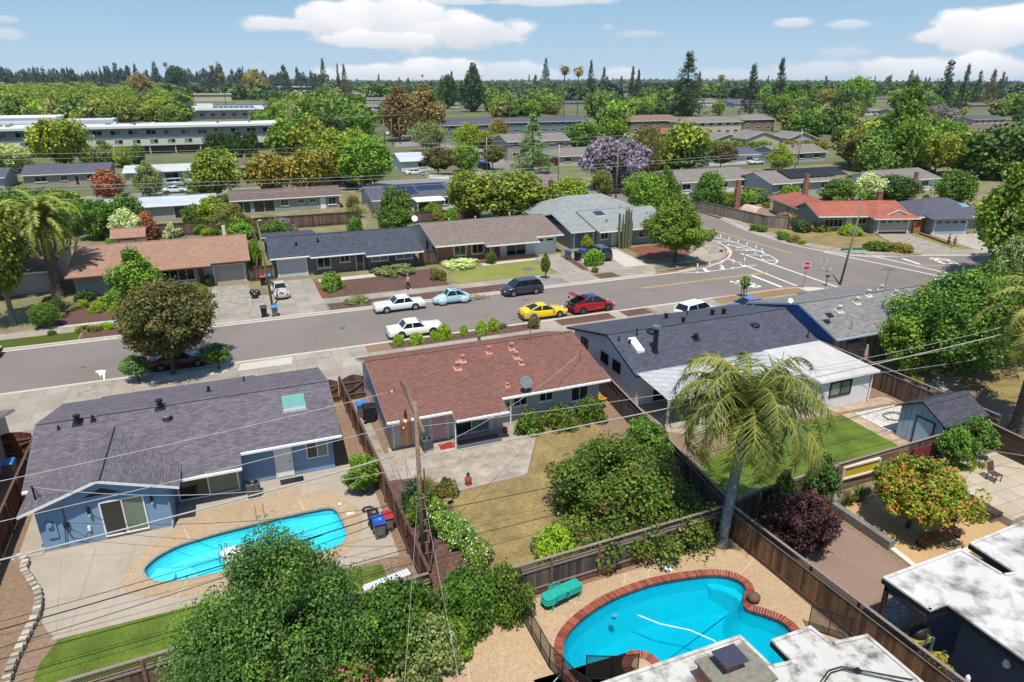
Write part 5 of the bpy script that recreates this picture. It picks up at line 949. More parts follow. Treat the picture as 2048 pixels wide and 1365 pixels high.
# gates beside the near houses
def gate(label, x0, x1, y, h, m, group=None):
    g = thing('garden_gate', label, 'gate', ((x0+x1)/2, y, 0), group); L = MB(4); n = int((x1-x0)/.15)
    for i in range(n): t = (i+.5)/n; L.box(x0+i*.15, y-.02, .08, x0+i*.15+.142, y+.02, h+.25*math.sin(math.pi*t))
    part('board_panel', L, m, g); R2 = MB(); R2.box(x0, y-.07, .4, x1, y-.022, .5); R2.box(x0, y-.07, h-.35, x1, y-.022, h-.25); R2.beam((x0, y-.09, .5), (x1, y-.09, h-.35), .08, .03); part('brace', R2, POSTB, g); return g
gate('red arched gate at the far left beside the beige house', -15.4, -13.3, 45.4, 1.6, FR); gate('small red arched gate behind the right corner of the blue house', 3.8, 5.2, 46.2, 1.6, FR); gate('dark gate at the end of the path left of the lavender house', 5.5, 7.0, 46.2, 1.7, FD)
# neighbour at the left edge
house('beige house cut off by the left edge of the picture', 'beige_house', -30, -15.0, 37, 47, 2.5, 42, 4.0, BRR, BEI)

# ---- pools
TILEW = mat('pool_plaster', (150, 214, 224), (132, 202, 216), scale=3, rough=.6, mottle=.06)
WATER = bpy.data.materials.new('pool_water'); WATER.use_nodes = True; t = WATER.node_tree; t.nodes.clear()
gl = NN(t, 'ShaderNodeBsdfGlossy', i_Roughness=.04); tr = NN(t, 'ShaderNodeBsdfTransparent'); tr.inputs[0].default_value = (.33, .85, .90, 1); fz = NN(t, 'ShaderNodeFresnel', i_IOR=1.33)
nz = NN(t, 'ShaderNodeTexNoise', i_Scale=2.2, i_Detail=3.); tc = NN(t, 'ShaderNodeTexCoord'); t.links.new(tc.outputs['Object'], nz.inputs[0]); bp = NN(t, 'ShaderNodeBump', i_Strength=.12, i_Distance=.05); t.links.new(nz.outputs[0], bp.inputs['Height'])
t.links.new(bp.outputs[0], gl.inputs['Normal']); t.links.new(bp.outputs[0], fz.inputs['Normal']); ms = NN(t, 'ShaderNodeMixShader'); t.links.new(fz.outputs[0], ms.inputs[0]); t.links.new(tr.outputs[0], ms.inputs[1]); t.links.new(gl.outputs[0], ms.inputs[2]); ot = NN(t, 'ShaderNodeOutputMaterial'); t.links.new(ms.outputs[0], ot.inputs[0])
MATS['pool_water'] = WATER
WATER_D = WATER.copy(); WATER_D.node_tree.nodes['Transparent BSDF'].inputs[0].default_value = (.06, .69, .76, 1)
def off(loop, d):
    L = ccw(loop); n = len(L); out = []
    for i in range(n):
        a, b = V3(*L[i-1], 0), V3(*L[(i+1) % n], 0); t_ = (b-a).normalized(); out.append((L[i][0]+t_.y*d, L[i][1]-t_.x*d))
    return out
def pool(label, loop, depth, wm, cop, copm, bricks=False):
    L = ccw(loop); n = len(L); cx = sum(p[0] for p in L)/n; cy = sum(p[1] for p in L)/n; root = thing('swimming_pool', label, 'pool', (cx, cy, 0)); b = MB()
    rings = [(0, -.0), (-.02, -.35)]+[(-.12-.6*k/3, -depth*(.45+.55*(k/3))) for k in range(4)]
    loops = [[(x, y, z) for x, y in off(L, d)] for d, z in rings]
    for A, B in zip(loops, loops[1:]):
        for i in range(n): b.poly([A[i], A[(i+1) % n], B[(i+1) % n], B[i]], 0)
    b.poly(loops[-1]); part('basin', b, [TILEW], root, smooth=False)
    w = MB(); w.poly([(x, y, -.14) for x, y in off(L, -.01)]); wt = part('pool_water', w, wm, root)
    c = MB(); O = off(L, cop); I = off(L, -.03)
    if bricks:
        per = 0; acc = [0]
        for i in range(n): acc.append(acc[-1]+(V3(*L[i], 0)-V3(*L[(i+1) % n], 0)).length)
        N = int(acc[-1]/.115); rr = random.Random(2)
        def at(P, s):
            s %= acc[-1]; i = max(j for j in range(n) if acc[j] <= s); f = (s-acc[i])/(acc[i+1]-acc[i]); p, q = P[i], P[(i+1) % n]; return (p[0]+(q[0]-p[0])*f, p[1]+(q[1]-p[1])*f)
        for j in range(N):
            s0, s1 = acc[-1]*j/N+.008, acc[-1]*(j+1)/N-.008; c.prism([at(I, s0), at(O, s0), at(O, s1), at(I, s1)], -.06, .035+rr.uniform(0, .004), 0)
        m_ = MB()
        for i in range(n): m_.poly([(*I[i], .022), (*O[i], .022), (*O[(i+1) % n], .022), (*I[(i+1) % n], .022)])
        part('mortar_bed', m_, mat('mortar', (196, 180, 166)), root)
    else:
        for i in range(n): c.solid([(*I[i], -.06), (*O[i], -.06), (*O[(i+1) % n], -.06), (*I[(i+1) % n], -.06), (*I[i], .02), (*O[i], .02), (*O[(i+1) % n], .02), (*I[(i+1) % n], .02)], [(4, 5, 6, 7), (0, 4, 7, 3), (1, 2, 6, 5)])
    part('coping', c, copm, root); tb = MB(); A, B = off(L, -.012), off(L, -.012)
    for i in range(n): tb.poly([(*A[i], -.02), (*A[(i+1) % n], -.02), (*B[(i+1) % n], -.2), (*B[i], -.2)])
    part('tile_band', tb, mat('blue_tile', (44, 74, 92), (30, 54, 74), kind='brick', p=(.15, .15, .01, 0), c3=(110, 130, 136), rough=.3), root)
    return root
p1 = pool('long narrow turquoise pool with corner steps beside the blue house', P1, 1.2, WATER, .1, mat('grey_coping', (150, 140, 124)))
k = MB(); st = mat('pool_step', (206, 230, 234), (196, 222, 228))
for r_, z in ((1.15, -.45), (1.6, -.7), (2.1, -.95)): k.prism([(-6.3+.1, 31.0), (-5.9, 30.35)]+[(-6.2+r_*math.cos(R(a)), 30.9+r_*math.sin(R(a))*.8) for a in range(-45, 50, 12)]+[(-5.9, 31.7)], -1.2, z-.02)
part('pool_step', k, st, p1)
k = MB(); k.box(-5.3, 31.9, -1.2, -2.9, 32.55, -.75); part('bench_ledge', k, st, p1)
k = MB(); k.ball((-2.35, 30.6, .28), .62, .42, .22, 14); k.box(-2.7, 30.0, .0, -1.9, 30.5, .18); rk = solo('pool_slide', k, paint('slide_white', (216, 218, 222), mottle=.12), 'small white moulded slide rock at the far edge of the long pool', 'pool slide', smooth=True)
for x in (-2.95, -2.7): k = MB(); k.tube([(x, 30.2, 0), (x, 30.25, .7), (x+.05, 30.6, .85), (x+.1, 30.95, .6), (x+.1, 31.05, -.4)], .022, 8); solo('grab_rail', k, GALV, 'curved steel grab rail %s the white slide' % ('farther left of' if x < -2.8 else 'closest to'), 'rail', smooth=True)
for x in (-1.15, -.75): k = MB(); k.tube([(x, 33.35, 0), (x, 33.35, .85), (x+.02, 33.2, .9)], .022, 8); solo('handrail_post', k, GALV, 'upright steel rail at the near edge of the pebble deck, %s of two' % ('left' if x < -1 else 'right'), 'rail')
p2 = pool('curved turquoise pool edged with red brick coping', P2, 1.7, WATER_D, .36, BRICK if False else mat('coping_brick', (140, 68, 50), (112, 52, 40), c3=(158, 84, 62), kind='rnd', scale=4), True)
k = MB(); k.prism([(18.3, 20.8), (18.9, 20.5), (19.35, 20.0), (19.4, 19.45), (19.05, 19.1), (19.0, 19.6), (18.75, 20.05), (18.35, 20.4)], -1.5, -.5); part('pool_step', k, st, p2)
k = MB(); k.prism([(10.0, 18.2), (10.9, 17.3), (12.0, 17.9), (12.6, 18.4), (12.0, 18.6), (11.2, 18.0), (10.3, 18.7)], -1.4, -.42); part('pool_step', k, st, p2)
k = MB(); k.tube([(14.0, 19.9, -.12), (14.6, 19.1, -.12), (15.6, 18.3, -.12), (16.2, 17.4, -.12), (15.9, 16.4, -.12), (15.3, 15.9, -.12)], .022, 6); solo('pool_hose', k, WHT, 'thin white cleaner hose floating across the curved pool', 'hose')
k = MB(); k.cyl((12.95, 20.15, -.14), (12.95, 20.15, .0), .1, n=12); k.cyl((12.95, 20.15, 0), (12.95, 20.15, .03), .14, n=12); solo('chlorine_floater', k, paint('float_blue', (60, 140, 190)), 'small blue chlorine float near the upper edge of the curved pool', 'float')
k = MB(); k.cyl((16.9, 21.85, .005), (16.9, 21.85, .03), .2, n=20); solo('skimmer_lid', k, WHT, 'round white skimmer lid on the deck above the curved pool', 'lid')
k = MB(); k.cyl((3.15, 33.15, .012), (3.15, 33.15, .03), .1, n=16); solo('skimmer_lid', k, WHT, 'small round white lid at the corner of the long pool', 'lid')
k = MB(); k.box(3.35, 31.9, .008, 3.75, 32.2, .03); solo('drain_cover', k, CREAM, 'square cream cover in the pebble deck right of the long pool', 'cover')
k = MB(7); k.ball((19.15, 18.55, .22), .3, .27, .25, 14, jit=.1); solo('boulder', k, mat('brown_rock', (112, 86, 66), (82, 62, 50), scale=5, bump=.03), 'single brown boulder on the deck in the bend of the curved pool', 'rock', smooth=True)
MESHN = bpy.data.materials.new('black_netting'); MESHN.use_nodes = True; t = MESHN.node_tree; b = t.nodes['Principled BSDF']; b.inputs['Base Color'].default_value = (.02, .018, .017, 1); b.inputs['Roughness'].default_value = .7
tr = NN(t, 'ShaderNodeBsdfTransparent'); ms = NN(t, 'ShaderNodeMixShader', i_Fac=.62); t.links.new(tr.outputs[0], ms.inputs[1]); t.links.new(b.outputs[0], ms.inputs[2]); t.links.new(ms.outputs[0], t.nodes['Material Output'].inputs[0])
def net(label, pts, h=1.2):
    g = thing('pool_safety_fence', label, 'fence', (*pts[0], 0)); n_ = MB(); q = MB()
    for a, b_ in zip(pts, pts[1:]):
        a, b_ = V3(*a, 0), V3(*b_, 0); L = (b_-a).length; m = max(1, round(L/.95)); n_.poly([a+V3(0, 0, .04), b_+V3(0, 0, .04), b_+V3(0, 0, h), a+V3(0, 0, h)])
        q.beam(a+V3(0, 0, h), b_+V3(0, 0, h), .03); q.beam(a+V3(0, 0, .05), b_+V3(0, 0, .05), .03)
        for i in range(m+1): p = a+(b_-a)*i/m; k = MB(); k.cyl(p, p+V3(0, 0, h+.05), .02, n=6); part('post', k, BLK, g)
    part('net_panel', n_, MESHN, g); part('binding', q, BLK, g)
net('black mesh safety fence left of the curved pool', [(9.15, 22.2), (9.12, 18.6), (9.5, 17.1), (9.9, 16.2)]); net('black mesh gate panel at the near left edge of the curved pool', [(10.2, 17.6), (11.1, 17.2), (12.1, 16.9)]); net('short black mesh panel beside the streaked cedar fence', [(20.2, 16.4), (21.2, 15.2)])

# ---- retaining walls, shed, deck and the like
BLOCK = mat('wall_block', (176, 166, 148), (142, 132, 116), c3=(190, 180, 162), kind='rnd', scale=6)
rt = thing('retaining_wall', 'curving low wall of pale split blocks at the edge of the left patio', 'wall', (-10.6, 29, 0)); k = MB(5); path = smooth_loop([(-12.3, 34.3), (-11.55, 33.0), (-11.0, 31.9), (-10.55, 30.9), (-10.35, 29.6), (-10.45, 28.4), (-10.6, 26.8), (-10.6, 25.6), (-10.6, 23.5), (-18, 23.5), (-18, 34)], 8)[:72]
acc = 0; prev = None
for (x, y) in path[:66]:
    p = V3(x, y, 0)
    if prev is None or (p-prev).length > .3:
        if prev is not None:
            d = (p-prev).normalized(); n = V3(-d.y, d.x, 0)
            for c in range(2): q = prev+d*(.15*c); k.prism([(v.x, v.y) for v in (q+d*.015-n*.16, q+d*.29-n*.16, q+d*.27+n*.13, q+d*.03+n*.13)], .0+c*.15, .145+c*.15)
        prev = p
part('block_course', k, BLOCK, rt)
k = MB(); k.prism([(-12.1, 34.5), (-11.0, 34.5), (-11.0, 46), (-12.5, 46)], .004, .1); k.prism([(-12.2, 34.2), (-11, 34.2), (-11.0, 34.49), (-12.15, 34.49)], .0, .05); setting('side_step', k, PATIO)
SHB2 = mat('shed_siding', (168, 180, 192), (156, 168, 182), kind='brick', p=(.36, 6, .018, 0), c3=(110, 122, 136), mottle=.05)
s = thing('garden_shed', 'pale blue grey shed with a black edged door and dark gable roof', 'shed', (40.2, 26.1, 0)); ax = V3(.03, -1, 0).normalized(); ay = V3(1, .03, 0).normalized(); o = V3(38.4, 27.5, 0)
Q = lambda u, v, z: o+ax*u+ay*v+V3(0, 0, z); Wd, Dp = 2.9, 3.6
k = MB(); pr = [(0, 0), (Wd, 0), (Wd, 2.15), (Wd/2, 2.95), (0, 2.15)]; k.solid([Q(u, 0, z) for u, z in pr]+[Q(u, Dp, z) for u, z in pr], [(0, 1, 2, 3, 4), (9, 8, 7, 6, 5)]+[(i, 5+i, 5+(i+1) % 5, (i+1) % 5) for i in range(5)]); part('wall', k, SHB2, s)
k = MB(); k.slab([Q(-.3, -.25, 2.06), Q(Wd/2, -.25, 3.08), Q(Wd/2, Dp+.25, 3.08), Q(-.3, Dp+.25, 2.06)], .1); k.slab([Q(Wd+.3, -.25, 2.06), Q(Wd/2, -.25, 3.08), Q(Wd/2, Dp+.25, 3.08), Q(Wd+.3, Dp+.25, 2.06)], .1); part('roof', k, [sh('shed_shingle', (82, 82, 90), (66, 66, 74)), BLK], s)
door(s, tuple(Q(1.15, 0, .05)), tuple(ax), tuple(-ay), 1.25, 1.9, paint('shed_door', (160, 176, 192)), fm=BLK)
k = MB(); k.prism([(36.2, 18.0), (41.4, 15.5), (41.4, 23.0), (38.0, 23.2), (35.4, 21.6), (35.3, 17.9)], .0, .42); dk = solo('deck_platform', k, mat('deck_stone', (182, 168, 146), (168, 154, 132), kind='brick', p=(1.2, .9, .02, 0), c3=(140, 128, 110), mottle=.1), 'raised pale stone terrace at the right edge', 'terrace', loc=(38, 20, 0))
k = MB(); k.box(34.7, 18.5, 0, 35.28, 21.5, .5); k.box(34.65, 18.4, .5, 35.3, 21.6, .58, 1); tag(part('terrace_bench', k, [mat('grey_concrete', (128, 122, 112)), mat('dark_plank', (70, 54, 48))], None), 'dark topped built in bench along the raised stone terrace', 'bench')
wl = thing('raised_bed_wall', 'low grey concrete wall between the tilled soil and the red tipped tree', 'wall', (27.9, 20, 0)); k = MB(); k.prism([(27.7, 23.0), (28.05, 23.0), (28.1, 18.9), (27.75, 18.9)], 0, .5); k.prism([(28.05, 22.65), (29.6, 22.7), (29.6, 23.0), (28.05, 23.0)], 0, .5); part('wall_body', k, mat('worn_concrete', (128, 126, 118), (94, 92, 88), scale=3), wl)
k = MB(); k.prism([(27.8, 18.85), (28.1, 18.85), (27.95, 17.4), (27.65, 17.4)], 0, .16); k.prism([(27.6, 17.35), (27.9, 17.1), (35, 17.35), (35, 17.65), (27.9, 17.4)], 0, .15); part('edging', k, CREAM, wl)
k = MB(); k.box(45.0, 38.0, 0, 46.4, 38.8, 1.7); k.slab([(44.9, 37.85, 1.75), (46.5, 37.85, 1.75), (46.5, 38.9, 1.95), (44.9, 38.9, 1.95)], .08, 1, 1); tag(part('storage_cabinet', k, [mat('taupe_plastic', (136, 128, 126)), GALV], None), 'small grey brown storage cabinet against the corner house wall', 'cabinet')
# ================================================================== VEHICLES
TYRE = mat('tyre', (28, 28, 30), rough=.8, mottle=0); RIM = gloss('rim', (150, 152, 156), .35, .8, 0); RIMD = gloss('dark_rim', (84, 86, 90), .4, .6, 0); CG = gloss('car_glass', (22, 27, 32), .05, 0, .3); CHR = gloss('chrome', (200, 202, 204), .15, .9, 0)
LAMPW = gloss('headlamp', (214, 216, 218), .1); LAMPR = gloss('tail_lamp', (150, 20, 22), .2)
def car(label, name, col, S, cat='car', group=None, roofcol=None, rim=None, hatch=False):
    """S: length, width, height, wheelbase, wheel radius, body stations (x, z, narrowing), windscreen foot, roof front, roof rear, rear glass foot; nose towards +x"""
    L, Wd, H, wb, wr, st, g = S; hw = Wd/2; pm = col; root = thing(name, label, cat, (0, 0, 0), group); b = MB(); rings = []
    for x, z, nr in st:
        w = hw*nr; zb = .24; zm = min(.62, z-.06)
        rings.append([(x, -w*.88, zb), (x, -w*.99, zb+.12), (x, -w, zm), (x, -w*.95, z-.05), (x, -w*.8, z), (x, 0, z+.035), (x, w*.8, z), (x, w*.95, z-.05), (x, w, zm), (x, w*.99, zb+.12), (x, w*.88, zb)])
    n = 11; vs = [p for r in rings for p in r]; fs = [(i*n+j, i*n+(j+1) % n, (i+1)*n+(j+1) % n, (i+1)*n+j) for i in range(len(rings)-1) for j in range(n)]+[tuple(range(n-1, -1, -1)), tuple(range((len(rings)-1)*n, len(rings)*n))]
    b.solid(vs, fs); B = part('body', b, pm, root, smooth=True)
    try:
        mod = B.modifiers.new('soft', 'BEVEL'); mod.width = .03; mod.segments = 2; mod.limit_method = 'ANGLE'; mod.angle_limit = R(35)
    except Exception: pass
    ws, rf, rr_, rw, zb0, zb1, tw = g           # glasshouse: foot, roof front, roof rear, foot, belt heights, top width factor
    w0, w1 = hw*.86, hw*tw; zt = H-.03
    A = [(ws, -w0, zb0), (rw, -w0, zb1), (rr_, -w1, zt-.02), (rf, -w1, zt-.03)]; Bq = [(x, -y, z) for x, y, z in A]
    q = MB(); q.solid(A+Bq, [(0, 3, 2, 1), (4, 5, 6, 7), (0, 4, 7, 3), (1, 2, 6, 5), (3, 7, 6, 2)]); G_ = part('window', q, CG, root)
    r = MB(); a, c = rf-.02, rr_+.02; r.solid([(a, -w1*1.01, zt-.03), (c, -w1*1.01, zt-.02), (c, w1*1.01, zt-.02), (a, w1*1.01, zt-.03), (a-.06, -w1*.9, H-.005), ((a+c)/2, -w1*.88, H+.02), (c+.06, -w1*.9, H), (c+.06, w1*.9, H), ((a+c)/2, w1*.88, H+.02), (a-.06, w1*.9, H-.005)],
        [(0, 1, 6, 5, 4), (3, 9, 8, 7, 2), (4, 5, 8, 9), (5, 6, 7, 8), (0, 4, 9, 3), (1, 2, 7, 6)]); part('roof', r, roofcol or pm, root, smooth=False)
    p = MB()
    for s in (-1, 1):
        P = lambda t: V3(*[(A[0][i]*(1-t)+A[3][i]*t) for i in range(3)]); sy = lambda v: V3(v[0], v[1]*(-s), v[2])
        p.beam(sy(A[0]), sy(A[3]), .07, .06); p.beam(sy(A[1]), sy(A[2]), .12, .07); xm = (ws+rw)/2-.1; xt = (rf+rr_)/2-.1; p.beam(sy((xm, -w0*1.005, zb0)), sy((xt, -w1*1.005, zt)), .08, .04)
    part('pillar', p, pm, root)
    xs = [L/2-(L-wb)/2+.02-.0, -(L/2-(L-wb)/2)+.02]
    for x in (wb/2, -wb/2):
        for s in (-1, 1):
            k = MB(); k.cyl((x, s*(hw-.2), wr), (x, s*(hw+.012), wr), wr, n=18); wl = part('wheel', k, TYRE, root); k = MB(); k.cyl((x, s*(hw-.02), wr), (x, s*(hw+.022), wr), wr*.66, wr*.6, n=12); part('rim', k, rim or RIM, wl)
            k = MB(); k.cyl((x, s*(hw-.24), wr+.02), (x, s*(hw+.004), wr+.02), wr*1.14, n=18); part('wheel_arch', k, BLK, root)
    xf, zf_, nf = st[-1]; xr, zr_, nr = st[0]
    for s in (-1, 1):
        k = MB(); k.box(xf-.12, s*hw*nf*.92, .56, xf+.015, s*hw*nf*.55, .70); part('headlight', k, LAMPW, root)
        k = MB(); k.box(xr-.015, s*hw*nr*.95, .58, xr+.1, s*hw*nr*.62, .74); part('tail_light', k, LAMPR, root)
    for x, s in ((xf+.02, 1), (xr-.02, -1)): k = MB(); k.box(x-.08, -hw*.8, .32, x+.03, hw*.8, .46); part('bumper', k, CHR if rim is CHR else DKMET, root)
    k = MB(); 
    for s in (-1, 1): k.box(ws-.35, s*(hw+.02), zb0+.0, ws-.2, s*(hw+.16), zb0+.12)
    if rim is not CHR: part('mirror', k, pm, root)
    return root
SEDAN = (4.6, 1.82, 1.44, 2.75, .33, [(-2.3, .78, .86), (-2.15, .98, .94), (-1.5, 1.02, 1), (0, .96, 1), (1.0, .93, 1), (1.9, .78, .97), (2.25, .62, .84)], (1.15, .35, -.85, -1.6, .92, 1.0, .66))
COUPE = (4.75, 1.84, 1.40, 2.79, .34, [(-2.35, .72, .8), (-2.2, 1.02, .93), (-1.5, 1.06, 1), (-.9, .96, 1), (.9, .92, 1), (1.9, .82, .97), (2.2, .7, .9), (2.38, .58, .74)], (1.0, .2, -.75, -1.75, .92, 1.02, .62))
CLASSIC = (5.1, 1.9, 1.40, 2.95, .35, [(-2.56, .74, .97), (-2.48, .88, 1), (-1.2, .92, 1), (.9, .91, 1), (2.4, .86, 1), (2.54, .66, .98)], (.8, .3, -.95, -1.35, .9, .92, .78))
SUV = (4.6, 1.86, 1.68, 2.66, .36, [(-2.28, .9, .88), (-2.15, 1.1, .96), (-1, 1.1, 1), (.9, 1.05, 1), (1.9, .96, .97), (2.25, .7, .86)], (1.35, .65, -1.75, -2.1, 1.04, 1.1, .72))
VAN = (4.9, 1.95, 1.78, 3.0, .35, [(-2.4, .95, .92), (-2.3, 1.15, .98), (0, 1.12, 1), (1.3, 1.05, 1), (2.1, .9, .96), (2.4, .65, .86)], (1.7, .8, -2.1, -2.3, 1.04, 1.12, .8))
CROSS = (4.75, 1.92, 1.62, 2.89, .37, [(-2.35, .78, .9), (-2.2, 1.05, .96), (-1.2, 1.12, 1), (.7, 1.02, 1), (1.8, .9, .97), (2.3, .66, .84)], (1.35, .5, -.7, -2.0, .98, 1.1, .66))
BEETLE = (4.05, 1.52, 1.5, 2.4, .33, [(-2.0, .5, .5), (-1.85, .78, .66), (-1.4, 1.0, .84), (-.6, 1.02, .9), (.6, 1.0, .9), (1.3, .93, .76), (1.8, .74, .6), (2.0, .5, .44)], (.78, .42, -.6, -1.3, .98, 1.0, .66))
YEL = gloss('yellow_paint', (222, 186, 8), .25); REDC = gloss('red_paint', (150, 14, 26), .22); WHC = gloss('white_car_paint', (206, 212, 210), .3); IVO = gloss('ivory_car_paint', (222, 220, 208), .3); LBC = gloss('baby_blue_paint', (166, 194, 200), .35)
GRC = gloss('graphite_paint', (58, 60, 72), .25, .3); SIL = gloss('silver_paint', (168, 172, 180), .3, .5); BLC = gloss('steel_blue_paint', (104, 126, 168), .3, .3); DRC = gloss('maroon_paint', (92, 24, 38), .3); DBC = gloss('navy_paint', (38, 48, 72), .3); BRC = gloss('brown_car_paint', (60, 44, 48), .3); PTG = gloss('patchy_primer', (168, 162, 156), .5, 0, .1)
def fenders(root, m):
    for x in (1.2, -1.2):
        for s in (-1, 1): k = MB(); k.ball((x, s*.66, .42), .5, .2, .38, 14); part('fender', k, m, root, smooth=True)
RZA = RZ
place(car('white classic hardtop parked along the far kerb behind the baby blue car', 'parked_car', WHC, CLASSIC, rim=CHR), (14.2, 66.0, RZA), R(180+1))
b1 = car('baby blue rounded classic car with a roof rack at the far kerb', 'parked_car', LBC, BEETLE, rim=CHR); fenders(b1, LBC)
k = MB()
for x in (-.5, -.2, .1): k.beam((x, -.45, 1.6), (x, .45, 1.6), .03)
k.beam((-.55, -.45, 1.56), (.15, -.45, 1.56), .03); k.beam((-.55, .45, 1.56), (.15, .45, 1.56), .03); part('roof_rack', k, DKMET, b1); place(b1, (19.9, 66.1, RZA), R(180))
place(car('graphite grey compact suv parked at the far kerb', 'parked_car', GRC, SUV), (28.0, 66.4, RZA), R(180))
place(car('ivory classic sedan parked at the near kerb behind green shrubs', 'parked_car', IVO, CLASSIC, rim=CHR), (13.9, 58.3, RZA), R(0))
place(car('bright yellow sports coupe parked at the near kerb', 'parked_car', YEL, COUPE), (26.9, 58.35, RZA), R(0))
rc = car('red crossover with a dark glass roof and its tailgate raised', 'parked_car', REDC, CROSS, roofcol=gloss('dark_glass_roof', (24, 36, 66), .08), rim=RIMD)
k = MB(); k.solid([(-1.0, -.62, 1.6), (-1.0, .62, 1.6), (-1.95, .7, 2.05), (-1.95, -.7, 2.05), (-2.35, .7, 1.9), (-2.35, -.7, 1.9)], [(0, 1, 2, 3), (3, 2, 4, 5)]); k.solid([(-1.0, -.62, 1.56), (-1.0, .62, 1.56), (-1.95, .7, 2.0), (-1.95, -.7, 2.0), (-2.32, .7, 1.86), (-2.32, -.7, 1.86)], [(3, 2, 1, 0), (5, 4, 2, 3)]); tg = part('tailgate', k, REDC, rc); k = MB(); k.poly([(-1.15, -.5, 1.69), (-1.15, .5, 1.69), (-1.85, .55, 2.02), (-1.85, -.55, 2.02)]); part('pane', k, CG, tg)
k = MB(); k.box(-2.36, -.68, .8, -2.1, .68, 1.06); k.solid([(-2.2, -.7, 1.07), (-2.2, .7, 1.07), (-1.1, .66, 1.56), (-1.1, -.66, 1.56), (-2.3, -.7, .9), (-2.3, .7, .9)], [(0, 1, 2, 3), (4, 5, 1, 0)]); part('open_boot', k, BLK, rc)
place(rc, (32.3, 58.4, RZA), R(2))
b2 = car('patchy grey primer classic beetle shaped car on the driveway, facing the street', 'parked_car', PTG, BEETLE, rim=CHR); fenders(b2, PTG); place(b2, (3.3, 75.3, 0), R(-86))
place(car('white estate car partly hidden by the charcoal roof', 'parked_car', WHC, SUV), (40.5, 52.3, 0), R(14)); place(car('steel blue sedan beyond the charcoal roof', 'parked_car', BLC, SEDAN), (46.6, 51.8, 0), R(178))
place(car('maroon sedan in the shade under the round street tree', 'parked_car', DRC, SEDAN), (-5.9, 58.2, RZA), R(0)); place(car('dark suv on the driveway of the pale roofed house', 'parked_car', GRC, SUV), (43.4, 77.2, 0), R(92))
place(car('dark car just entering at the left edge', 'parked_car', BRC, SEDAN), (-22.4, 66.2, RZA), R(0))
def pcar(px, py, label, m, S, rz): x, y = W(px, py); return place(car(label, 'parked_car', m, S), (x, y, -.1), R(rz))
pcar(358, 372, 'silver minivan outside the pale blue house', SIL, VAN, 0); pcar(350, 385, 'white car behind the silver minivan', WHC, SEDAN, 4); pcar(693, 372, 'grey pickup like suv in the shade behind the reddish fence', GRC, VAN, 5); pcar(829, 349, 'white hatchback on the drive of the metal roofed house', WHC, SEDAN, 0)
pcar(967, 337, 'dark blue suv at the bend of the side street', DBC, SUV, 100); pcar(958, 326, 'blue car behind the dark blue suv', BLC, SEDAN, 100); pcar(1055, 337, 'silver sedan parked on the side street beyond the cedar', SIL, SEDAN, 85); pcar(1225, 386, 'dark brown minivan under the jacaranda', BRC, VAN, 170); pcar(1850, 345, 'white sedan outside the brown gabled garage', WHC, SEDAN, -10)
pcar(745, 248, 'white van waiting on the far road', WHC, VAN, 80); pcar(776, 270, 'white pickup nearest on the far road', WHC, SUV, 80); pcar(783, 258, 'dark car on the far road behind the white pickup', DBC, SEDAN, 80); pcar(820, 268, 'blue car beside the eucalyptus on the far road', BLC, SEDAN, 10); pcar(1512, 328, 'white car beside the conical street tree', WHC, SEDAN, 0)

# ================================================================== STREET FURNITURE
POLEG = mat('mossy_pole', (122, 122, 84), (92, 98, 60), scale=3, mottle=.2); WOODP = mat('pole_wood', (140, 120, 100), (104, 86, 70), scale=7, mottle=.25, mscale=1.5, bump=.01)
def lamp_post(label, x, y, h, arm, m=None, group=None, lean=0.):
    r = thing('street_lamp', label, 'street lamp', (x, y, 0), group); k = MB(); k.cyl((x, y, -.1), (x+lean, y, h), .13, .075, 10); part('pole', k, m or POLEG, r, smooth=True)
    ax_, ay_ = arm; k = MB(); k.tube([(x+lean, y, h-.4), (x+lean+ax_*.4, y+ay_*.4, h+.1), (x+lean+ax_, y+ay_, h+.25)], .035); part('arm', k, GALV, r)
    k = MB(); k.ball((x+lean+ax_, y+ay_, h+.22), .3, .16, .09, 12); part('lamp_head', k, GALV, r, smooth=True); return r
lamp_post('mossy green street lamp pole between the two driveways', 2.2, 71.2, ZAT(2.2, 71.2, 442), (.2, -1.0), lean=-.35)
sp = lamp_post('mossy leaning street lamp pole carrying the green street name signs', 63.2, 55.9, ZAT(63.2, 55.9, 408), (.5, 1.4), lean=1.2)
SGN = gloss('sign_green', (22, 116, 92), .5, 0, 0); t_ = 4.1
for d_, txt, dx in (((1, 0), 'BROOK CT', 1), ((0, 1), 'MAPLE ST', 1)):
    k = MB(); a = V3(63.9, 55.86, 4.0); v = V3(-.98, .18, 0) if d_[0] else V3(.95, -.3, 0); nn = V3(v.y, -v.x, 0)
    k.beam(a+v*.15, a+v*1.35, .03, .26); s_ = part('name_sign', k, SGN, sp)
r = thing('stop_sign', 'red octagonal stop sign on a thin pole at the near corner', 'stop sign', (57.9, 56.1, 0)); k = MB(); k.cyl((57.9, 56.1, 0), (57.9, 56.1, 3.0), .035, n=8); part('pole', k, GALV, r)
SR = gloss('sign_red', (178, 18, 34), .4, 0, 0); c = V3(57.9, 56.04, 2.6); u = V3(math.cos(R(-24)), math.sin(R(-24)), 0); nn = V3(u.y, -u.x, 0)
def octo(rad, d, m, nm, par): k = MB(); k.solid([c+u*rad*math.cos(R(22.5+45*i))+V3(0, 0, 1)*rad*math.sin(R(22.5+45*i))+nn*dd for dd in (d, d+.006) for i in range(8)], [tuple(range(7, -1, -1)), tuple(range(8, 16))]+[(i, (i+1) % 8, 8+(i+1) % 8, 8+i) for i in range(8)]); return part(nm, k, m, par)
pl = octo(.48, 0, WHT, 'sign_border', r); octo(.44, .007, SR, 'sign_plate', pl)
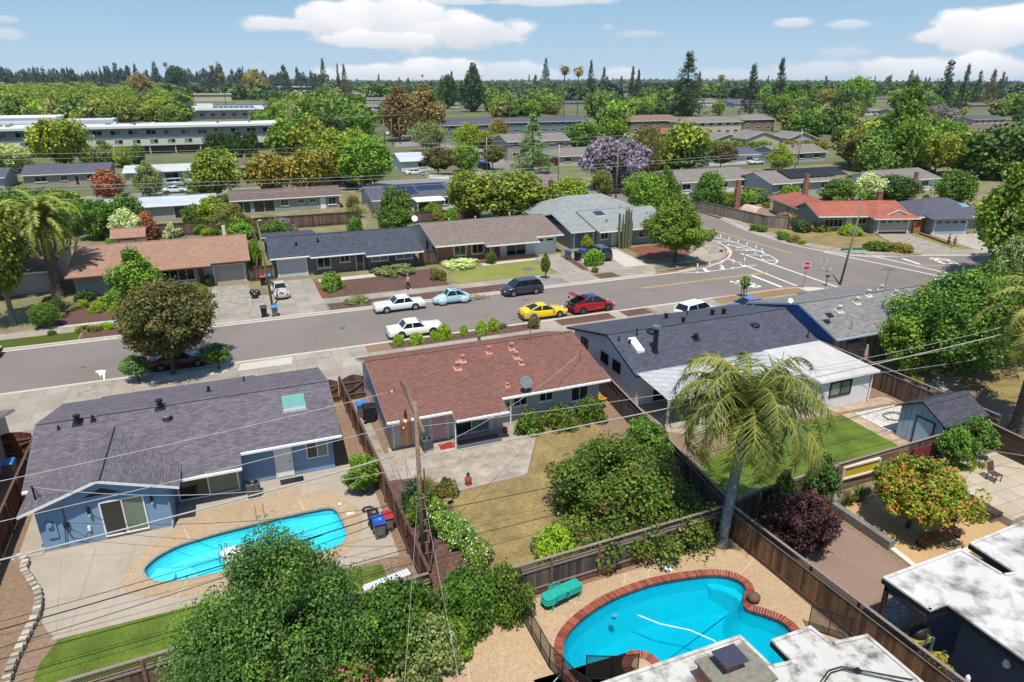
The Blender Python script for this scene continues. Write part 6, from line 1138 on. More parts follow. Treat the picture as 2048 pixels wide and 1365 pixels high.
Mx = Matrix(((u.x, 0, nn.x, c.x+nn.x*.018), (u.y, 0, nn.y, c.y+nn.y*.018), (0, 1, 0, c.z), (0, 0, 0, 1))); tx = text_on('lettering', 'STOP', .36, Matrix.Translation(Vector((-57.9, -56.1, 0))) @ Mx, WHT, pl)
x, y = W(1702, 500); r = thing('stop_sign', 'octagonal stop sign seen from its grey back in the shrub verge', 'stop sign', (77.6, 67.9, 0)); k = MB(); k.cyl((77.6, 67.9, 0), (77.6, 67.9, 3.0), .035, n=8); part('pole', k, GALV, r); c = V3(77.6, 67.85, 2.6); octo(.46, 0, GALV, 'sign_plate', r)
BOLW = paint('bollard_white', (220, 220, 220)); bol = thing('flexible_post', 'white flexible traffic post on the painted kerb bulge', 'bollard', (0, 0, 0), 'white flexible posts along the painted kerb bulge')
k = MB(); k.cyl((0, 0, 0), (0, 0, .06), .16, .1, 12); part('base', k, BOLW, bol); k = MB(); k.cyl((0, 0, .05), (0, 0, 1.1), .05, n=8); part('tube', k, BOLW, bol, smooth=True); bl = []
for i, (px, py) in enumerate([(1394, 543), (1418, 541), (1442, 536), (1465, 534), (1488, 530), (1421, 479), (1440, 483), (1457, 488), (1475, 494), (1493, 499), (1511, 505), (1522, 511), (1525, 517), (1885, 566), (1925, 546), (1950, 546), (1978, 545), (2004, 543)]):
    q = place(bol, (*W(px, py), RZ)) if i == 0 else clone(bol, (*W(px, py), RZ))
    O_ = ('leftmost', 'second from the left', 'third from the left', 'fourth from the left', 'rightmost')
    if 5 > i: q['label'] = 'white flexible post in the lower row beside the street, '+O_[i]; q['group'] = 'flexible posts of the lower row by the street'
    elif i < 13: q['label'] = 'white flexible post in the curved upper row, '+('farthest', 'second farthest', 'third farthest', 'fourth', 'fifth', 'sixth', 'last but one', 'nearest, at the tip')[i-5]; q['group'] = 'flexible posts of the curved upper row'
    else: q['label'] = 'white flexible post by the right hand painted island, '+O_[i-13]; q['group'] = 'flexible posts by the right hand island'
# utility poles and wires
def upole(label, x, y, h, arms, rad=.16, transformer=False, m=None, group=None):
    r = thing('utility_pole', label, 'utility pole', (x, y, 0), group); k = MB(); k.cyl((x, y, -.1), (x, y, h), rad, rad*.7, 12); part('pole', k, m or WOODP, r, smooth=True)
    for (z, hl, an) in arms:
        d = V3(math.cos(R(an)), math.sin(R(an)), 0); c_ = V3(x, y-.14, z); k = MB(); k.beam(c_-d*hl, c_+d*hl, .11, .12); A = part('crossarm', k, m or WOODP, r)
        for s in (-.9, -.35, .35, .9): k = MB(); p = c_+d*hl*s+V3(0, 0, .06); k.cyl(p, p+V3(0, 0, .14), .045, .03, 8); part('insulator', k, CREAM, A)
    return r
up = upole('tall weathered utility pole with a copper coloured transformer beside the rust red fence', 5.9, 25.45, 9.25, [], .125)
k = MB(); k.beam((5.55, 26.2, 9.95), (6.1, 25.15, 7.9), .13, .15); A = part('crossarm', k, WOODP, up)
k = MB(); k.cyl((5.45, 25.5, 7.35), (5.45, 25.5, 8.45), .24, n=18); k.cyl((5.45, 25.5, 8.45), (5.45, 25.5, 8.56), .25, .1, 18); T_ = part('transformer', k, gloss('copper_drum', (156, 108, 82), .35, .5, .2), up, smooth=False); k = MB(); k.lathe((5.45, 25.4, 8.55), [(.05, 0), (.05, .1), (.075, .12), (.05, .15), (.075, .2), (.05, .24), (.07, .28), (.04, .32), (.04, .4)], 10); part('bushing', k, mat('brown_glaze', (70, 40, 34), rough=.3), T_)
INS = gloss('red_insulator', (126, 34, 34), .3)
for x, y, z in ((5.2, 26.0, 9.62), (5.45, 25.3, 8.2)):
    k = MB()
    for i in range(3): k.cyl((x-.12*i, y, z-.02*i), (x-.12*i-.05, y, z-.02*i), .07, .03, 10, i % 2)
    part('insulator', k, [INS, CREAM], A)
k = MB(); k.cyl((6.1, 25.35, .2), (6.1, 25.35, 6), .035, n=6); part('conduit', k, mat('rusty_pipe', (138, 84, 52)), up)
for i, z in enumerate([1.6, 2.2, 2.8, 3.4, 4.0, 4.6]): k = MB(); k.cyl((5.9, 25.3, z), (6.2, 25.3, z), .015, n=5); part('climbing_peg', k, GALV, up)
k = MB(); rr = random.Random(4); pts = []
for i in range(9):
    a = V3(5.3+rr.uniform(-.6, .5), 25.2+rr.uniform(-.4, .4), rr.uniform(4.2, 6.6)); b_ = V3(5.5+rr.uniform(-.9, .5), 25.2+rr.uniform(-.3, .3), rr.uniform(4, 6.8)); m_ = (a+b_)/2-V3(0, 0, rr.uniform(.2, .7)); k.tube([a, (a+m_)/2-V3(0, 0, .1), m_, (b_+m_)/2-V3(0, 0, .1), b_], .012, 5)
part('loose_cable', k, GALV, up)
CABL = mat('pale_cable', (168, 164, 160), mottle=0); CABD = mat('dark_cable', (48, 46, 46), mottle=0)
def wire(label, a, b, sag=.5, r=.016, m=None, group=None, seg=18):
    a, b = V3(*a), V3(*b); k = MB(); k.tube([a+(b-a)*(i/seg)-V3(0, 0, 4*sag*(i/seg)*(1-i/seg)) for i in range(seg+1)], r, 5); q = part('overhead_wire', k, m or CABL, None, smooth=True)
    return tag(q, label, 'wire', group)
wire('highest pale wire running left from the tall pole', (5.1, 26.0, 9.6), (-42, 24.6, 9.4), .9, .015); wire('second pale wire running left from the middle of the tall pole', (5.4, 25.4, 8.35), (-42, 24.6, 8.2), 1.0, .015)
wire('thick pale bundled cable running left from the tall pole', (4.9, 25.3, 6.95), (-42, 24.6, 6.8), 1.1, .034); wire('thin dark cable running left at mid height', (5.6, 25.3, 4.75), (-42, 24.4, 4.6), 1.4, .013, CABD); wire('thick black cable lowest of the left hand cables', (5.6, 25.2, 4.4), (-42, 24.4, 3.9), 1.2, .026, CABD)
wire('slack dark cable just under the thick black cable', (5.5, 25.2, 4.1), (-42, 24.0, 3.8), 1.7, .015, CABD)
wire('thick pale bundled cable running right towards the date palm', (5.9, 25.2, 6.7), (62, 25.6, 7.9), .5, .03); wire('thin pale wire running right above the thick cable', (6.1, 25.3, 8.1), (62, 25.6, 9.0), 1.3, .013); wire('black cable running right behind the queen palm', (6.0, 25.2, 3.85), (62, 25.6, 5.2), .9, .018, CABD)
wire('service wire from the tall pole to the lavender house mast', (5.9, 25.5, 6.6), (21.2, 39.6, 3.9), .6, .015); wire('twisted service wire from the tall pole to the blue house mast', (5.6, 25.4, 6.2), (-10.9, 34.9, 3.45), .9, .016); wire('thin wire dropping from the tall pole to the blue wall junction box', (5.5, 25.2, 4.5), (-9.85, 34.35, 1.5), .5, .012, CABD)
wire('left pale guy wire running down over the big conifer', (5.7, 25.2, 4.5), (-1.6, 2, 3.2), .3, .008); wire('right pale guy wire running down past the hedge', (6.0, 25.0, 4.4), (2.6, 2, 3.0), .3, .008); wire('pale wire crossing above the blue shed', (62, 27, 6.6), (36.5, 33.2, 2.6), .6, .016); wire('lower pale wire crossing the shed roof', (62, 26, 5.6), (38.8, 31.8, 2.4), .6, .014)
upole('utility pole behind the solar roofed house', *W(742, 372), 10.5, [(9.9, 1.2, 0)]); upole('brown utility pole in front of the jacaranda', *W(1231, 406), 11, [(10.4, .8, 0)]); upole('utility pole between the chimney and panel roofed houses', *W(1585, 368), 9, [(8.6, 1.0, 0)])
upole('leaning utility pole in front of the apartment block', *W(62, 296), 14, [(13.4, .9, 0)], .3); upole('rust brown utility pole at the end of the apartment block', *W(588, 292), 15, [(14.2, 1.8, 0), (12.6, 1.4, 0)], .3); upole('bare wooden pole left of the eucalyptus road', *W(770, 292), 9, [], .22)
for i, (px, py, h) in enumerate([(785, 290, 9), (800, 288, 9)]): upole('thin brown pole in the pair beside the eucalyptus road, %s one' % ('left', 'right')[i], *W(px, py), h, [], .2)
for i, (a, b_, n_) in enumerate([((-40, 113, 8.6), (110, 113, 8.4), 'across the far back gardens, upper'), ((-40, 113.6, 8.0), (110, 113.4, 7.8), 'across the far back gardens, middle'), ((-40, 114, 6.6), (110, 114, 6.4), 'across the far back gardens, lowest and thickest'), ((-70, 152, 10), (130, 150, 10), 'over the row behind, upper'), ((-70, 153, 9), (130, 151, 9), 'over the row behind, lower'), ((-90, 240, 11), (60, 240, 11), 'in front of the apartment block')]): wire('long wire '+n_, a, b_, 1.2, .03 if i < 5 else .06)
lamp_post('tall slim street lamp beside the cedar', *W(974, 352), 9, (2, 0), GALV); lamp_post('street lamp pole with a sign plate at the side street corner', *W(1116, 392), 10, (-1.5, .5), GALV); lamp_post('street lamp with a long arm by the white gabled garage', *W(1595, 330), 9.5, (2.2, 0), GALV); lamp_post('curved street lamp above the apartment parking', *W(318, 232), 9, (-3, 0), GALV)

# ================================================================== THINGS IN THE GARDENS
PBK = mat('bin_black', (36, 38, 42), rough=.5, mottle=.05); PGY = mat('bin_grey', (104, 104, 104), rough=.5, mottle=.05); PBU = mat('bin_blue', (20, 84, 186), rough=.45, mottle=.05); PBL2 = mat('bin_light_blue', (60, 128, 196), rough=.5, mottle=.08); PRD = mat('bin_red', (176, 44, 40), rough=.5)
def bin_(label, body, lid, x, y, rz, s=1., mark=None):
    r = thing('wheelie_bin', label, 'bin', (0, 0, 0)); k = MB(); b0 = [(-.24, -.26, .06), (.24, -.26, .06), (.24, .24, .06), (-.24, .24, .06)]; t0 = [(-.3, -.36, 1.0), (.3, -.36, 1.0), (.3, .34, 1.0), (-.3, .34, 1.0)]
    k.solid(b0+t0, [(0, 3, 2, 1), (4, 5, 6, 7), (0, 1, 5, 4), (1, 2, 6, 5), (2, 3, 7, 6), (3, 0, 4, 7)]); k.box(-.16, -.34, .3, .16, -.3, .8); B = part('body', k, body, r)
    k = MB(); k.solid([(-.33, -.42, 1.0), (.33, -.42, 1.0), (.33, .38, 1.0), (-.33, .38, 1.0), (-.28, -.36, 1.07), (.28, -.36, 1.07), (.28, .3, 1.1), (-.28, .3, 1.1)], [(0, 3, 2, 1), (4, 5, 6, 7), (0, 1, 5, 4), (1, 2, 6, 5), (2, 3, 7, 6), (3, 0, 4, 7)]); Ld = part('lid', k, lid, r)
    if mark: k = MB(); k.box(-.14, -.16, 1.075, -.005, .02, 1.09, 0); k.box(.005, -.16, 1.075, .14, .02, 1.09, 1); part('lid_sticker', k, [PRD, paint('sticker_green', (60, 160, 120))], Ld)
    for sx in (-.26, .26): k = MB(); k.cyl((sx-.03, .3, .1), (sx+.03, .3, .1), .1, n=12); part('wheel', k, TYRE, r)
    k = MB(); k.cyl((-.24, .42, .98), (.24, .42, .98), .02, n=6); part('handle', k, body, r)
    r.scale = (s, s, s); return place(r, (x, y, 0), R(rz))
bin_('grey bin with a bright blue lid standing on the path by the long pool', PGY, PBU, 4.62, 29.5, 0, 1.0, 1); bin_('black bin with a red and green sticker behind the blue lidded one', PBK, PBK, 4.5, 30.35, 0, .9, 1); bin_('red lidded bin tucked beside the blue lidded one', PGY, PRD, 5.15, 29.9, 0, .9)
bin_('grey bin with a blue lid beside the lavender side wall', PGY, PBL2, 6.25, 43.2, 90); bin_('big black bin in front of the blue lidded one by the lavender wall', PBK, PBK, 6.6, 42.3, 90, 1.15); bin_('grey bin with a blue lid beside the beige house at the left edge', PGY, PBL2, -14.3, 43.2, 0)
bin_('black bin at the kerb left of the street lamp', PBK, PBK, 1.25, 68.4, 180); bin_('grey bin with a blue lid at the kerb right of the street lamp', PGY, PBL2, 2.25, 68.2, 180); bin_('bin with a blue lid by the dark gate', PGY, PBL2, 2.4, 80.6, 180); bin_('bin with a red lid by the dark gate', PBK, PRD, 1.8, 80.2, 180)
bin_('grey bin with a blue lid left of the palm shrub on the far drive', PGY, PBU, 39.4, 78.0, 180, 1.1); bin_('black bin in front of the blue lidded ones on the far drive', PBK, PBK, 40.2, 76.9, 180, 1.1); bin_('wide bin with a blue lid nearest the dark suv', PGY, PBU, 41.4, 77.8, 180, 1.15)
k = MB(9)
for x, y, r_ in ((.5, 76.6, .34), (.95, 76.1, .38), (.7, 75.2, .4)): q = MB(9); q.ball((x, y, r_*.8), r_, r_*.9, r_*.9, 12, jit=.12); q.ball((x, y, r_*1.65), r_*.3, r_*.3, r_*.3, 8, jit=.2); solo('rubbish_bag', q, gloss('bag_plastic', (34, 26, 28), .3, 0, .2), 'full dark rubbish bag on the driveway, %s of the three' % {.5: 'the farthest', .95: 'the middle one', .7: 'the nearest'}[x], 'rubbish bag', smooth=True)
def ac(label, x, y, s=1.): 
    r = thing('air_conditioner', label, 'air conditioner', (x, y, 0)); k = MB(); k.box(x-.42*s, y-.42*s, .02, x+.42*s, y+.42*s, .08, 0); part('pad', k, CONCW, r); k = MB(); k.prism([(x-.36*s, y-.3*s), (x-.3*s, y-.36*s), (x+.3*s, y-.36*s), (x+.36*s, y-.3*s), (x+.36*s, y+.36*s), (x-.36*s, y+.36*s)], .08, .88*s); part('casing', k, mat('louvre_grey', (128, 130, 124), (108, 110, 106), kind='brick', p=(.9, .06, .02, 0), c3=(52, 54, 54)), r)
    k = MB(); k.cyl((x, y, .88*s), (x, y, .93*s), .3*s, .24*s, 18); k.cyl((x, y, .93*s), (x, y, .95*s), .1*s, n=12, m=1); part('fan_guard', k, [DKMET, GALV], r)
ac('grey air conditioner between the glass doors and screen door of the blue house', -1.15, 35.75); ac('slatted grey air conditioner beside the lavender wall and pink door', 9.2, 37.05, .95)
# stacked loungers
TL = mat('turquoise_mesh', (40, 158, 142), (30, 140, 126), rough=.5, mottle=.05)
for j, nm in enumerate(('top turquoise sun lounger of the stack by the dark fence', 'middle turquoise sun lounger in the stack', 'bottom turquoise sun lounger of the stack, almost on the deck')):
    z = .56-.09*j; o = V3(10.25-.03*j, 21.7-.04*j, 0); d = V3(.98, .19, 0); n = V3(-.19, .98, 0); r = thing('sun_lounger', nm, 'sun lounger', (o.x, o.y, 0), 'stacked turquoise sun loungers'); Q = lambda u, v, zz: o+d*u+n*v+V3(0, 0, zz)
    k = MB(); k.solid([Q(.15, -.3, z), Q(0, -.18, z), Q(0, .18, z), Q(.15, .3, z), Q(.9, .3, z+.02), Q(.9, -.3, z+.02), Q(.15, -.3, z-.03), Q(0, -.18, z-.03), Q(0, .18, z-.03), Q(.15, .3, z-.03), Q(.9, .3, z-.01), Q(.9, -.3, z-.01)], [(0, 5, 4, 3, 2, 1), (6, 7, 8, 9, 10, 11), (0, 1, 7, 6), (1, 2, 8, 7), (2, 3, 9, 8), (3, 4, 10, 9), (4, 5, 11, 10), (5, 0, 6, 11)]); part('backrest', k, TL, r)
    k = MB(); k.solid([Q(u, v, zz) for zz in (z-.02, z+.01) for u, v in ((.92, -.3), (2.0, -.28), (2.0, .28), (.92, .3))], [(3, 2, 1, 0), (4, 5, 6, 7), (0, 1, 5, 4), (1, 2, 6, 5), (2, 3, 7, 6), (3, 0, 4, 7)]); part('seat', k, TL, r)
    for v in (-.33, .33): k = MB(); k.tube([Q(.5, v, z), Q(.55, v*1.1, z+.16), Q(.95, v*1.1, z+.17), Q(1.2, v, z)], .025, 6); part('armrest', k, TL, r)
    if j == 2:
        for u, v in ((.4, -.3), (.4, .3), (1.9, -.28), (1.9, .28)): k = MB(); k.tube([Q(u, v, z), Q(u-.12, v, .0)], .025, 6); part('leg', k, TL, r)
k = MB(); k.lathe((10.35, 32.35, 0), [(.16, 0), (.2, .05), (.13, .12), (.22, .3), (.2, .42), (.1, .52), (.08, .62), (.11, .66)], 14); k.lathe((10.35, 32.35, .66), [(.09, 0), (.1, .05), (.04, .12)], 12, 1); solo('chiminea', k, [mat('terracotta', (156, 76, 50), rough=.7), DKMET], 'small terracotta chiminea with a dark cap on the stained patio', 'chiminea', smooth=True)
k = MB(); k.cyl((14.6, 37.35, 0), (14.6, 37.35, .35), .14, .19, 14); k.ball((14.6, 37.35, .36), .17, .17, .05, 12, 1); solo('flower_pot', k, [MATS['terracotta'], SOIL], 'red terracotta pot by the glass door of the lavender house', 'pot', smooth=True)
def coil(label, x, y, z, r_, m, turns=4, w=.02, name='garden_hose'):
    k = MB(); rr = random.Random(int(x*10)); k.tube([(x+(r_+rr.uniform(-.12, .12)*r_*2)*math.cos(i*.5), y+.7*(r_+rr.uniform(-.1, .1)*r_*2)*math.sin(i*.5), z+.02+i*.0012) for i in range(int(turns*12.6))], w, 5); return solo(name, k, m, label, 'hose')
coil('dark green hose coiled on the patio beside the terracotta pot', 15.4, 36.9, 0, .34, mat('hose_dark', (70, 76, 66)), 4); coil('black cable heap on the concrete below the round bush', 4.5, 32.0, .02, .3, CABD, 4); coil('grey hose looped over the white gravel by the shed', 40.4, 29.3, .02, .8, mat('hose_tan', (122, 110, 92)), 3, .025)
k = MB(); k.box(10.0, 36.7, .01, 10.95, 37.45, .03); solo('door_mat', k, paint('mat_red', (150, 42, 44)), 'red door mat outside the pink door', 'mat'); k = MB(); k.box(11.0, 36.35, .01, 14.0, 37.3, .1); solo('eave_shadow_slab', k, paint('eave_shadow_grey', (86, 84, 92)), 'dark slab painted as eave shadow below the sliding glass door of the lavender house', 'step'); k = MB(); k.box(.3, 36.3, .01, 1.6, 36.85, .03); solo('door_mat', k, DKMET, 'black door mat outside the white screen door', 'mat')  # the dark slab paints in the eave's shadow before the lavender house's glass door
k = MB(); k.solid([(-.25, -.35, 0), (.25, -.35, 0), (.25, .35, 0), (-.25, .35, 0), (-.3, -.42, .25), (.3, -.42, .25), (.3, .42, .25), (-.3, .42, .25), (-.24, -.34, .25), (.24, -.34, .25), (.24, .34, .25), (-.24, .34, .25), (-.2, -.3, .05), (.2, -.3, .05), (.2, .3, .05), (-.2, .3, .05)], [(3, 2, 1, 0), (0, 1, 5, 4), (1, 2, 6, 5), (2, 3, 7, 6), (3, 0, 4, 7), (4, 5, 9, 8), (5, 6, 10, 9), (6, 7, 11, 10), (7, 4, 8, 11), (8, 9, 13, 12), (9, 10, 14, 13), (10, 11, 15, 14), (11, 8, 12, 15), (12, 13, 14, 15)]); k.xf(Matrix.Translation((22.75, 39.2, .02)) @ Matrix.Rotation(R(20), 4, 'Z')); solo('plastic_tub', k, mat('tub_yellow', (206, 168, 30), rough=.4), 'open yellow plastic tub at the corner of the lavender house', 'tub')
k = MB(); k.solid([(-.5, -.12, 0), (.5, -.12, 0), (.5, .12, 0), (-.5, .12, 0), (-1.0, -.2, .25), (1.0, -.2, .25), (1.0, .2, .25), (-1.0, .2, .25)], [(3, 2, 1, 0), (0, 1, 5, 4), (1, 2, 6, 5), (2, 3, 7, 6), (3, 0, 4, 7)], 0); k.box(-.95, -.16, .22, .95, .16, .235, 1); k.xf(Matrix.Translation((8.0, 30.9, .02)) @ Matrix.Rotation(R(6), 4, 'Z')); solo('trough_planter', k, [mat('navy_trough', (40, 46, 62)), SOIL], 'long dark trough planter at the corner of the dry lawn', 'planter')
k = MB()
for i in range(15): k.box(-1.05+i*.14, -.21, .0, -.93+i*.14, .21, .035)
k.xf(Matrix.Translation((3.9, 24.0, 1.75)) @ Matrix.Rotation(R(10), 4, 'Z')); bq = MB(); tag(part('white_bench', k, paint('bench_white', (214, 216, 220), mottle=.3), None), 'white slatted shelf top showing beside the brown lattice fence', 'shelf')
k = MB()
for x, y in ((3.0, 23.85), (4.8, 24.15)): k.cyl((x, y, 0), (x, y, 1.75), .03, n=6)
part('leg', k, WHT, bpy.data.objects['white_bench']).location = (0, 0, 0)
for i, (x, y) in enumerate([(4.6, 25.8), (4.75, 25.6), (4.9, 25.3)]): k = MB(); k.beam((x-.1, y+1.2, .05+.04*i), (x+.25, y-1.0, .05+.04*i), .09, .04); solo('timber_plank', k, RAILG, 'weathered plank lying by the rust red fence, %s of the pile' % ('left', 'middle', 'right')[i], 'plank')
k = MB(); k.lathe((22.9, 24.3, 0), [(.36, 0), (.42, .1), (.44, .8), (.4, .95), (.3, 1.02), (.05, 1.08)], 16); solo('compost_bin', k, mat('compost_green', (46, 104, 70), rough=.4), 'green plastic compost bin behind the queen palm trunk', 'bin', smooth=True)
TB = thing('garden_bench', 'orange brown metal bench in the shade of the red tipped tree', 'bench', (31, 18.4, 0)); k = MB(); k.solid([V3(*p) for p in ((29.4, 18.25, .46), (32.0, 18.15, .46), (32.05, 18.75, .46), (29.45, 18.85, .46), (29.4, 18.25, .42), (32.0, 18.15, .42), (32.05, 18.75, .42), (29.45, 18.85, .42))], [(0, 1, 2, 3), (7, 6, 5, 4), (0, 4, 5, 1), (1, 5, 6, 2), (2, 6, 7, 3), (3, 7, 4, 0)]); part('seat', k, paint('corten', (160, 98, 50), mottle=.2), TB)
for x in (29.5, 31.95): k = MB(); k.beam((x, 18.25, 0), (x, 18.25, .42), .05); k.beam((x, 18.75, 0), (x, 18.75, .42), .05); k.beam((x, 18.25, .04), (x, 18.75, .04), .05); part('leg', k, DKMET, TB)
ch = thing('deck_chair', 'small grey slatted chair on the raised stone terrace', 'chair', (38.1, 20.9, .42)); k = MB()
for i in range(5): k.box(37.85+i*.11, 20.6, .85, 37.94+i*.11, 21.1, .88)
part('seat', k, RAILB, ch); k = MB()
for i in range(5): k.beam((37.9+i*.11, 21.12, .88), (37.9+i*.11, 21.3, 1.45), .09, .02)
part('backrest', k, RAILB, ch)
for x, y in ((37.85, 20.62), (38.35, 20.62), (37.85, 21.1), (38.35, 21.1)): k = MB(); k.beam((x, y, .42), (x, y, .86), .04); part('leg', k, DKMET, ch)
k = MB(); k.tube([(38.6, 22.3, .42), (38.6, 22.3, 1.5), (38.9, 22.2, 1.55), (40.8, 20.6, 1.5)], .025, 6); solo('metal_rail', k, GALV, 'pale metal pole frame behind the deck chair', 'rail')
bb = thing('covered_barbecue', 'black covered barbecue with a yellow shelf under the flat roof corner', 'barbecue', (23.4, 13.9, 0)); k = MB(); k.box(22.95, 13.55, .55, 23.85, 14.15, .8, 1); part('shelf', k, [DKMET, paint('olive_shelf', (150, 144, 60))], bb); k = MB(); k.ball((23.4, 13.85, .95), .46, .34, .34, 14); part('hood', k, PBK, bb, smooth=True)
for x, y in ((23.0, 13.6), (23.8, 13.6), (23.0, 14.1), (23.8, 14.1)): k = MB(); k.beam((x, y, 0), (x, y, .56), .05); part('leg', k, DKMET, bb)
for i, (x, y, r_, lb) in enumerate([(22.75, 11.6, .2, 'round terracotta bowl with sprouts by the right hand fence'), (23.0, 10.95, .26, 'wide orange rimmed bowl planter nearest the lower right corner')]): k = MB(); k.lathe((x, y, .3), [(r_*.6, 0), (r_, .2), (r_*1.05, .24), (r_*.92, .24), (r_*.9, .2)], 16); k.cyl((x, y, .45), (x, y, .51), r_*.9, n=16, m=1); solo('bowl_planter', k, [paint('orange_pot', (196, 130, 60)), SOIL], lb, 'planter', smooth=True)
k = MB(); k.cyl((22.7, 12.5, 0), (22.7, 12.5, .5), .2, .3, 14); k.cyl((22.7, 12.5, .48), (22.7, 12.5, .52), .27, n=14, m=1); solo('flower_pot', k, [paint('crimson_pot', (140, 34, 34)), SOIL], 'crimson pot holding a red leaved plant by the dark wall', 'pot', smooth=True)
k = MB(); k.lathe((23.15, 11.6, 0), [(.16, 0), (.1, .3), (.16, .6), (.08, .78), (.1, .86), (.03, .98)], 12); solo('garden_statue', k, paint('statue_white', (214, 212, 220)), 'small white garden statue against the dark wall', 'statue', smooth=True)
k = MB(); k.cyl((22.95, 13.25, 0), (22.95, 13.25, 1.5), .04, n=6); k.box(22.75, 12.9, 0, 22.83, 12.98, 1.7); solo('leaning_board', k, GALV, 'pale metal door track leaning by the dark wall', 'board')
k = MB(); k.lathe((44.3, 35.6, 0), [(.25, 0), (.25, .06), (.03, .1), (.03, 1.2), (.13, 1.25), (.17, 1.7), (.08, 2.5), (.02, 2.6)], 10); solo('closed_parasol', k, mat('beige_canvas', (178, 152, 128)), 'closed beige parasol in the yard of the grey roofed house', 'parasol')
for i, (x, y) in enumerate([(44.2, 36.5), (50.4, 36.0), (51.4, 35.4), (49.5, 35.5)]):
    c_ = thing('garden_chair', 'white metal garden chair, ' + ('beside the closed parasol', 'left of the patio group', 'right of the patio group', 'nearest of the patio group')[i], 'chair', (x, y, 0)); k = MB(); k.box(x-.24, y-.24, .42, x+.24, y+.24, .46); part('seat', k, WHT, c_); k = MB(); k.tube([(x-.24, y+.24, .46), (x-.2, y+.3, .9), (x+.2, y+.3, .9), (x+.24, y+.24, .46)], .02, 6); k.box(x-.15, y+.25, .5, x+.15, y+.28, .85); part('backrest', k, WHT, c_)
    for a in (-.2, .2):
        for b_ in (-.2, .2): k = MB(); k.cyl((x+a, y+b_, 0), (x+a, y+b_, .43), .018, n=5); part('leg', k, WHT, c_)
k = MB(); k.cyl((34.2, 74.3, .02), (34.2, 74.3, .3), .9, n=20); k.cyl((34.2, 74.3, .3), (34.2, 74.3, .31), .8, n=20, m=1)
k = MB(); k.cyl((32.6, 75.2, .02), (32.6, 75.2, .06), .75, .7, 20); solo('ground_cover_lid', k, PGY, 'round grey lid in the front lawn of the brick fronted house', 'lid')
k = MB(); k.box(30.2, 80.6, 0, 35.8, 81.0, .35); k.box(30.2, 81.0, 0, 30.6, 81.6, .35); solo('brick_planter', k, BRICK, 'low red brick planter in front of the white porch', 'planter'); k = MB(); k.box(23.2, 80.4, 0, 29.2, 80.8, .3); solo('brick_edging', k, BRICK, 'low brick edging below the flowering front bed', 'planter')
k = MB(); k.beam((93.0, 65.0, .15), (95.6, 71.8, .15), .3, .35); solo('brick_planter', k, BRICK, 'long brick planter wall beside the tile roofed house driveway', 'planter')
k = MB(); N_ = 12
for i in range(N_): a0, a1 = math.pi*i/N_, math.pi*(i+1)/N_; k.poly([(82.6+1.8*math.cos(a0), 91.4, 1.7*math.sin(a0)), (82.6+1.8*math.cos(a1), 91.4, 1.7*math.sin(a1)), (82.6+1.8*math.cos(a1), 95.4, 1.7*math.sin(a1)), (82.6+1.8*math.cos(a0), 95.4, 1.7*math.sin(a0))])
k.poly([(82.6+1.8*math.cos(math.pi*i/N_), 91.4, 1.7*math.sin(math.pi*i/N_)) for i in range(N_+1)]); solo('quonset_shelter', k, mat('rusty_white_sheet', (196, 186, 172), (168, 110, 76), scale=1.3), 'arched white shelter with rust streaks behind the greyed fence', 'shelter')
k = MB(); k.cyl((61.3, 56.1, RZ), (61.3, 56.1, 1.1), .05, n=8); k.box(61.1, 55.9, 1.0, 61.5, 56.25, 1.14); solo('crossing_button_post', k, DKMET, 'short dark post with a box on the street side of the near corner', 'post')
for i, x in enumerate((49.2, 49.9)): k = MB(); k.cyl((x, 56.0, 0), (x, 56.0, 2.0), .035, n=6); solo('tree_stake', k, DKMET, 'dark wooden stake by the sapling in the dry verge, %s one' % ('left', 'right')[i], 'stake')
for lb, y, rz in (('row of black pool heating panels on the blue grey roof', 0, 0),):
    X, Y = W(1545, 368, 2.5); k = MB()
    for i in range(9): a = X+5.4+i*1.75; k.slab([(a, Y+1.0, 3.25), (a+1.6, Y+1.0, 3.25), (a+1.6-.3, Y+5.0, 4.5), (a-.3, Y+5.0, 4.5)], .05)
    h_ = [o for o in bpy.data.objects if o.name == 'panel_roof_house'][0]; q = part('heating_panel', k, mat('black_panel', (40, 40, 42), rough=.5), None); q.parent = h_; q.matrix_parent_inverse = Matrix.Translation(-h_.location)
for (px, py, z1) in [(1475, 385, 5.2), (1612, 368, 4.9), (1830, 365, 5.0), (1585, 300, 4.4)]:
    X, Y = W(px, py, 3.0); k = MB(); k.box(X-.5, Y-.4, 0, X+.5, Y+.3, z1-1.4); k.box(X-.32, Y-.3, z1-1.4, X+.32, Y+.3, z1); hs_ = min([o for o in bpy.data.objects if o.get('category') == 'house'], key=lambda o: (o.location.x+7-X)**2+(o.location.y+3-Y)**2); q = part('chimney', k, BRICK, None); q.parent = hs_; q.matrix_parent_inverse = Matrix.Translation(-hs_.location)

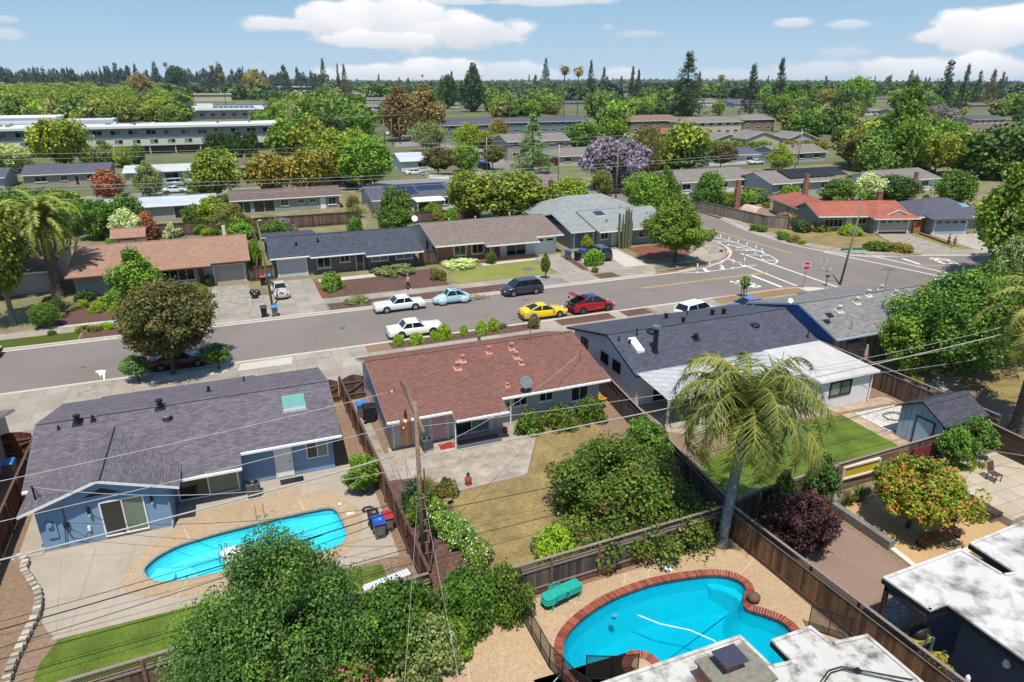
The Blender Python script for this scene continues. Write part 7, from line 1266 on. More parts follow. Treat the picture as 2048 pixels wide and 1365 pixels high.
# ================================================================== PEOPLE
SKIN = mat('skin', (186, 138, 112), rough=.6, mottle=0); HAIR = mat('dark_hair', (44, 34, 28), rough=.6, mottle=0)
def skinned(name, J, E, rad, m, par, sub=2):
    me = bpy.data.meshes.new(name); me.from_pydata(J, E, []); o = bpy.data.objects.new(name, me); COL.objects.link(o); bm = bmesh.new(); bm.from_mesh(me); ly = bm.verts.layers.skin.verify()
    for i, v in enumerate(bm.verts): v[ly].radius = rad[i] if isinstance(rad[i], tuple) else (rad[i], rad[i]); v[ly].use_root = (i == 0)
    bm.to_mesh(me); bm.free(); o.modifiers.new('skin', 'SKIN').use_smooth_shade = True; s = o.modifiers.new('sub', 'SUBSURF'); s.levels = s.render_levels = sub
    dg = bpy.context.evaluated_depsgraph_get(); me2 = bpy.data.meshes.new_from_object(o.evaluated_get(dg)); me2.name = name; bpy.data.objects.remove(o); me2.materials.clear(); me2.materials.append(m)
    q = bpy.data.objects.new(name, me2); COL.objects.link(q); q.parent = par; return q
def person(label, x, y, z, rz, top, legs, hat=None, stride=.25, bend=0., reach=0., longleg=True, hair=None):
    """faces +x when rz is 0"""
    r = thing('person', label, 'person', (0, 0, 0)); b = bend
    sh_z, sh_x = 1.42-b*.16, b*.35; hip = (0, 0, .92)
    J = [hip, (sh_x*.45, 0, 1.15), (sh_x, 0, sh_z), (sh_x+.02+b*.08, 0, sh_z+.13), (sh_x+.03+b*.13, 0, sh_z+.2), (sh_x+.03+b*.15, 0, sh_z+.31)]; E = [(0, 1), (1, 2), (2, 3), (3, 4), (4, 5)]; rad = [(.15, .12), (.14, .1), (.13, .1), (.055, .055), (.085, .095), (.07, .08)]
    def limb(p0, pts, rr_, base=[0]):
        prev = p0
        for p, q in zip(pts, rr_): J.append(p); rad.append(q); E.append((prev, len(J)-1)); prev = len(J)-1
    arms = []
    for s in (-1, 1):
        f = stride*s
        limb(0, [(0, s*.1, .86), (f*.55+.04, s*.1, .48), (f-.03, s*.1, .09), (f+.12, s*.1, .04)], [.095, .06, .04, .035])
        a = -f*.7+reach; A = [(sh_x, s*.19, sh_z-.03), (sh_x+a*.5, s*.23, sh_z-.3), (sh_x+a*1.1+.1, s*.22, sh_z-.5+reach*.5)]; limb(2, A, [.055, .042, .03]); H = A[-1]; arms.append(H)
        for k_, (dy, l) in enumerate(((-.025, .07), (-.009, .085), (.008, .08), (.024, .065))): J.append((H[0]+.05+l*.4, H[1]+dy, H[2]-.05-l*.4)); rad.append(.009); E.append((len(J)-2-k_ if k_ == 0 else hi, len(J)-1)); hi = E[-1][0]
        J.append((H[0]+.05, H[1]-s*.045, H[2]-.02)); rad.append(.01); E.append((hi, len(J)-1))
    skinned('body', J, E, rad, SKIN, r)
    T = [(0, 0, .9), (sh_x*.45, 0, 1.15), (sh_x, 0, sh_z), (sh_x+.01, 0, sh_z+.06)]; TE = [(0, 1), (1, 2), (2, 3)]; TR = [(.165, .135), (.16, .12), (.15, .12), (.075, .07)]
    for s in (-1, 1): f = stride*s; a = -f*.7+reach; T += [(sh_x, s*.18, sh_z-.03), (sh_x+a*.35, s*.225, sh_z-.22)]; TR += [.075, .062]; TE += [(2, len(T)-2), (len(T)-2, len(T)-1)]
    skinned('shirt', T, TE, TR, top, r)
    P_ = [(0, 0, .93)]; PE = []; PR = [(.16, .13)]
    for s in (-1, 1):
        f = stride*s; pts = [(0, s*.1, .84), (f*.55+.04, s*.1, .5)]+([(f-.03, s*.1, .14)] if longleg else []); rr_ = [.115, .082]+([.06] if longleg else []); pv = 0
        for p, q in zip(pts, rr_): P_.append(p); PR.append(q); PE.append((pv, len(P_)-1)); pv = len(P_)-1
    skinned('trousers', P_, PE, PR, legs, r)
    hx, hz = sh_x+.03+b*.14, sh_z+.27
    k = MB(); k.ball((hx-.02, 0, hz+.03), .105, .1, .105, 14); part('cap' if hat else 'hair', k, hat or hair or HAIR, r, smooth=True)
    if hat: k = MB(); k.prism([(hx+.05, -.07), (hx+.17, -.05), (hx+.17, .05), (hx+.05, .07)], hz+.05, hz+.065); part('cap_brim', k, hat, r)
    k = MB(); k.ball((hx+.1, 0, hz-.01), .018, .014, .022, 8); part('nose', k, SKIN, r, smooth=True); k = MB()
    for s in (-1, 1): k.ball((hx+.085, s*.032, hz+.02), .011, .012, .009, 8)
    part('eye', k, BLK, r); k = MB(); k.ball((hx+.088, 0, hz-.05), .008, .024, .006, 8); part('mouth', k, paint('lips', (150, 84, 78)), r)
    for s in (-1, 1): k = MB(); k.box(stride*s-.08, s*.1-.045, 0, stride*s+.18, s*.1+.045, .08); part('shoe', k, WHT, r)
    return place(r, (x, y, z), R(rz))
person('person in a pale pink shirt, dark trousers and blue cap walking along the pavement', *W(817, 580), 0, 180, paint('pale_pink_cloth', (206, 176, 168)), paint('black_cloth', (36, 36, 44)), paint('cap_blue', (70, 110, 180)), .3)
person('person in a grey shirt leaning into the open boot of the red car', 29.55, 58.6, RZ, 0, paint('grey_cloth', (110, 100, 96)), paint('khaki_cloth', (120, 104, 84)), None, .1, .5, .25)
person('person in pink with a cap walking with a companion on the right pavement', *W(1907, 497), 0, -20, paint('pink_cloth', (196, 96, 124)), paint('crimson_cloth', (134, 44, 72)), paint('grey_cap', (150, 146, 150)), .22, longleg=False)
person('person in a black top and shorts beside the one in pink', *W(1895, 494), 0, -20, paint('black_cloth', (36, 36, 44)), paint('black_shorts', (40, 40, 46)), None, -.22, longleg=False)
# ================================================================== PLANTS
def cloudmesh(name, cl, per, size, asp=.7, up=.35, seed=1, shell=.55, hang=0., fl=0., flc=1., crnd=.5, wild=.16):
    """many small leaf faces round clump centres; cl rows are x, y, z, radius"""
    rg = np.random.default_rng(seed); cl = np.asarray(cl, float); n = len(cl); N = n*per
    C_ = np.repeat(cl, per, 0); d = rg.normal(size=(N, 3)); d /= np.linalg.norm(d, axis=1)[:, None]
    rad = shell+(1-shell)*rg.random(N)**.6; rad = np.where(rg.random(N) < wild, rad*(1+.55*rg.random(N)), rad); P = C_[:, :3]+d*(C_[:, 3]*rad)[:, None]; P[:, 2] -= hang*rg.random(N)*C_[:, 3]
    nr = d*.75+rg.normal(size=(N, 3))*.55+np.array([0, 0, up]); nr /= np.linalg.norm(nr, axis=1)[:, None]
    t = np.cross(nr, rg.normal(size=(N, 3))); t /= np.linalg.norm(t, axis=1)[:, None]; b = np.cross(nr, t); s = size*(.6+.8*rg.random(N))
    if hang: t = t*(1-.6*hang)+np.array([0, 0, -.6*hang]); 
    t *= s[:, None]; b *= (s*asp)[:, None]; V = np.stack([P+t, P+b, P-t, P-b], 1).reshape(-1, 3)
    r = np.clip(np.repeat(rg.random(n), per)*crnd+rg.random(N)*(1-crnd), 0, 1); mi = np.zeros(N, int)
    if fl: mi[(rg.random(N) < fl) & (rad > .8)] = 1
    me = bpy.data.meshes.new(name); me.vertices.add(4*N); me.vertices.foreach_set('co', V.ravel()); me.loops.add(4*N); me.loops.foreach_set('vertex_index', np.arange(4*N, dtype=np.int32)); me.polygons.add(N)
    me.polygons.foreach_set('loop_start', np.arange(0, 4*N, 4, dtype=np.int32)); me.update(); me.validate()
    a = me.attributes.new('rnd', 'FLOAT', 'FACE'); a.data.foreach_set('value', r.astype(np.float32))
    me.materials.append(None)
    if fl: me.materials.append(None)
    me.polygons.foreach_set('material_index', mi); return me
def clumps(n, shape, rc, seed, zr=2., bias=.45):
    rg = np.random.default_rng(seed); out = []
    lob = [(rg.uniform(0, 6.28), rg.uniform(.1, .9), rg.uniform(.62, 1.22)) for _ in range(11)]
    while len(out) < n:
        a = rg.uniform(0, 2*math.pi); z = rg.random(); q = bias+(1-bias)*rg.random()**.5
        if shape == 'round': prof = math.sqrt(max(0, 1-(2*z-1)**2))*(.9+.1*z)
        elif shape == 'dome': prof = math.sqrt(max(0, 1-(z)**2))
        elif shape == 'spire': prof = min(1, (1-z)*1.75)**.8
        elif shape == 'cone': prof = (1-z)**.85*.97+.03
        elif shape == 'egg': prof = (math.sin(math.pi*min(1, z*.94+.06))**.75)*(1.12-.55*z)
        elif shape == 'column': prof = math.sin(math.pi*(z*.9+.07))**.45
        elif shape == 'flat': prof = (1-(z-.55)**2*2.2) if z > .3 else .3+z
        elif shape == 'tier': prof = ((1-z)**.9)*(.62+.38*abs(math.cos(z*26)))+.03
        if rg.random() > prof+.08: continue
        m = min((abs((a-la+math.pi) % (2*math.pi)-math.pi)+abs(z-lz)*2.4, lm) for la, lz, lm in lob)[1] if shape in ('round', 'flat', 'egg', 'dome') else 1+rg.uniform(-.15, .1)
        rr_ = max(0, prof*q*m*1.08-rc*.3); out.append((rr_*math.cos(a), rr_*math.sin(a), z*zr*(1-rc*.3)+rc*.25, rc*rg.uniform(.65, 1.25)))
    return out
def trunkmesh(name, seed, limbs=5, zr=1.):
    """unit trunk: height 1, tapered, with limbs that reach into the crown"""
    rg = random.Random(seed); mb = MB(seed); P = [(0, 0, -.02), (.01, 0, .25), (rg.uniform(-.03, .03), rg.uniform(-.03, .03), .55), (rg.uniform(-.04, .04), rg.uniform(-.04, .04), .9)]; mb.tube(P, [.05, .036, .028, .01], 8)
    for i in range(limbs): a = 2*math.pi*i/limbs+rg.random(); z = rg.uniform(.38, .6); l = rg.uniform(.18, .32); mb.tube([(0, 0, z), (l*.5*math.cos(a), l*.5*math.sin(a), z+l*.6), (l*math.cos(a), l*math.sin(a), z+l*1.1)], [.022, .014, .006], 6)
    o = part(name, mb, [None], None); me = o.data; bpy.data.objects.remove(o); return me
PR = {}
def proto(k, shape, n, per, size, rc, seed, zr=2., **kw):
    PR[k] = (cloudmesh('crown', clumps(n, shape, rc, seed, zr), per, size, seed=seed, **kw), zr)
for i in range(3): proto('R%d' % i, 'round', 150, 72, .052, .26, 11+i); proto('M%d' % i, 'round', 64, 40, .088, .34, 21+i); proto('L%d' % i, 'round', 26, 26, .16, .42, 31+i, 1.6)
for i in range(2): proto('E%d' % i, 'egg', 150, 66, .055, .25, 41+i, 2.6); proto('F%d' % i, 'flat', 110, 60, .055, .24, 51+i, 1.0)
proto('C0', 'tier', 190, 34, .06, .17, 61, 5., hang=.5, asp=.5); proto('C1', 'tier', 120, 22, .09, .22, 62, 4., hang=.5, asp=.5); proto('K0', 'cone', 60, 16, .13, .3, 63, 4.2, hang=.4); proto('K1', 'cone', 60, 16, .13, .3, 64, 3.4, hang=.4)
proto('Y0', 'column', 130, 50, .09, .34, 65, 6.); proto('D0', 'dome', 120, 70, .05, .2, 66, 1.0, shell=.7); proto('D1', 'dome', 60, 50, .075, .26, 67, 1.0, shell=.5); proto('B0', 'round', 150, 90, .035, .2, 68, 1.9, shell=.8)
proto('X0', 'dome', 60, 50, .075, .24, 69, 1.0, fl=.14); proto('X1', 'round', 90, 60, .06, .28, 70, 2.0, fl=.22); proto('W0', 'round', 110, 60, .07, .24, 71, 2., hang=.9, asp=.35)
proto('S0', 'round', 12, 14, .27, .5, 81, 1.5); proto('S1', 'round', 12, 14, .27, .5, 82, 1.5)
TR = [trunkmesh('trunk', i, 5) for i in range(3)]; TRC = trunkmesh('trunk', 9, 0)
BARK = mat('bark', (104, 88, 74), (74, 62, 52), scale=5, mottle=.2, bump=.02); BARKG = mat('pale_bark', (138, 128, 116), (108, 98, 88), scale=4)
LM = dict(mid=leafmat('leaf_mid', (72, 98, 40), (36, 56, 22), (104, 128, 56)), bright=leafmat('leaf_bright', (90, 120, 46), (48, 76, 26), (128, 152, 66)), dark=leafmat('leaf_dark', (52, 76, 42), (26, 42, 24), (76, 98, 56)), yel=leafmat('leaf_yellow', (110, 124, 46), (64, 80, 28), (146, 154, 68)),
    olive=leafmat('leaf_olive', (98, 100, 60), (58, 62, 36), (126, 126, 82)), brown=leafmat('leaf_brown', (116, 104, 78), (70, 66, 46), (142, 124, 96)), con=leafmat('needle_dark', (44, 62, 48), (20, 32, 26), (66, 84, 62), .08), conb=leafmat('needle_brown', (86, 78, 58), (46, 44, 34), (112, 100, 76), .08), far=leafmat('leaf_far', (76, 98, 56), (42, 60, 36), (104, 124, 74)), farc=leafmat('needle_far', (42, 58, 54), (26, 38, 38), (58, 74, 66), .05),
    grey=leafmat('leaf_grey', (104, 116, 88), (62, 76, 56), (134, 144, 116)), rust=leafmat('leaf_rust', (112, 112, 50), (68, 78, 34), (148, 128, 66)), bronze=leafmat('leaf_bronze', (80, 82, 52), (40, 50, 30), (104, 88, 62)), wine=leafmat('leaf_wine', (64, 46, 54), (34, 24, 30), (92, 60, 70)), lime=leafmat('leaf_lime', (114, 138, 44), (70, 98, 28), (150, 166, 66)), cedar=leafmat('leaf_cedar', (92, 116, 84), (50, 72, 50), (118, 140, 104)),
    juni=leafmat('leaf_juniper', (56, 78, 36), (24, 40, 20), (88, 112, 50), .12), fig=leafmat('leaf_fig', (66, 96, 42), (34, 56, 26), (98, 126, 58)), wf=paint('petal_white', (222, 220, 206)), pk=paint('petal_pink', (196, 70, 96)), lil=paint('petal_lilac', (150, 130, 178)), rd=paint('leaf_tip_red', (188, 84, 66)), or_=paint('fruit_orange', (190, 98, 32)), cream=paint('petal_cream', (206, 204, 130)))
LM['mag'] = leafmat('leaf_magnolia', (98, 112, 44), (46, 62, 26), (142, 146, 76))
# the lilac blossom also clothes whole trees
LM['jac'] = leafmat('blossom_jacaranda', (104, 98, 138), (74, 78, 70), (122, 112, 176)); LM['oleander'] = leafmat('leaf_oleander', (112, 88, 62), (72, 84, 44), (168, 84, 88)); LM['tip'] = leafmat('leaf_red_tip', (104, 122, 44), (58, 82, 30), (160, 112, 58)); LM['purple'] = leafmat('blossom_purple', (98, 98, 112), (66, 74, 60), (116, 108, 144)); LM['white'] = leafmat('blossom_white', (150, 160, 128), (96, 112, 76), (206, 208, 186))
trr = random.Random(77)
def slot(o, m, i=0):
    s = o.material_slots[i]; s.link = 'OBJECT'; s.material = m
def tree(label, x, y, h, w, k, col, cat='tree', name='tree', clear=.28, group=None, bark=None, flower=None, lean=(0, 0), z0=0., trunk=True):
    """trunk + crown from the shared shapes; h overall height, w crown width"""
    me, zr = PR[k]; r = thing(name, label, cat, (x, y, z0), group); c = bpy.data.objects.new('crown', me); COL.objects.link(c); c.parent = r; ch = h*(1-clear)
    c.scale = (w/2, w/2, ch/zr); c.location = (lean[0], lean[1], h*clear); c.rotation_euler = (0, 0, trr.uniform(0, 6.28)); slot(c, LM[col])
    if len(me.materials) > 1: slot(c, LM[flower or 'wf'], 1)
    if trunk:
        t = bpy.data.objects.new('trunk', TRC if k[0] in 'CKY' else TR[trr.randrange(3)]); COL.objects.link(t); t.parent = r; tr_ = max(.6, min(2.2, w*.16))*1.6
        t.scale = (max(h*.5, tr_*2), max(h*.5, tr_*2), h*(.95 if k[0] in 'CKY' else .8)); slot(t, bark or BARK)
        if lean[0] or lean[1]:
            t.rotation_euler = (math.atan2(-lean[1], h*.6), math.atan2(lean[0], h*.6), 0)
    return r
def tpx(label, cx, top, base, wpx, k, col, **kw):
    x, y = W(cx, base); h = ZAT(x, y, top); return tree(label, x, y, h, wpx*MPP(x, y, h*.5), k, col, **kw)
def shrub(label, x, y, h, w, col, k='D0', flower=None, group=None, z0=0.): return tree(label, x, y, h, w, k, col, 'shrub', 'shrub', clear=0 if k[0] in 'DX' and k != 'X1' else .08, flower=flower, trunk=k[0] not in 'DBX', group=group, z0=z0)
def spx(label, cx, base, wpx, hm, col, **kw): x, y = W(cx, base); return shrub(label, x, y, hm, wpx*MPP(x, y), col, **kw)

# ---- palms
def palm(label, x, y, zc, L, nf, col, droop=1., trunk_r=.3, dates=False, seed=1, kind='feather', lw=.5, skirt=0, tm=None, tiers=(75, -35), lean=0, hang=0):
    rg = random.Random(seed); r = thing('palm_tree', label, 'palm', (x, y, 0)); mb = MB(seed)
    def frond(az, e0, ln, dr, spread):
        n = 14; p = V3(x+lean, y, zc); pts = []; e = e0
        for i in range(n+1):
            pts.append(V3(*p)); p = p+V3(math.cos(az)*math.cos(R(e)), math.sin(az)*math.cos(R(e)), math.sin(R(e)))*(ln/n); e -= dr*(3+i*.9)
        tint = rg.random()*.5
        mb.tube(pts, [.035*ln/3.5*(1-.8*i/n) for i in range(n+1)], 4, 0, .9)
        for i in range(1, n):
            t_ = i/n; d = (pts[i+1]-pts[i]).normalized(); sd_ = d.cross(V3(0, 0, 1)).normalized(); nn = sd_.cross(d); l = ln*lw*.38*math.sin(math.pi*min(1, t_*.85+.12))**.6
            for j in range(5 if ln > 2.5 else 3):
                q0 = pts[i]+(pts[i+1]-pts[i])*(j/5)
                for s in (-1, 1):
                    u = (sd_*s+d*.55+V3(rg.gauss(0, .22), rg.gauss(0, .22), rg.gauss(0, .22))*(1+hang)+nn*(.25 if spread else rg.uniform(-.1, .45))+V3(0, 0, -.35*t_-.25*dr-hang*rg.uniform(.3, 1.5))).normalized(); tip = q0+u*l*rg.uniform(.85, 1.1); w_ = d*(.045 if not hang else .03)*(ln/3.5)
                    mb.poly([q0-w_, q0+w_, tip], 0, min(1, tint+rg.random()*.5))
    for i in range(nf):
        t_ = (i+.5)/nf; frond(i*2.399+rg.uniform(-.15, .15), tiers[0]+(tiers[1]-tiers[0])*t_+rg.uniform(-6, 6), L*rg.uniform(.88, 1.05), droop*rg.uniform(.8, 1.2), True)
    cr = part('crown', mb, LM[col], r)
    tb = MB(seed); N = 16
    for i in range(N):
        z0_, z1_ = zc*i/N, zc*(i+1)/N; ra = trunk_r*(1.25 if i == 0 else 1.0-.22*i/N); xx = x+lean*i/N; tb.cyl((xx, y, z0_), (x+lean*(i+1)/N, y, z1_+.02), ra*1.03, ra*.95, 14)
    part('trunk', tb, tm or mat('palm_trunk', (116, 104, 92), (82, 72, 62), scale=5, mottle=.25, bump=.02), r)
    if dates:
        db = MB(seed)
        for i in range(12):
            a = rg.uniform(0, 6.28); c = V3(x+math.cos(a)*L*.22, y+math.sin(a)*L*.22, zc+rg.uniform(-.7, .1))
            for j in range(46): q = c+V3(rg.gauss(0, .22), rg.gauss(0, .22), rg.gauss(0, .3)); db.beam(q, q+V3(rg.uniform(-.2, .2), rg.uniform(-.2, .2), -.35), .03, .03)
        part('date_clusters', db, LM['or_'], r)
    if skirt:
        sk = MB(seed)
        for i in range(int(skirt)):
            a = rg.uniform(0, 6.28); q = V3(x+lean+math.cos(a)*trunk_r, y+math.sin(a)*trunk_r, zc-rg.uniform(.1, .6)); e_ = q+V3(math.cos(a)*.45, math.sin(a)*.45, -rg.uniform(.8, 1.9)); m = (q+e_)/2+V3(math.cos(a)*.3, math.sin(a)*.3, .2); v = V3(-math.sin(a), math.cos(a), 0)*rg.uniform(.05, .14); sk.poly([q-v, q+v, m+v*1.3, e_, m-v*1.3])
        part('dead_skirt', sk, mat('dry_sheath', (132, 118, 102), (96, 84, 72), scale=4), r)
    return r
LM['qp'] = leafmat('leaf_queen_palm', (84, 94, 52), (44, 60, 30), (132, 116, 66), .2); LM['dp'] = leafmat('leaf_date_palm', (98, 112, 56), (50, 70, 34), (140, 142, 84), .15); LM['fanp'] = leafmat('leaf_fan_palm', (120, 112, 72), (72, 82, 46), (150, 128, 84), .1)
qx, qy = 20.35, 22.35; qz = ZAT(qx+.9, qy, 815)
palm('queen palm with arching yellowing fronds rising beside the fence corner', qx, qy, qz, 5.2, 40, 'qp', 1.45, .27, seed=4, lw=.62, hang=.3, skirt=60, tm=mat('queen_trunk', (136, 140, 140), (96, 102, 104), scale=4, mottle=.25), tiers=(82, -16), lean=.55)
dx_, dy_ = 45.9, 24.6
palm('date palm with long yellow green fronds at the right edge', dx_, dy_, ZAT(dx_, dy_, 635), 5.0, 56, 'dp', 1.15, .45, True, seed=6, lw=.34, tiers=(80, -42), skirt=30)
lx, ly = W(118, 592); palm('large date palm with orange date clusters beside the tan roofed house', lx, ly, ZAT(lx, ly, 440), 5.3, 64, 'dp', 1.1, .55, True, seed=8, lw=.32, tiers=(84, -42))
for i, (px, top, base, col, L, lb) in enumerate([(1020, 182, 240, 'dp', 5.6, 'feathery date palm left of the twin tall fan palms'), (1200, 186, 245, 'dp', 5.6, 'feathery date palm right of the twin tall fan palms'), (1127, 132, 250, 'fanp', 4.2, 'tallest thin fan palm, left of the twins'), (1154, 135, 248, 'fanp', 4.4, 'tall thin fan palm with a shaggy skirt, right of the twins'), (1437, 148, 215, 'fanp', 5, 'lone fan palm left of the second redwood'),
        (340, 122, 190, 'fanp', 6, 'lone fan palm rising over the left hand woods'), (431, 128, 192, 'fanp', 6, 'fan palm above the school roof, left of two'), (452, 146, 212, 'fanp', 5, 'fan palm above the school roof, right of two'), (1632, 196, 222, 'dp', 5.5, 'bushy date palm in the trees left of the dark oak'), (1925, 214, 242, 'fanp', 3.6, 'stout fan palm in front of the low slate roofed house'), (846, 145, 180, 'fanp', 6, 'small distant fan palm between skyline conifers'), (693, 236, 262, 'dp', 2.6, 'small palm beside the dark car park trees')]):
    x, y = W(px, base); palm(lb, x, y, ZAT(x, y, top+6), L, 22, col, 1.6 if col == 'fanp' else 1.2, .3, seed=20+i, lw=.95 if col == 'fanp' else .45, tiers=(80, -60))

# ---- trees and shrubs close by, each with leaves of its own
def near(label, x, y, h, w, shape, n, per, size, rc, col, seed, clear=.15, cat='tree', name='tree', zr=2., fl=0., flc=None, **kw):
    me = cloudmesh('crown', clumps(n, shape, rc, seed, zr), per, size/(w/2), seed=seed, fl=fl, **kw); PR['_n'] = (me, zr); return tree(label, x, y, h, w, '_n', col, cat, name, clear, flower=flc)
near('big feathery dark green conifer in the foreground beside the long pool', -.6, 21.6, ZAT(-.6, 21.6, 1065), 6.5, 'spire', 380, 210, .06, .2, 'juni', 101, .0, asp=.5, crnd=.7, wild=.06, up=.5)
near('leafy green mass tumbling over the fence left of the utility pole', 3.6, 21.9, 2.9, 3.4, 'dome', 150, 110, .07, .24, 'fig', 102, .0, 'shrub', 'shrub', 1.0)
near('climbing vine covering the fence right of the utility pole', 6.9, 22.0, 2.6, 3.0, 'dome', 130, 110, .06, .24, 'fig', 103, .0, 'shrub', 'vine', 1.0); near('thin sprawling vine over the dark fence by the mesh fence', 8.6, 22.1, 2.2, 2.6, 'dome', 70, 90, .055, .24, 'mid', 104, .0, 'shrub', 'vine', 1.0)
near('greyish leafy shrub spilling towards the pebble terrace', 4.5, 20.6, 2.0, 2.6, 'dome', 90, 110, .06, .24, 'grey', 1041, .0, 'shrub', 'shrub', 1.0); near('bright green broad leaved shrub on the pebble terrace', 5.6, 20.7, 1.5, 1.7, 'dome', 70, 90, .085, .26, 'bright', 105, .0, 'shrub', 'shrub', 1.0)
near('fresh green shrub at the lower edge left of the conifer', -3.4, 21.9, 1.7, 2.6, 'dome', 70, 110, .07, .26, 'bright', 106, .0, 'shrub', 'shrub', 1.0); near('oleander with pink flowers at the bottom of the picture', 1.7, 18.9, 2.7, 2.4, 'round', 80, 120, .06, .24, 'mid', 107, .05, 'shrub', 'shrub', 2., fl=.2, flc='pk'); near('green bush with white blossoms at the bottom left of the oleander', .2, 18.4, 2.5, 2.0, 'round', 60, 110, .06, .24, 'bright', 1071, .05, 'shrub', 'shrub', 2., fl=.05, flc='wf')
near('broad spreading green fruit tree between dry lawn and dark fence', 16.8, 26.9, 3.8, 8.8, 'dome', 280, 120, .085, .16, 'mid', 108, .05, zr=1.0, fl=.006, flc='rd'); near('upright leafy tree behind the fruit tree by the lattice fence', 20.3, 29.2, 3.3, 2.8, 'round', 90, 110, .09, .25, 'fig', 109, .05); near('slender leafy branches against the dark fence above the fruit tree', 21.2, 31.2, 3.0, 2.2, 'egg', 60, 80, .085, .28, 'mid', 1091, .1, zr=2.4)
near('rounded yellow green shrub at the left foot of the fruit tree', 11.9, 24.2, 1.9, 2.1, 'dome', 90, 150, .05, .2, 'lime', 110, .0, 'shrub', 'shrub', 1.0, shell=.75)
near('clipped round green tree beside the rust red fence', 4.6, 33.9, 2.3, 1.95, 'round', 120, 150, .05, .2, 'bright', 111, .16, 'shrub', 'shrub', 1.9, shell=.8)
for i, (x, y, h, w, lb) in enumerate([(7.7, 29.6, 1.2, 1.4, 'white flowering shrub highest in the bed'), (7.85, 28.4, 1.2, 1.6, 'second white flowering shrub from the top of the bed'), (8.25, 27.2, 1.2, 1.7, 'third white flowering shrub from the top of the bed'), (8.6, 25.5, 1.2, 1.6, 'lowest white flowering shrub, nearest the fence')]): near(lb, x, y, h, w, 'dome', 60, 110, .045, .24, 'bright', 112+i, .0, 'shrub', 'shrub', 1.0, fl=.12, flc='wf')
near('bare grey twiggy shrub at the corner of the stained patio', 7.9, 32.6, .9, 1.3, 'dome', 40, 70, .04, .3, 'brown', 117, .0, 'shrub', 'shrub', 1., asp=.2); near('olive coloured shrub above the dark trough planter', 8.8, 31.7, 1.1, 1.2, 'dome', 40, 80, .05, .3, 'olive', 118, .0, 'shrub', 'shrub', 1.); near('dark green bush left of the trough planter', 7.1, 31.4, 1.3, 1.7, 'dome', 60, 90, .06, .28, 'dark', 119, .0, 'shrub', 'shrub', 1.); near('dark leafy bush hugging the utility pole', 6.8, 29.8, 1.5, 1.4, 'dome', 50, 90, .06, .28, 'mid', 1191, .0, 'shrub', 'shrub', 1.)
for i, (x, w, lb) in enumerate([(16.2, 1.9, 'left rose bush below the small wall windows'), (18.4, 2.3, 'middle rose bush below the small wall windows'), (20.7, 2.4, 'right rose bush by the meter panel')]): near(lb, x, 36.85, 1.45, w, 'dome', 60, 90, .06, .27, 'mid', 120+i, .0, 'shrub', 'shrub', 1., fl=.012, flc='pk')
near('purple leaved smoke bush beside the streaked cedar fence', 23.9, 20.7, 2.9, 3.2, 'round', 170, 110, .06, .2, 'wine', 124, .02, 'shrub', 'shrub', 2.); near('small dark evergreen left of the two behind the smoke bush', 24.6, 23.0, 3.0, 1.5, 'egg', 70, 90, .06, .3, 'dark', 125, .1, zr=2.6); near('dark evergreen right of the two beside the yellow recess', 27.2, 22.9, 3.4, 2.0, 'egg', 90, 90, .07, .28, 'dark', 126, .15, zr=2.4)
near('spreading tree with orange red leaf tips above the orange bench', 30.3, 19.9, 3.5, 5.0, 'flat', 230, 110, .075, .17, 'tip', 127, .3, zr=1.0, fl=.08, flc='rd')
for i, (x, y, lb) in enumerate([(37.3, 22.9, 'left of two small glossy citrus trees by the shed'), (39.5, 23.2, 'right of two small glossy citrus trees by the shed')]): near(lb, x, y, 3.0, 2.0, 'round', 80, 90, .065, .28, 'mid', 128+i, .3)
near('large tree with dense green leaves filling the right yard', 51.2, 33.4, 8.0, 10.5, 'round', 260, 100, .13, .17, 'mid', 130, .1, zr=1.7); near('lighter green tree in front of the grey roof corner', 47.6, 34.4, 4.6, 4.0, 'round', 120, 90, .1, .26, 'bright', 131, .12); near('dark green tree beyond the date palm at the right edge', 56.5, 34, 8, 7, 'round', 200, 90, .13, .22, 'mid', 132, .1)
near('round street tree with bronze green leaves in front of the blue house', -6.3, 56.2, 7.2, 8.0, 'round', 330, 120, .11, .18, 'bronze', 133, .27, zr=1.7)
for i, (x, y, lb) in enumerate([(-8.75, 55.7, 'clipped ball bush with purple flowers left of the street tree'), (-2.95, 56.0, 'clipped ball bush right of the street tree')]): near(lb, x, y, 2.0, 2.2, 'round', 80, 90, .06, .24, 'mid', 134+i, .3, 'shrub', 'shrub', 1.5, fl=.1 if i == 0 else .02, flc='lil', shell=.75)
near('full street tree with reddening green leaves at the kerb bulge', 51.3, 71.3, 8.8, 8.2, 'egg', 300, 110, .13, .19, 'bright', 136, .22, zr=2.2, fl=.015, flc='rd')
tpx('young bright green tree in front of the tan roofed house', 288, 492, 628, 96, 'E0', 'bright', clear=.18); tpx('magnolia at the far left edge before the shaded house', 28, 392, 650, 130, 'R0', 'mag', clear=.3, bark=BARKG, group=None)
tpx('second broad magnolia crown behind the left edge magnolia', 0, 378, 600, 110, 'R1', 'mid')
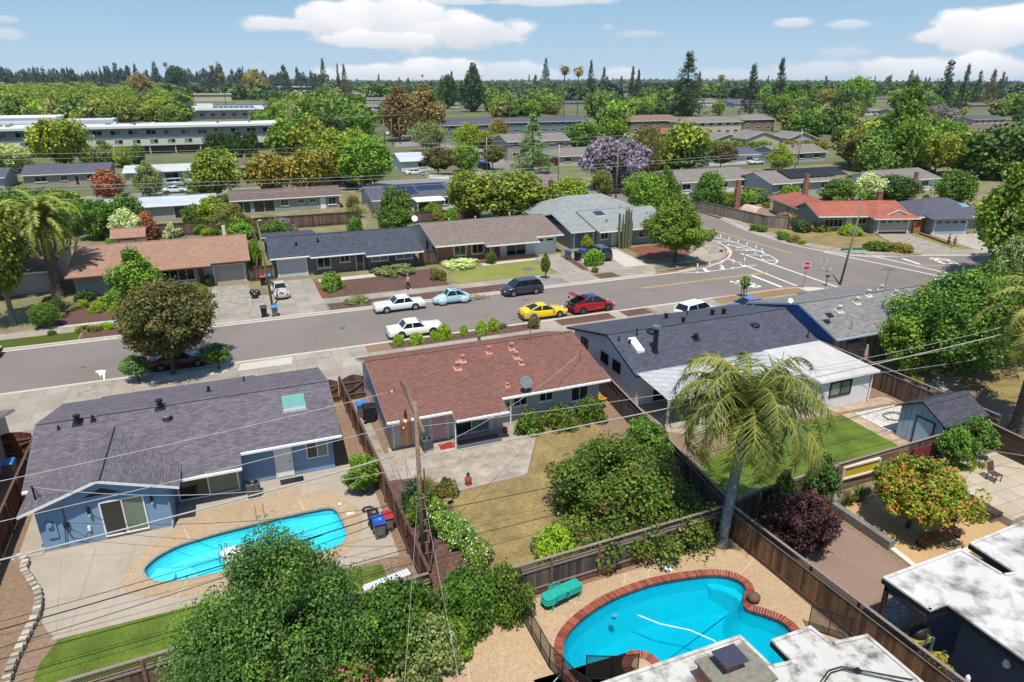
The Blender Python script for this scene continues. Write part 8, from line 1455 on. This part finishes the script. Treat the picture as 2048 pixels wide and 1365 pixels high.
# front gardens across the street
for lb, cx, b_, w, h, c, k in [('big clipped dark hedge block at the left verge', 92, 655, 56, 2.3, 'mid', 'B0'), ('rounded hedge behind the big clipped block', 112, 632, 46, 2.0, 'dark', 'B0'), ('left lime green mound in the mulch bed', 196, 624, 34, .9, 'lime', 'D0'), ('right lime green mound in the mulch bed', 236, 626, 34, .9, 'lime', 'D0'), ('green hedge below the tan house windows', 240, 602, 80, 1.0, 'bright', 'D0'), ('dark bush at the left end of the tan house wall', 172, 602, 36, 1.0, 'dark', 'D1'), ('low hedge left of the beige garage', 385, 588, 70, 1.0, 'bright', 'D0'), ('yellow green plant under the young green tree', 276, 618, 44, 2.0, 'bright', 'E1'), ('dark bush beside the beige garage', 421, 572, 22, 1.2, 'dark', 'D1'),
        ('small yellow flowering tuft in the verge, left', 158, 665, 14, .5, 'yel', 'D1'), ('grassy tuft in the verge, middle', 187, 662, 24, .5, 'olive', 'D1'), ('grassy tuft in the verge, right', 214, 658, 26, .6, 'lime', 'D1'), ('small green tuft in the mulch, left', 126, 636, 16, .5, 'grey', 'D1'), ('small green tuft in the mulch, right', 146, 622, 16, .5, 'grey', 'D1'), ('leafy tuft at the bed corner', 166, 616, 26, .8, 'lime', 'D1'), ('tuft at the left of the verge', 104, 671, 16, .5, 'olive', 'D1'),
        ('round bright green bush left of the mulch bed across the street', 664, 578, 52, 1.7, 'bright', 'D0'), ('grey green verge plant behind the white classic car', 715, 604, 50, .5, 'grey', 'D1'), ('dark twiggy bush at the right end of the mulch bed, left', 872, 558, 28, 1.2, 'olive', 'D1'), ('reddish bush at the right end of the mulch bed', 885, 562, 16, 1.3, 'rust', 'D1'),
        ('clipped yellow green hedge at the left of the brick front', 891, 516, 30, 1.8, 'lime', 'B0'), ('yellow bush below the brick front window', 928, 518, 26, 1.0, 'yel', 'D0'), ('round green bush by the porch path', 982, 528, 22, 1.5, 'mid', 'B0'), ('dark green clipped bush in the brick planter', 1037, 508, 20, .9, 'mid', 'D0'), ('yellow clipped bush in the brick planter', 1058, 506, 15, .9, 'yel', 'D0'), ('row of lavender bushes before the dark grey house', 790, 545, 90, .8, 'grey', 'D1'), ('flowering plants before the brick front', 920, 532, 80, .7, 'white', 'D1'),
        ('large yellow green shrub before the tile roofed house', 1698, 470, 46, 1.4, 'lime', 'D0'), ('dry shrubs along the tile roofed house front, left', 1600, 462, 44, 1.6, 'dark', 'D1'), ('dry shrubs along the tile roofed house front, middle', 1640, 462, 40, 1.4, 'olive', 'D1'), ('tawny tall grasses beside the corner fence', 1568, 450, 46, 1.8, 'brown', 'D1'), ('green bush at the end of the corner fence', 1538, 450, 36, 1.3, 'mid', 'D1'), ('verge shrub left most on the corner', 1516, 462, 34, .9, 'mid', 'D1'), ('verge shrub second on the corner', 1565, 478, 30, 1.0, 'mid', 'D1'), ('verge shrub third on the corner', 1588, 484, 26, .9, 'olive', 'D1'), ('small verge shrub last on the corner', 1604, 488, 16, .6, 'lime', 'D1'),
        ('mixed green verge bushes left of the grey backed sign', 1755, 500, 50, 1.1, 'mid', 'D1'), ('mixed rust coloured verge bushes right of the grey backed sign', 1795, 502, 50, 1.1, 'rust', 'D1'), ('bush beside the blue grey garage', 1960, 452, 30, 1.2, 'dark', 'D1'), ('shrub in front of the garage of the pale roofed house', 1172, 500, 24, 2.2, 'lime', 'E1'), ('spiky palm like shrub beside the dark suv', 1186, 530, 42, 1.9, 'bright', 'D1'), ('small green bush at the foot of the spiky shrub', 1190, 545, 16, .6, 'mid', 'D1')]: spx(lb, cx, b_, w, h, c, k=k)
# near kerb planting
for i, (cx, b_, w, h) in enumerate([(796, 690, 24, .85), (833, 686, 34, .85), (868, 678, 18, .7), (888, 676, 36, 1.15), (928, 670, 20, .8), (962, 668, 28, 1.1), (986, 661, 26, 1.1)]): spx('rounded yellow green shrub in the near mulch verge, %s' % ('leftmost', 'second, by the ivory car', 'third and smallest', 'fourth and largest', 'fifth, standing alone', 'sixth, left of the last pair', 'rightmost of the last pair')[i], cx, b_, w, h, 'lime', k='D0')
spx('dark reddish twiggy bush below the tv aerial', 1068, 655, 26, .9, 'bronze', k='D1'); spx('small ivy patch on the near kerb', 1005, 655, 22, .3, 'mid', k='D1')
k = MB(3); x0_, y0_ = W(958, 595)
for i in range(120): a, b_ = trr.gauss(x0_, .55), trr.gauss(y0_, .35); z_ = RZ+.02+max(0, .2-.15*abs(a-x0_)); k.box(a-.12, b_-.02, z_, a+.12, b_+.02, z_+.02)
solo('cut_branch_pile', k, mat('dead_fronds', (164, 124, 86), (130, 92, 62)), 'pile of dried brown cuttings in the road by the baby blue car', 'debris')
x, y = W(1091, 558); tree('thin sapling in the dry verge across the street', x, y, 3.2, 1.1, 'E1', 'mid', clear=.25); tree('staked sapling in the near dry verge', 49.55, 56.0, 2.1, 1.0, 'S1', 'mid', clear=.5)
# cactus like euphorbia
e_ = thing('euphorbia', 'cluster of tall grey green cactus like stems beside the street tree', 'cactus', (49.6, 81.0, 0)); k = MB(5)
for i in range(26): a, r_ = trr.uniform(0, 6.28), trr.uniform(0, 1.3); bx, by = 49.7+r_*math.cos(a), 80.9+.6*r_*math.sin(a); k.tube([(bx, by, 0), (bx+.25*math.cos(a)*r_, by, trr.uniform(1.5, 2.5)), (bx+.3*math.cos(a)*r_, by, trr.uniform(3.2, 5.6))], [.13, .12, .08], 6)
part('stem', k, mat('cactus_skin', (112, 122, 92), (82, 90, 66), scale=3), e_)
# ornamental grasses
def tuft(label, x, y, h, w, c, n=140):
    k = MB(int(x*7)); rg = random.Random(int(x*13+y))
    for i in range(n): a = rg.uniform(0, 6.28); r_ = w*.5*rg.random(); q = V3(x+.25*r_*math.cos(a), y+.25*r_*math.sin(a), 0); t_ = V3(x+r_*math.cos(a), y+r_*math.sin(a), h*rg.uniform(.6, 1)); v = V3(-math.sin(a), math.cos(a), 0)*.012; m = (q+t_)/2+V3(0, 0, h*.2); k.poly([q-v, q+v, m+v, t_, m-v])
    o = part('ornamental_grass', k, LM[c], None); return tag(o, label, 'grass clump')
for i, (px, py, h, w, c, lb) in enumerate([(1650, 1050, .8, 1.3, 'lime', 'at the head of the tilled soil'), (1690, 1010, .9, 1.4, 'olive', 'left of the yellow recess'), (1720, 1000, 1.0, 1.2, 'grey', 'right below the yellow recess'), (1870, 955, .7, 1.0, 'yel', 'left of the citrus tree trunks'), (1925, 950, .8, 1.3, 'lime', 'in front of the citrus trees'), (1955, 945, .8, 1.2, 'lime', 'nearest the stone terrace'), (1830, 780, 1.2, 1.0, 'lime', 'behind the shed by the tall fence'), (170, 660, .5, .9, 'yel', 'in the verge across the street')]): x, y = W(px, py); tuft('clump of arching grass '+lb, x, y, h, w, c)
x, y = 22.7, 12.5; near('red leaved potted plant against the dark wall', x, y, 1.25, .9, 'round', 24, 60, .06, .34, 'rust', 140, .4, 'plant', 'potted_plant', 1.4); near('green plants in pots at the lower right corner', 23.0, 10.1, .7, 1.0, 'dome', 26, 60, .05, .3, 'lime', 141, .1, 'plant', 'potted_plant', 1.)

# ---- gardens and streets behind: one line per tree, surveyed from the photograph
T = [('yellow brown tree before the left half of the apartment block', 132, 248, 336, 112, 'F0', 'yel', .2), ('white blossoming tree at the left edge', 22, 288, 345, 90, 'R1', 'white', .1), ('grey green tree left of the apartment carport', 214, 277, 335, 50, 'E0', 'grey', .1), ('small yellowish tree behind the slate roof', 182, 290, 335, 34, 'R2', 'yel', .1), ('yellow green tree between slate and white roofs', 250, 292, 335, 42, 'R0', 'yel', .1), ('dark green tree beside the yellow green one', 278, 290, 333, 30, 'R1', 'mid', .1),
 ('red and pink oleander beyond the white metal roof', 220, 340, 402, 66, 'X1', 'oleander', .05), ('blue green conifer like tree before the white roofed house', 300, 320, 394, 52, 'E1', 'grey', .08), ('dense magnolia left of the brown roofed bungalow', 433, 298, 402, 98, 'R2', 'mag', .15), ('broad orange tinged tree before the brown bungalow, left half', 545, 316, 385, 100, 'F1', 'rust', .12), ('broad orange tinged tree before the brown bungalow, right half', 625, 310, 384, 110, 'F0', 'rust', .12),
 ('large yellow green tree behind the solar roofed house', 668, 258, 372, 96, 'R0', 'yel', .12), ('bright green tree right of the large yellow green one', 730, 272, 378, 100, 'R1', 'bright', .12), ('tree behind the dark roofed house near the lattice of branches', 790, 376, 470, 66, 'R2', 'mid', .1), ('lower round tree in front of it beside the white path', 798, 412, 476, 72, 'R0', 'mid', .05), ('left magnolia between the dark and brown roofs', 938, 342, 438, 72, 'R1', 'mag', .12), ('great spreading magnolia behind the brown roof', 1030, 344, 446, 165, 'R2', 'mag', .12), ('dark magnolia bough at the far right of the brown roof', 1095, 378, 440, 60, 'R0', 'mid', .1),
 ('red leaved small tree before the metal roofed house', 876, 294, 352, 70, 'R0', 'bronze', .25), ('bright small tree behind the metal roofed house', 930, 288, 345, 50, 'R1', 'bright', .1), ('left half of the brown eucalyptus by the far road', 800, 166, 282, 76, 'E0', 'brown', .1), ('right half of the brown eucalyptus by the far road', 850, 164, 276, 84, 'E1', 'brown', .1), ('grey green willow like tree below the eucalyptus', 862, 240, 305, 84, 'W0', 'grey', .2), ('yellow green tree left of the cedar', 940, 246, 306, 58, 'R0', 'yel', .2), ('smaller yellow green tree touching the cedar', 975, 262, 308, 50, 'R1', 'yel', .2), ('olive coloured street tree at the bend', 985, 290, 340, 46, 'R2', 'olive', .3), ('reddish tree behind the yellow pair', 998, 238, 290, 40, 'R0', 'rust', .2),
 ('silvery green weeping cedar beside the side street', 1065, 222, 345, 96, 'C0', 'cedar', .03), ('dense green tree right of the cedar', 1166, 244, 306, 72, 'R1', 'mid', .1), ('bright green poplar like tree behind the jacaranda', 1222, 214, 312, 66, 'E0', 'bright', .08), ('jacaranda covered in lilac blossom', 1228, 286, 378, 124, 'F1', 'jac', .2), ('rangy brownish pine behind the jacaranda', 1290, 246, 362, 76, 'W0', 'olive', .15), ('round bright tree right of the brownish pine', 1356, 250, 345, 82, 'R0', 'bright', .12), ('bright maple behind the euphorbia', 1285, 346, 452, 78, 'R1', 'bright', .15), ('darker tree between the two bright maples', 1325, 330, 440, 60, 'E1', 'mid', .1), ('dense green tree left of the chimney house', 1412, 345, 418, 62, 'R2', 'mid', .05), ('yellowish green tree behind the pale roofed garage', 1140, 355, 418, 84, 'R0', 'yel', .05), ('dark shrubby tree by the dark minivan', 1205, 340, 392, 40, 'R1', 'olive', .1),
 ('conical yellow green tree on the street right of the slate roof', 1556, 286, 342, 50, 'E1', 'lime', .1), ('brown tinged small tree before the slate roof', 1440, 286, 340, 50, 'R1', 'bronze', .25), ('green street tree beside the russet houses', 1340, 302, 344, 34, 'R0', 'bright', .25), ('cream blossoming round tree behind the tile roof', 1735, 348, 402, 64, 'X1', 'white', .1), ('dark green bank of trees left of the cream blossoming tree', 1672, 358, 402, 66, 'R2', 'mid', .05), ('dark green bank of trees right of the cream blossoming tree', 1788, 352, 402, 78, 'R1', 'dark', .05), ('fresh green tree behind the hip roofed house', 1905, 340, 408, 76, 'R0', 'mid', .05), ('tall leaning poplar with a pale trunk', 1800, 196, 352, 76, 'E0', 'bright', .12), ('top of the tall leaning poplar group', 1796, 150, 340, 62, 'E1', 'mid', .3),
 ('dark pine like tree right of the tall poplar', 1830, 268, 345, 50, 'C0', 'con', .05), ('blue green conifer left of the tall poplar', 1775, 268, 345, 44, 'C0', 'con', .05), ('left golden green tree on the right', 1868, 266, 352, 76, 'R1', 'yel', .2), ('right golden green tree on the right', 1925, 262, 350, 96, 'R2', 'yel', .2), ('purple blossoming tree beside the low slate roof', 1870, 210, 252, 64, 'R0', 'purple', .05), ('towering green tree at the upper right edge', 2010, 282, 560, 150, 'E1', 'bright', .12), ('second towering green tree cut by the right edge', 2050, 250, 540, 130, 'R0', 'mid', .12), ('grey green tree below the towering trees', 2020, 470, 600, 90, 'R1', 'grey', .1),
 ('green tree left of the tall poplar', 1735, 258, 330, 90, 'R0', 'mid', .08), ('yellow green tree at the foot of the poplar', 1760, 285, 345, 50, 'R2', 'bright', .1), ('broad tree in front of the tan gabled house row', 1610, 222, 280, 80, 'R2', 'mid', .05), ('dark oak beside the small white house', 1695, 184, 240, 62, 'R1', 'dark', .05), ('round bright tree behind the wide roofs', 1560, 190, 240, 56, 'R0', 'bright', .05), ('tree with golden crown among the far trees', 1655, 178, 215, 40, 'R2', 'rust', .05), ('tall bright tree behind the dark oak', 1708, 154, 230, 58, 'R1', 'bright', .05), ('green tree behind the white roofed house', 1580, 165, 235, 56, 'E0', 'mid', .05),
 ('green hedge trees behind the bungalow fence, left', 430, 392, 462, 66, 'R0', 'lime', .02), ('leafy bush left of it by the pale patio', 395, 410, 462, 50, 'R1', 'mid', .02), ('tall leafy bush beside the brown roof corner', 470, 408, 468, 60, 'R2', 'olive', .02), ('dark green tree behind the date palm', 205, 400, 478, 80, 'R1', 'mid', .05), ('green tree before the pale metal roof', 260, 386, 470, 66, 'R0', 'mid', .05), ('pale flowering bush behind the garden shed', 262, 420, 486, 60, 'X1', 'white', .02), ('pink and red oleander behind the tan roof', 294, 426, 482, 52, 'X1', 'oleander', .02), ('green tree left of the date palm crown', 60, 376, 470, 110, 'R2', 'mid', .05), ('tree directly behind the date palm', 130, 378, 470, 110, 'R0', 'bright', .05), ('round green bush by the shed', 230, 474, 492, 34, 'B0', 'bright', .0), ('yellow green trees at the left edge behind the date palm', 20, 440, 560, 70, 'R1', 'lime', .05), ('white flowered rose behind the tan roof ridge', 345, 452, 476, 36, 'X0', 'white', .0), ('green hedge tree beside the winding fence', 512, 480, 540, 26, 'R2', 'bright', .02),
 ('purple sage bush behind the dark grey house', 565, 438, 466, 54, 'D1', 'purple', .0), ('leafy bush behind the dark roof', 710, 436, 466, 34, 'D1', 'mid', .0), ('peach coloured bush by the solar house fence', 878, 420, 446, 24, 'R2', 'rust', .1), ('small green tree right of the peach bush', 903, 416, 446, 26, 'R0', 'bright', .1), ('yellow flowering bush beneath the white patio cover', 848, 402, 424, 26, 'D1', 'yel', .0), ('dark green bush behind the reddish fence', 706, 392, 424, 24, 'R1', 'olive', .1), ('row of green shrubs before the chimney house', 1510, 378, 402, 70, 'D1', 'mid', .0), ('bright bush between chimney house and panel house', 1578, 372, 398, 36, 'D1', 'bright', .0)]
for lb, cx, top, base, w, k, c, cl in T: tpx(lb, cx, top, base, w, k, c, clear=cl, flower={'oleander': 'pk', 'white': 'wf'}.get(c))
# hedges and cypresses
for i, cx in enumerate((428, 446, 463, 480, 498, 512)): tpx('dark columnar cypress before the apartment block, %s' % ('leftmost and widest', 'second from the left', 'third from the left', 'fourth from the left', 'fifth from the left', 'rightmost')[i], cx, 262-(i % 2)*5, 318, 30 if i == 0 else 19, 'Y0', 'dark', clear=0, cat='tree', name='cypress')
for (a, b_, y_, n, c, lb) in ((1395, 1540, 292, 9, 'bright', 'green'), (1565, 1650, 292, 5, 'rust', 'rust and green')):
    for i in range(n): cx = a+(b_-a)*(i+.5)/n; x, y = W(cx, y_+6); shrub('clipped %s hedge section below the gabled house row' % lb, x, y, 2.6, (b_-a)/n*MPP(x, y)*1.5, c, 'D1', group='%s hedge below the gabled houses' % lb)
# tall conifers against the sky
for lb, cx, top, base, w, k, c in [('largest dark redwood, standing well above the right hand trees', 1370, 98, 232, 84, 'C0', 'con'), ('dark redwood second to the right of the largest', 1498, 124, 230, 52, 'C0', 'con'), ('narrow dark redwood third from the largest', 1553, 112, 222, 46, 'C0', 'con'), ('lone conifer on the skyline left of the cloud bank', 650, 114, 186, 26, 'C0', 'con'), ('slim conifer beside the brownish one', 679, 122, 190, 14, 'C1', 'con'), ('brownish conifer near the skyline left of centre', 692, 126, 196, 26, 'C0', 'conb'), ('broad dark conifer above the teal block', 946, 124, 224, 50, 'E0', 'con'), ('sparse spiky conifer left of the twin palms', 1091, 112, 172, 24, 'C1', 'con'), ('pointed conifer right of the twin palms', 1180, 117, 200, 26, 'C0', 'con'), ('second pointed conifer right of the twin palms', 1206, 132, 196, 24, 'C0', 'con'), ('left of the two joined dark conifers', 1262, 130, 212, 26, 'C0', 'con'), ('right of the two joined dark conifers', 1274, 136, 212, 24, 'C0', 'con'),
        ('open crowned redwood at the upper right', 1882, 111, 226, 50, 'C1', 'con'), ('dark redwood right of the open crowned one', 1918, 125, 226, 34, 'C0', 'con'), ('conifer above the mossy roofed house, left', 1948, 136, 210, 26, 'C1', 'con'), ('conifer above the mossy roofed house, middle', 1974, 136, 214, 34, 'C0', 'conb'), ('conifer above the mossy roofed house, right', 1996, 139, 200, 20, 'C1', 'con'), ('thin conifer left of the open crowned redwood', 1815, 136, 190, 22, 'C1', 'con'), ('conifer just right of the largest redwood', 1395, 138, 205, 22, 'C1', 'conb'), ('dark broad conifer in the left hand woods', 360, 132, 190, 40, 'R1', 'con'), ('brownish eucalyptus clump in the left hand woods', 290, 148, 205, 50, 'R2', 'brown'), ('brown clump above the office building', 510, 140, 196, 50, 'R0', 'brown'), ('dark round tree left of the teal block', 895, 150, 218, 34, 'R1', 'dark'), ('dark pointed tree behind the brown eucalyptus', 905, 140, 215, 24, 'C0', 'con')]:
    tpx(lb, cx, top, base, w, k, c, clear=.04, name='conifer')
rg = random.Random(12)
for i in range(80):
    L_ = i < 56; cx = rg.uniform(-10, 640) if L_ else rg.uniform(640, 2050); top = rg.uniform(119, 146) if L_ else rg.uniform(144, 157); x, y = W(cx, rg.uniform(182, 190) if L_ else rg.uniform(176, 186)); h = ZAT(x, y, top); tree('dark conifer in the row along the skyline', x, y, h, h*rg.uniform(.22, .5), ('K0', 'K1', 'K0', 'C1')[i % 4], 'farc', name='conifer', clear=.02, group='dark conifers along the skyline', trunk=False)

# ---- trees that fill the suburb between the houses; boxes: where a house is seen
hb = [(0, 238, 545, 322), (365, 188, 530, 238), (545, 165, 640, 195), (385, 184, 440, 200), (795, 298, 925, 350), (868, 227, 1200, 262), (1010, 258, 1145, 312), (1118, 294, 1240, 322), (1255, 224, 1565, 262), (1295, 254, 1372, 285), (1370, 260, 1650, 295), (1415, 292, 1540, 335), (1555, 287, 1675, 335), (1350, 345, 1535, 395), (1540, 345, 1710, 395), (1785, 345, 1910, 390), (1800, 304, 1875, 350), (1935, 242, 2060, 275), (1720, 214, 1780, 232), (1722, 234, 1778, 252), (1858, 224, 1955, 250),
      (740, 240, 850, 330), (1000, 305, 1130, 350), (0, 318, 225, 385), (245, 318, 400, 375), (460, 308, 680, 350), (268, 205, 300, 240), (1440, 196, 1505, 208), (1238, 184, 1264, 194), (1392, 198, 1442, 210)]+[(px-w/2, py-8, px+w/2, py+9) for px, w, py in FHB]
def ok(cx, top, base, w, k=.4):
    for a, b_, c, d in hb:
        if cx+w*k > a and cx-w*k < c and b_+(d-b_)*.25 < base < d+60 and top < d-(d-b_)*.3: return False
    return True
cols = ['mid', 'mid', 'bright', 'dark', 'olive', 'bright', 'mid', 'yel']; cnt = 0
for i in range(9000):
    if cnt >= 290: break
    base = 226+(372-226)*rg.random()**1.9; cx = rg.uniform(-60, 2110); x, y = W(cx, base); h = rg.uniform(7, 12.5)
    if 60 < x < 80 and y < 260 or 146 < y < 162 and x < 66 or base > 345 and cx < 1050: continue
    w = h*rg.uniform(.8, 1.2); m = MPP(x, y); top = base-h/m*.95
    if not ok(cx, top, base, w/m) or (cx < 335 and base < 250): continue
    cnt += 1; tree('leafy tree among the many filling the far suburb', x, y, h, w, 'M%d' % (i % 3), cols[rg.randrange(8)], group='leafy trees filling the far suburb', clear=.08, trunk=base > 250)
for i in range(60):
    a, b_, c_, d_ = rg.choice([(0, 395, 560, 462), (690, 400, 1090, 440), (1340, 398, 1540, 420), (400, 465, 560, 480), (1560, 400, 1900, 412)]); cx, base = rg.uniform(a, c_), rg.uniform(b_, d_); x, y = W(cx, base)
    if 126 < y < 136 or 118 < y < 132 and 20 < x < 38 or 62 < x < 80: continue
    h = rg.uniform(1, 2.6); tree('leafy garden shrub among the back fences', x, y, h, h*rg.uniform(1, 1.5), 'M%d' % (i % 3), cols[rg.randrange(8)], 'shrub', 'shrub', .02, 'garden shrubs between the back fences', trunk=False)
# far woods that read as one mass
def wood(name, label, pts, prot, col, kind='stuff', cat='woodland'):
    """pts rows: x, y, height, width"""
    vs, rs, base = [], [], 0
    for j, (x, y, h, w) in enumerate(pts):
        me, zr = PR[prot[j % len(prot)]]; n = len(me.vertices); co = np.empty(n*3, np.float32); me.vertices.foreach_get('co', co); co = co.reshape(-1, 3).copy(); a = rg.uniform(0, 6.28); ca, sa = math.cos(a), math.sin(a)
        q = np.stack([(co[:, 0]*ca-co[:, 1]*sa)*w/2+x, (co[:, 0]*sa+co[:, 1]*ca)*w/2+y, co[:, 2]*h/zr], 1); vs.append(q); r_ = np.empty(len(me.polygons), np.float32); me.attributes['rnd'].data.foreach_get('value', r_); rs.append(np.clip(r_*.6+rg.random()*.45, 0, 1))
    V = np.concatenate(vs).astype(np.float32); Rr = np.concatenate(rs); N = len(Rr); me = bpy.data.meshes.new(name); me.vertices.add(len(V)); me.vertices.foreach_set('co', V.ravel()); me.loops.add(4*N); me.loops.foreach_set('vertex_index', np.arange(4*N, dtype=np.int32)); me.polygons.add(N); me.polygons.foreach_set('loop_start', np.arange(0, 4*N, 4, dtype=np.int32)); me.update(); me.validate()
    me.attributes.new('rnd', 'FLOAT', 'FACE').data.foreach_set('value', Rr.astype(np.float32)); me.materials.append(LM[col]); o = bpy.data.objects.new(name, me); COL.objects.link(o); return tag(o, label, cat, kind=kind)
P_ = []
for i in range(760):
    cx = rg.uniform(-60, 335); base = rg.uniform(171, 246); x, y = W(cx, base); 
    if 262 < cx < 312 and base > 202: continue
    if y < 290: continue
    P_.append((x, y, rg.uniform(9, 13)+min(6, y/250), rg.uniform(9, 14)*(1+y/1500)))
wood('left_woodland', 'dense yellow green wood covering the ground behind the apartment block', P_, ['M0', 'M1', 'M2'], 'lime' if 0 else 'yel')
bpy.data.objects['left_woodland'].material_slots[0].link = 'OBJECT'; bpy.data.objects['left_woodland'].material_slots[0].material = leafmat('leaf_wood', (96, 112, 46), (54, 70, 28), (130, 142, 62))
def scatter(n, d0, d1, pw, h0, h1, wf, top_ok=True, spread=.72):
    P = []
    for i in range(n):
        d = d0+(d1-d0)*rg.random()**pw; b_ = rg.uniform(-spread, spread); x, y = d*math.sin(b_+R(YAW))/math.cos(b_), d*math.cos(b_+R(YAW))/math.cos(b_); cx = 1024+F*math.tan(b_)/math.cos(R(PITCH)); bs = 161.3+F*CAMH/d/.873; h = rg.uniform(h0, h1)
        if top_ok and not ok(cx, bs-h/MPP(x, y), bs, h/MPP(x, y), .3): continue
        P.append((x, y, h, h*rg.uniform(*wf)))
    return P
far = dict(near=('mid', 'bright', 'olive', 'dark'), lbl=('mid green', 'bright green', 'olive green', 'dark green'))
for j in range(4):
    wood('middle_woodland', 'close packed %s treetops between the far roofs' % far['lbl'][j], scatter(430, 300, 900, 1.2, 8, 13, (.9, 1.4)), ['L0', 'L1', 'L2'], far['near'][j])
    wood('far_woodland', 'far belt of %s trees reaching towards the horizon' % far['lbl'][j], scatter(1250, 850, 3600, 1.15, 9, 16, (1.2, 2.4)), ['S0', 'S1'], ('far', 'mid', 'farc', 'dark')[j])
wood('far_conifers', 'dark specks of conifers scattered in the farthest belt', scatter(420, 1000, 3400, 1, 16, 24, (.3, .45), False), ['K0', 'K1'], 'farc')
P_ = []
for i in range(260): cx = rg.uniform(-40, 660); x, y = W(cx, rg.uniform(175, 184)); top = rg.uniform(140, 158)+max(0, cx-520)*.08; h = ZAT(x, y, top); P_.append((x, y, h, h*rg.uniform(.3, .8)))
wood('skyline_belt', 'blue green belt of conifers behind the left hand woods', P_, ['K0', 'K1', 'L0'], 'farc')
k = MB(3); N_ = 700
for i in range(N_):
    b0, b1 = (-.78+1.56*(i+j)/N_ for j in (0, 1)); D = 4200; pk = lambda b, i: 21.5+max(0, -b)*26+6*math.sin(b*9)+2.5*math.sin(i*1.7)+rg.uniform(0, 9); pt = lambda b, z, D: (D*math.sin(b+R(YAW)), D*math.cos(b+R(YAW)), z)
    h = pk(b0, i); k.poly([pt(b0, -5, D), pt(b1, -5, D), pt(b1, h*.82, D+30), pt((b0+b1)/2, h, D+40), pt(b0, h*.8, D+30)]); k.poly([pt(b0, h*.75, D+30), pt(b1, h*.75, D+30), pt(b1, -5, D+700), pt(b0, -5, D+700)])
setting('hills', k, mat('hill_woods', (58, 74, 58), (40, 54, 46), scale=.01, mottle=.2, mscale=.003))
k = MB(); k.box(-3900, -60, -1.2, 5200, 4950, 66); hz = part('haze', k, [None], None, None, False, 'stuff'); hz['label'] = 'thin summer haze over the suburb'; hz['category'] = 'haze'
m = bpy.data.materials.new('haze_air'); m.use_nodes = True; t = m.node_tree; t.nodes.clear(); pv = NN(t, 'ShaderNodeVolumePrincipled', i_Density=.000045); pv.inputs['Color'].default_value = (.78, .88, 1, 1); ot = NN(t, 'ShaderNodeOutputMaterial'); t.links.new(pv.outputs[0], ot.inputs['Volume']); hz.data.materials[0] = m
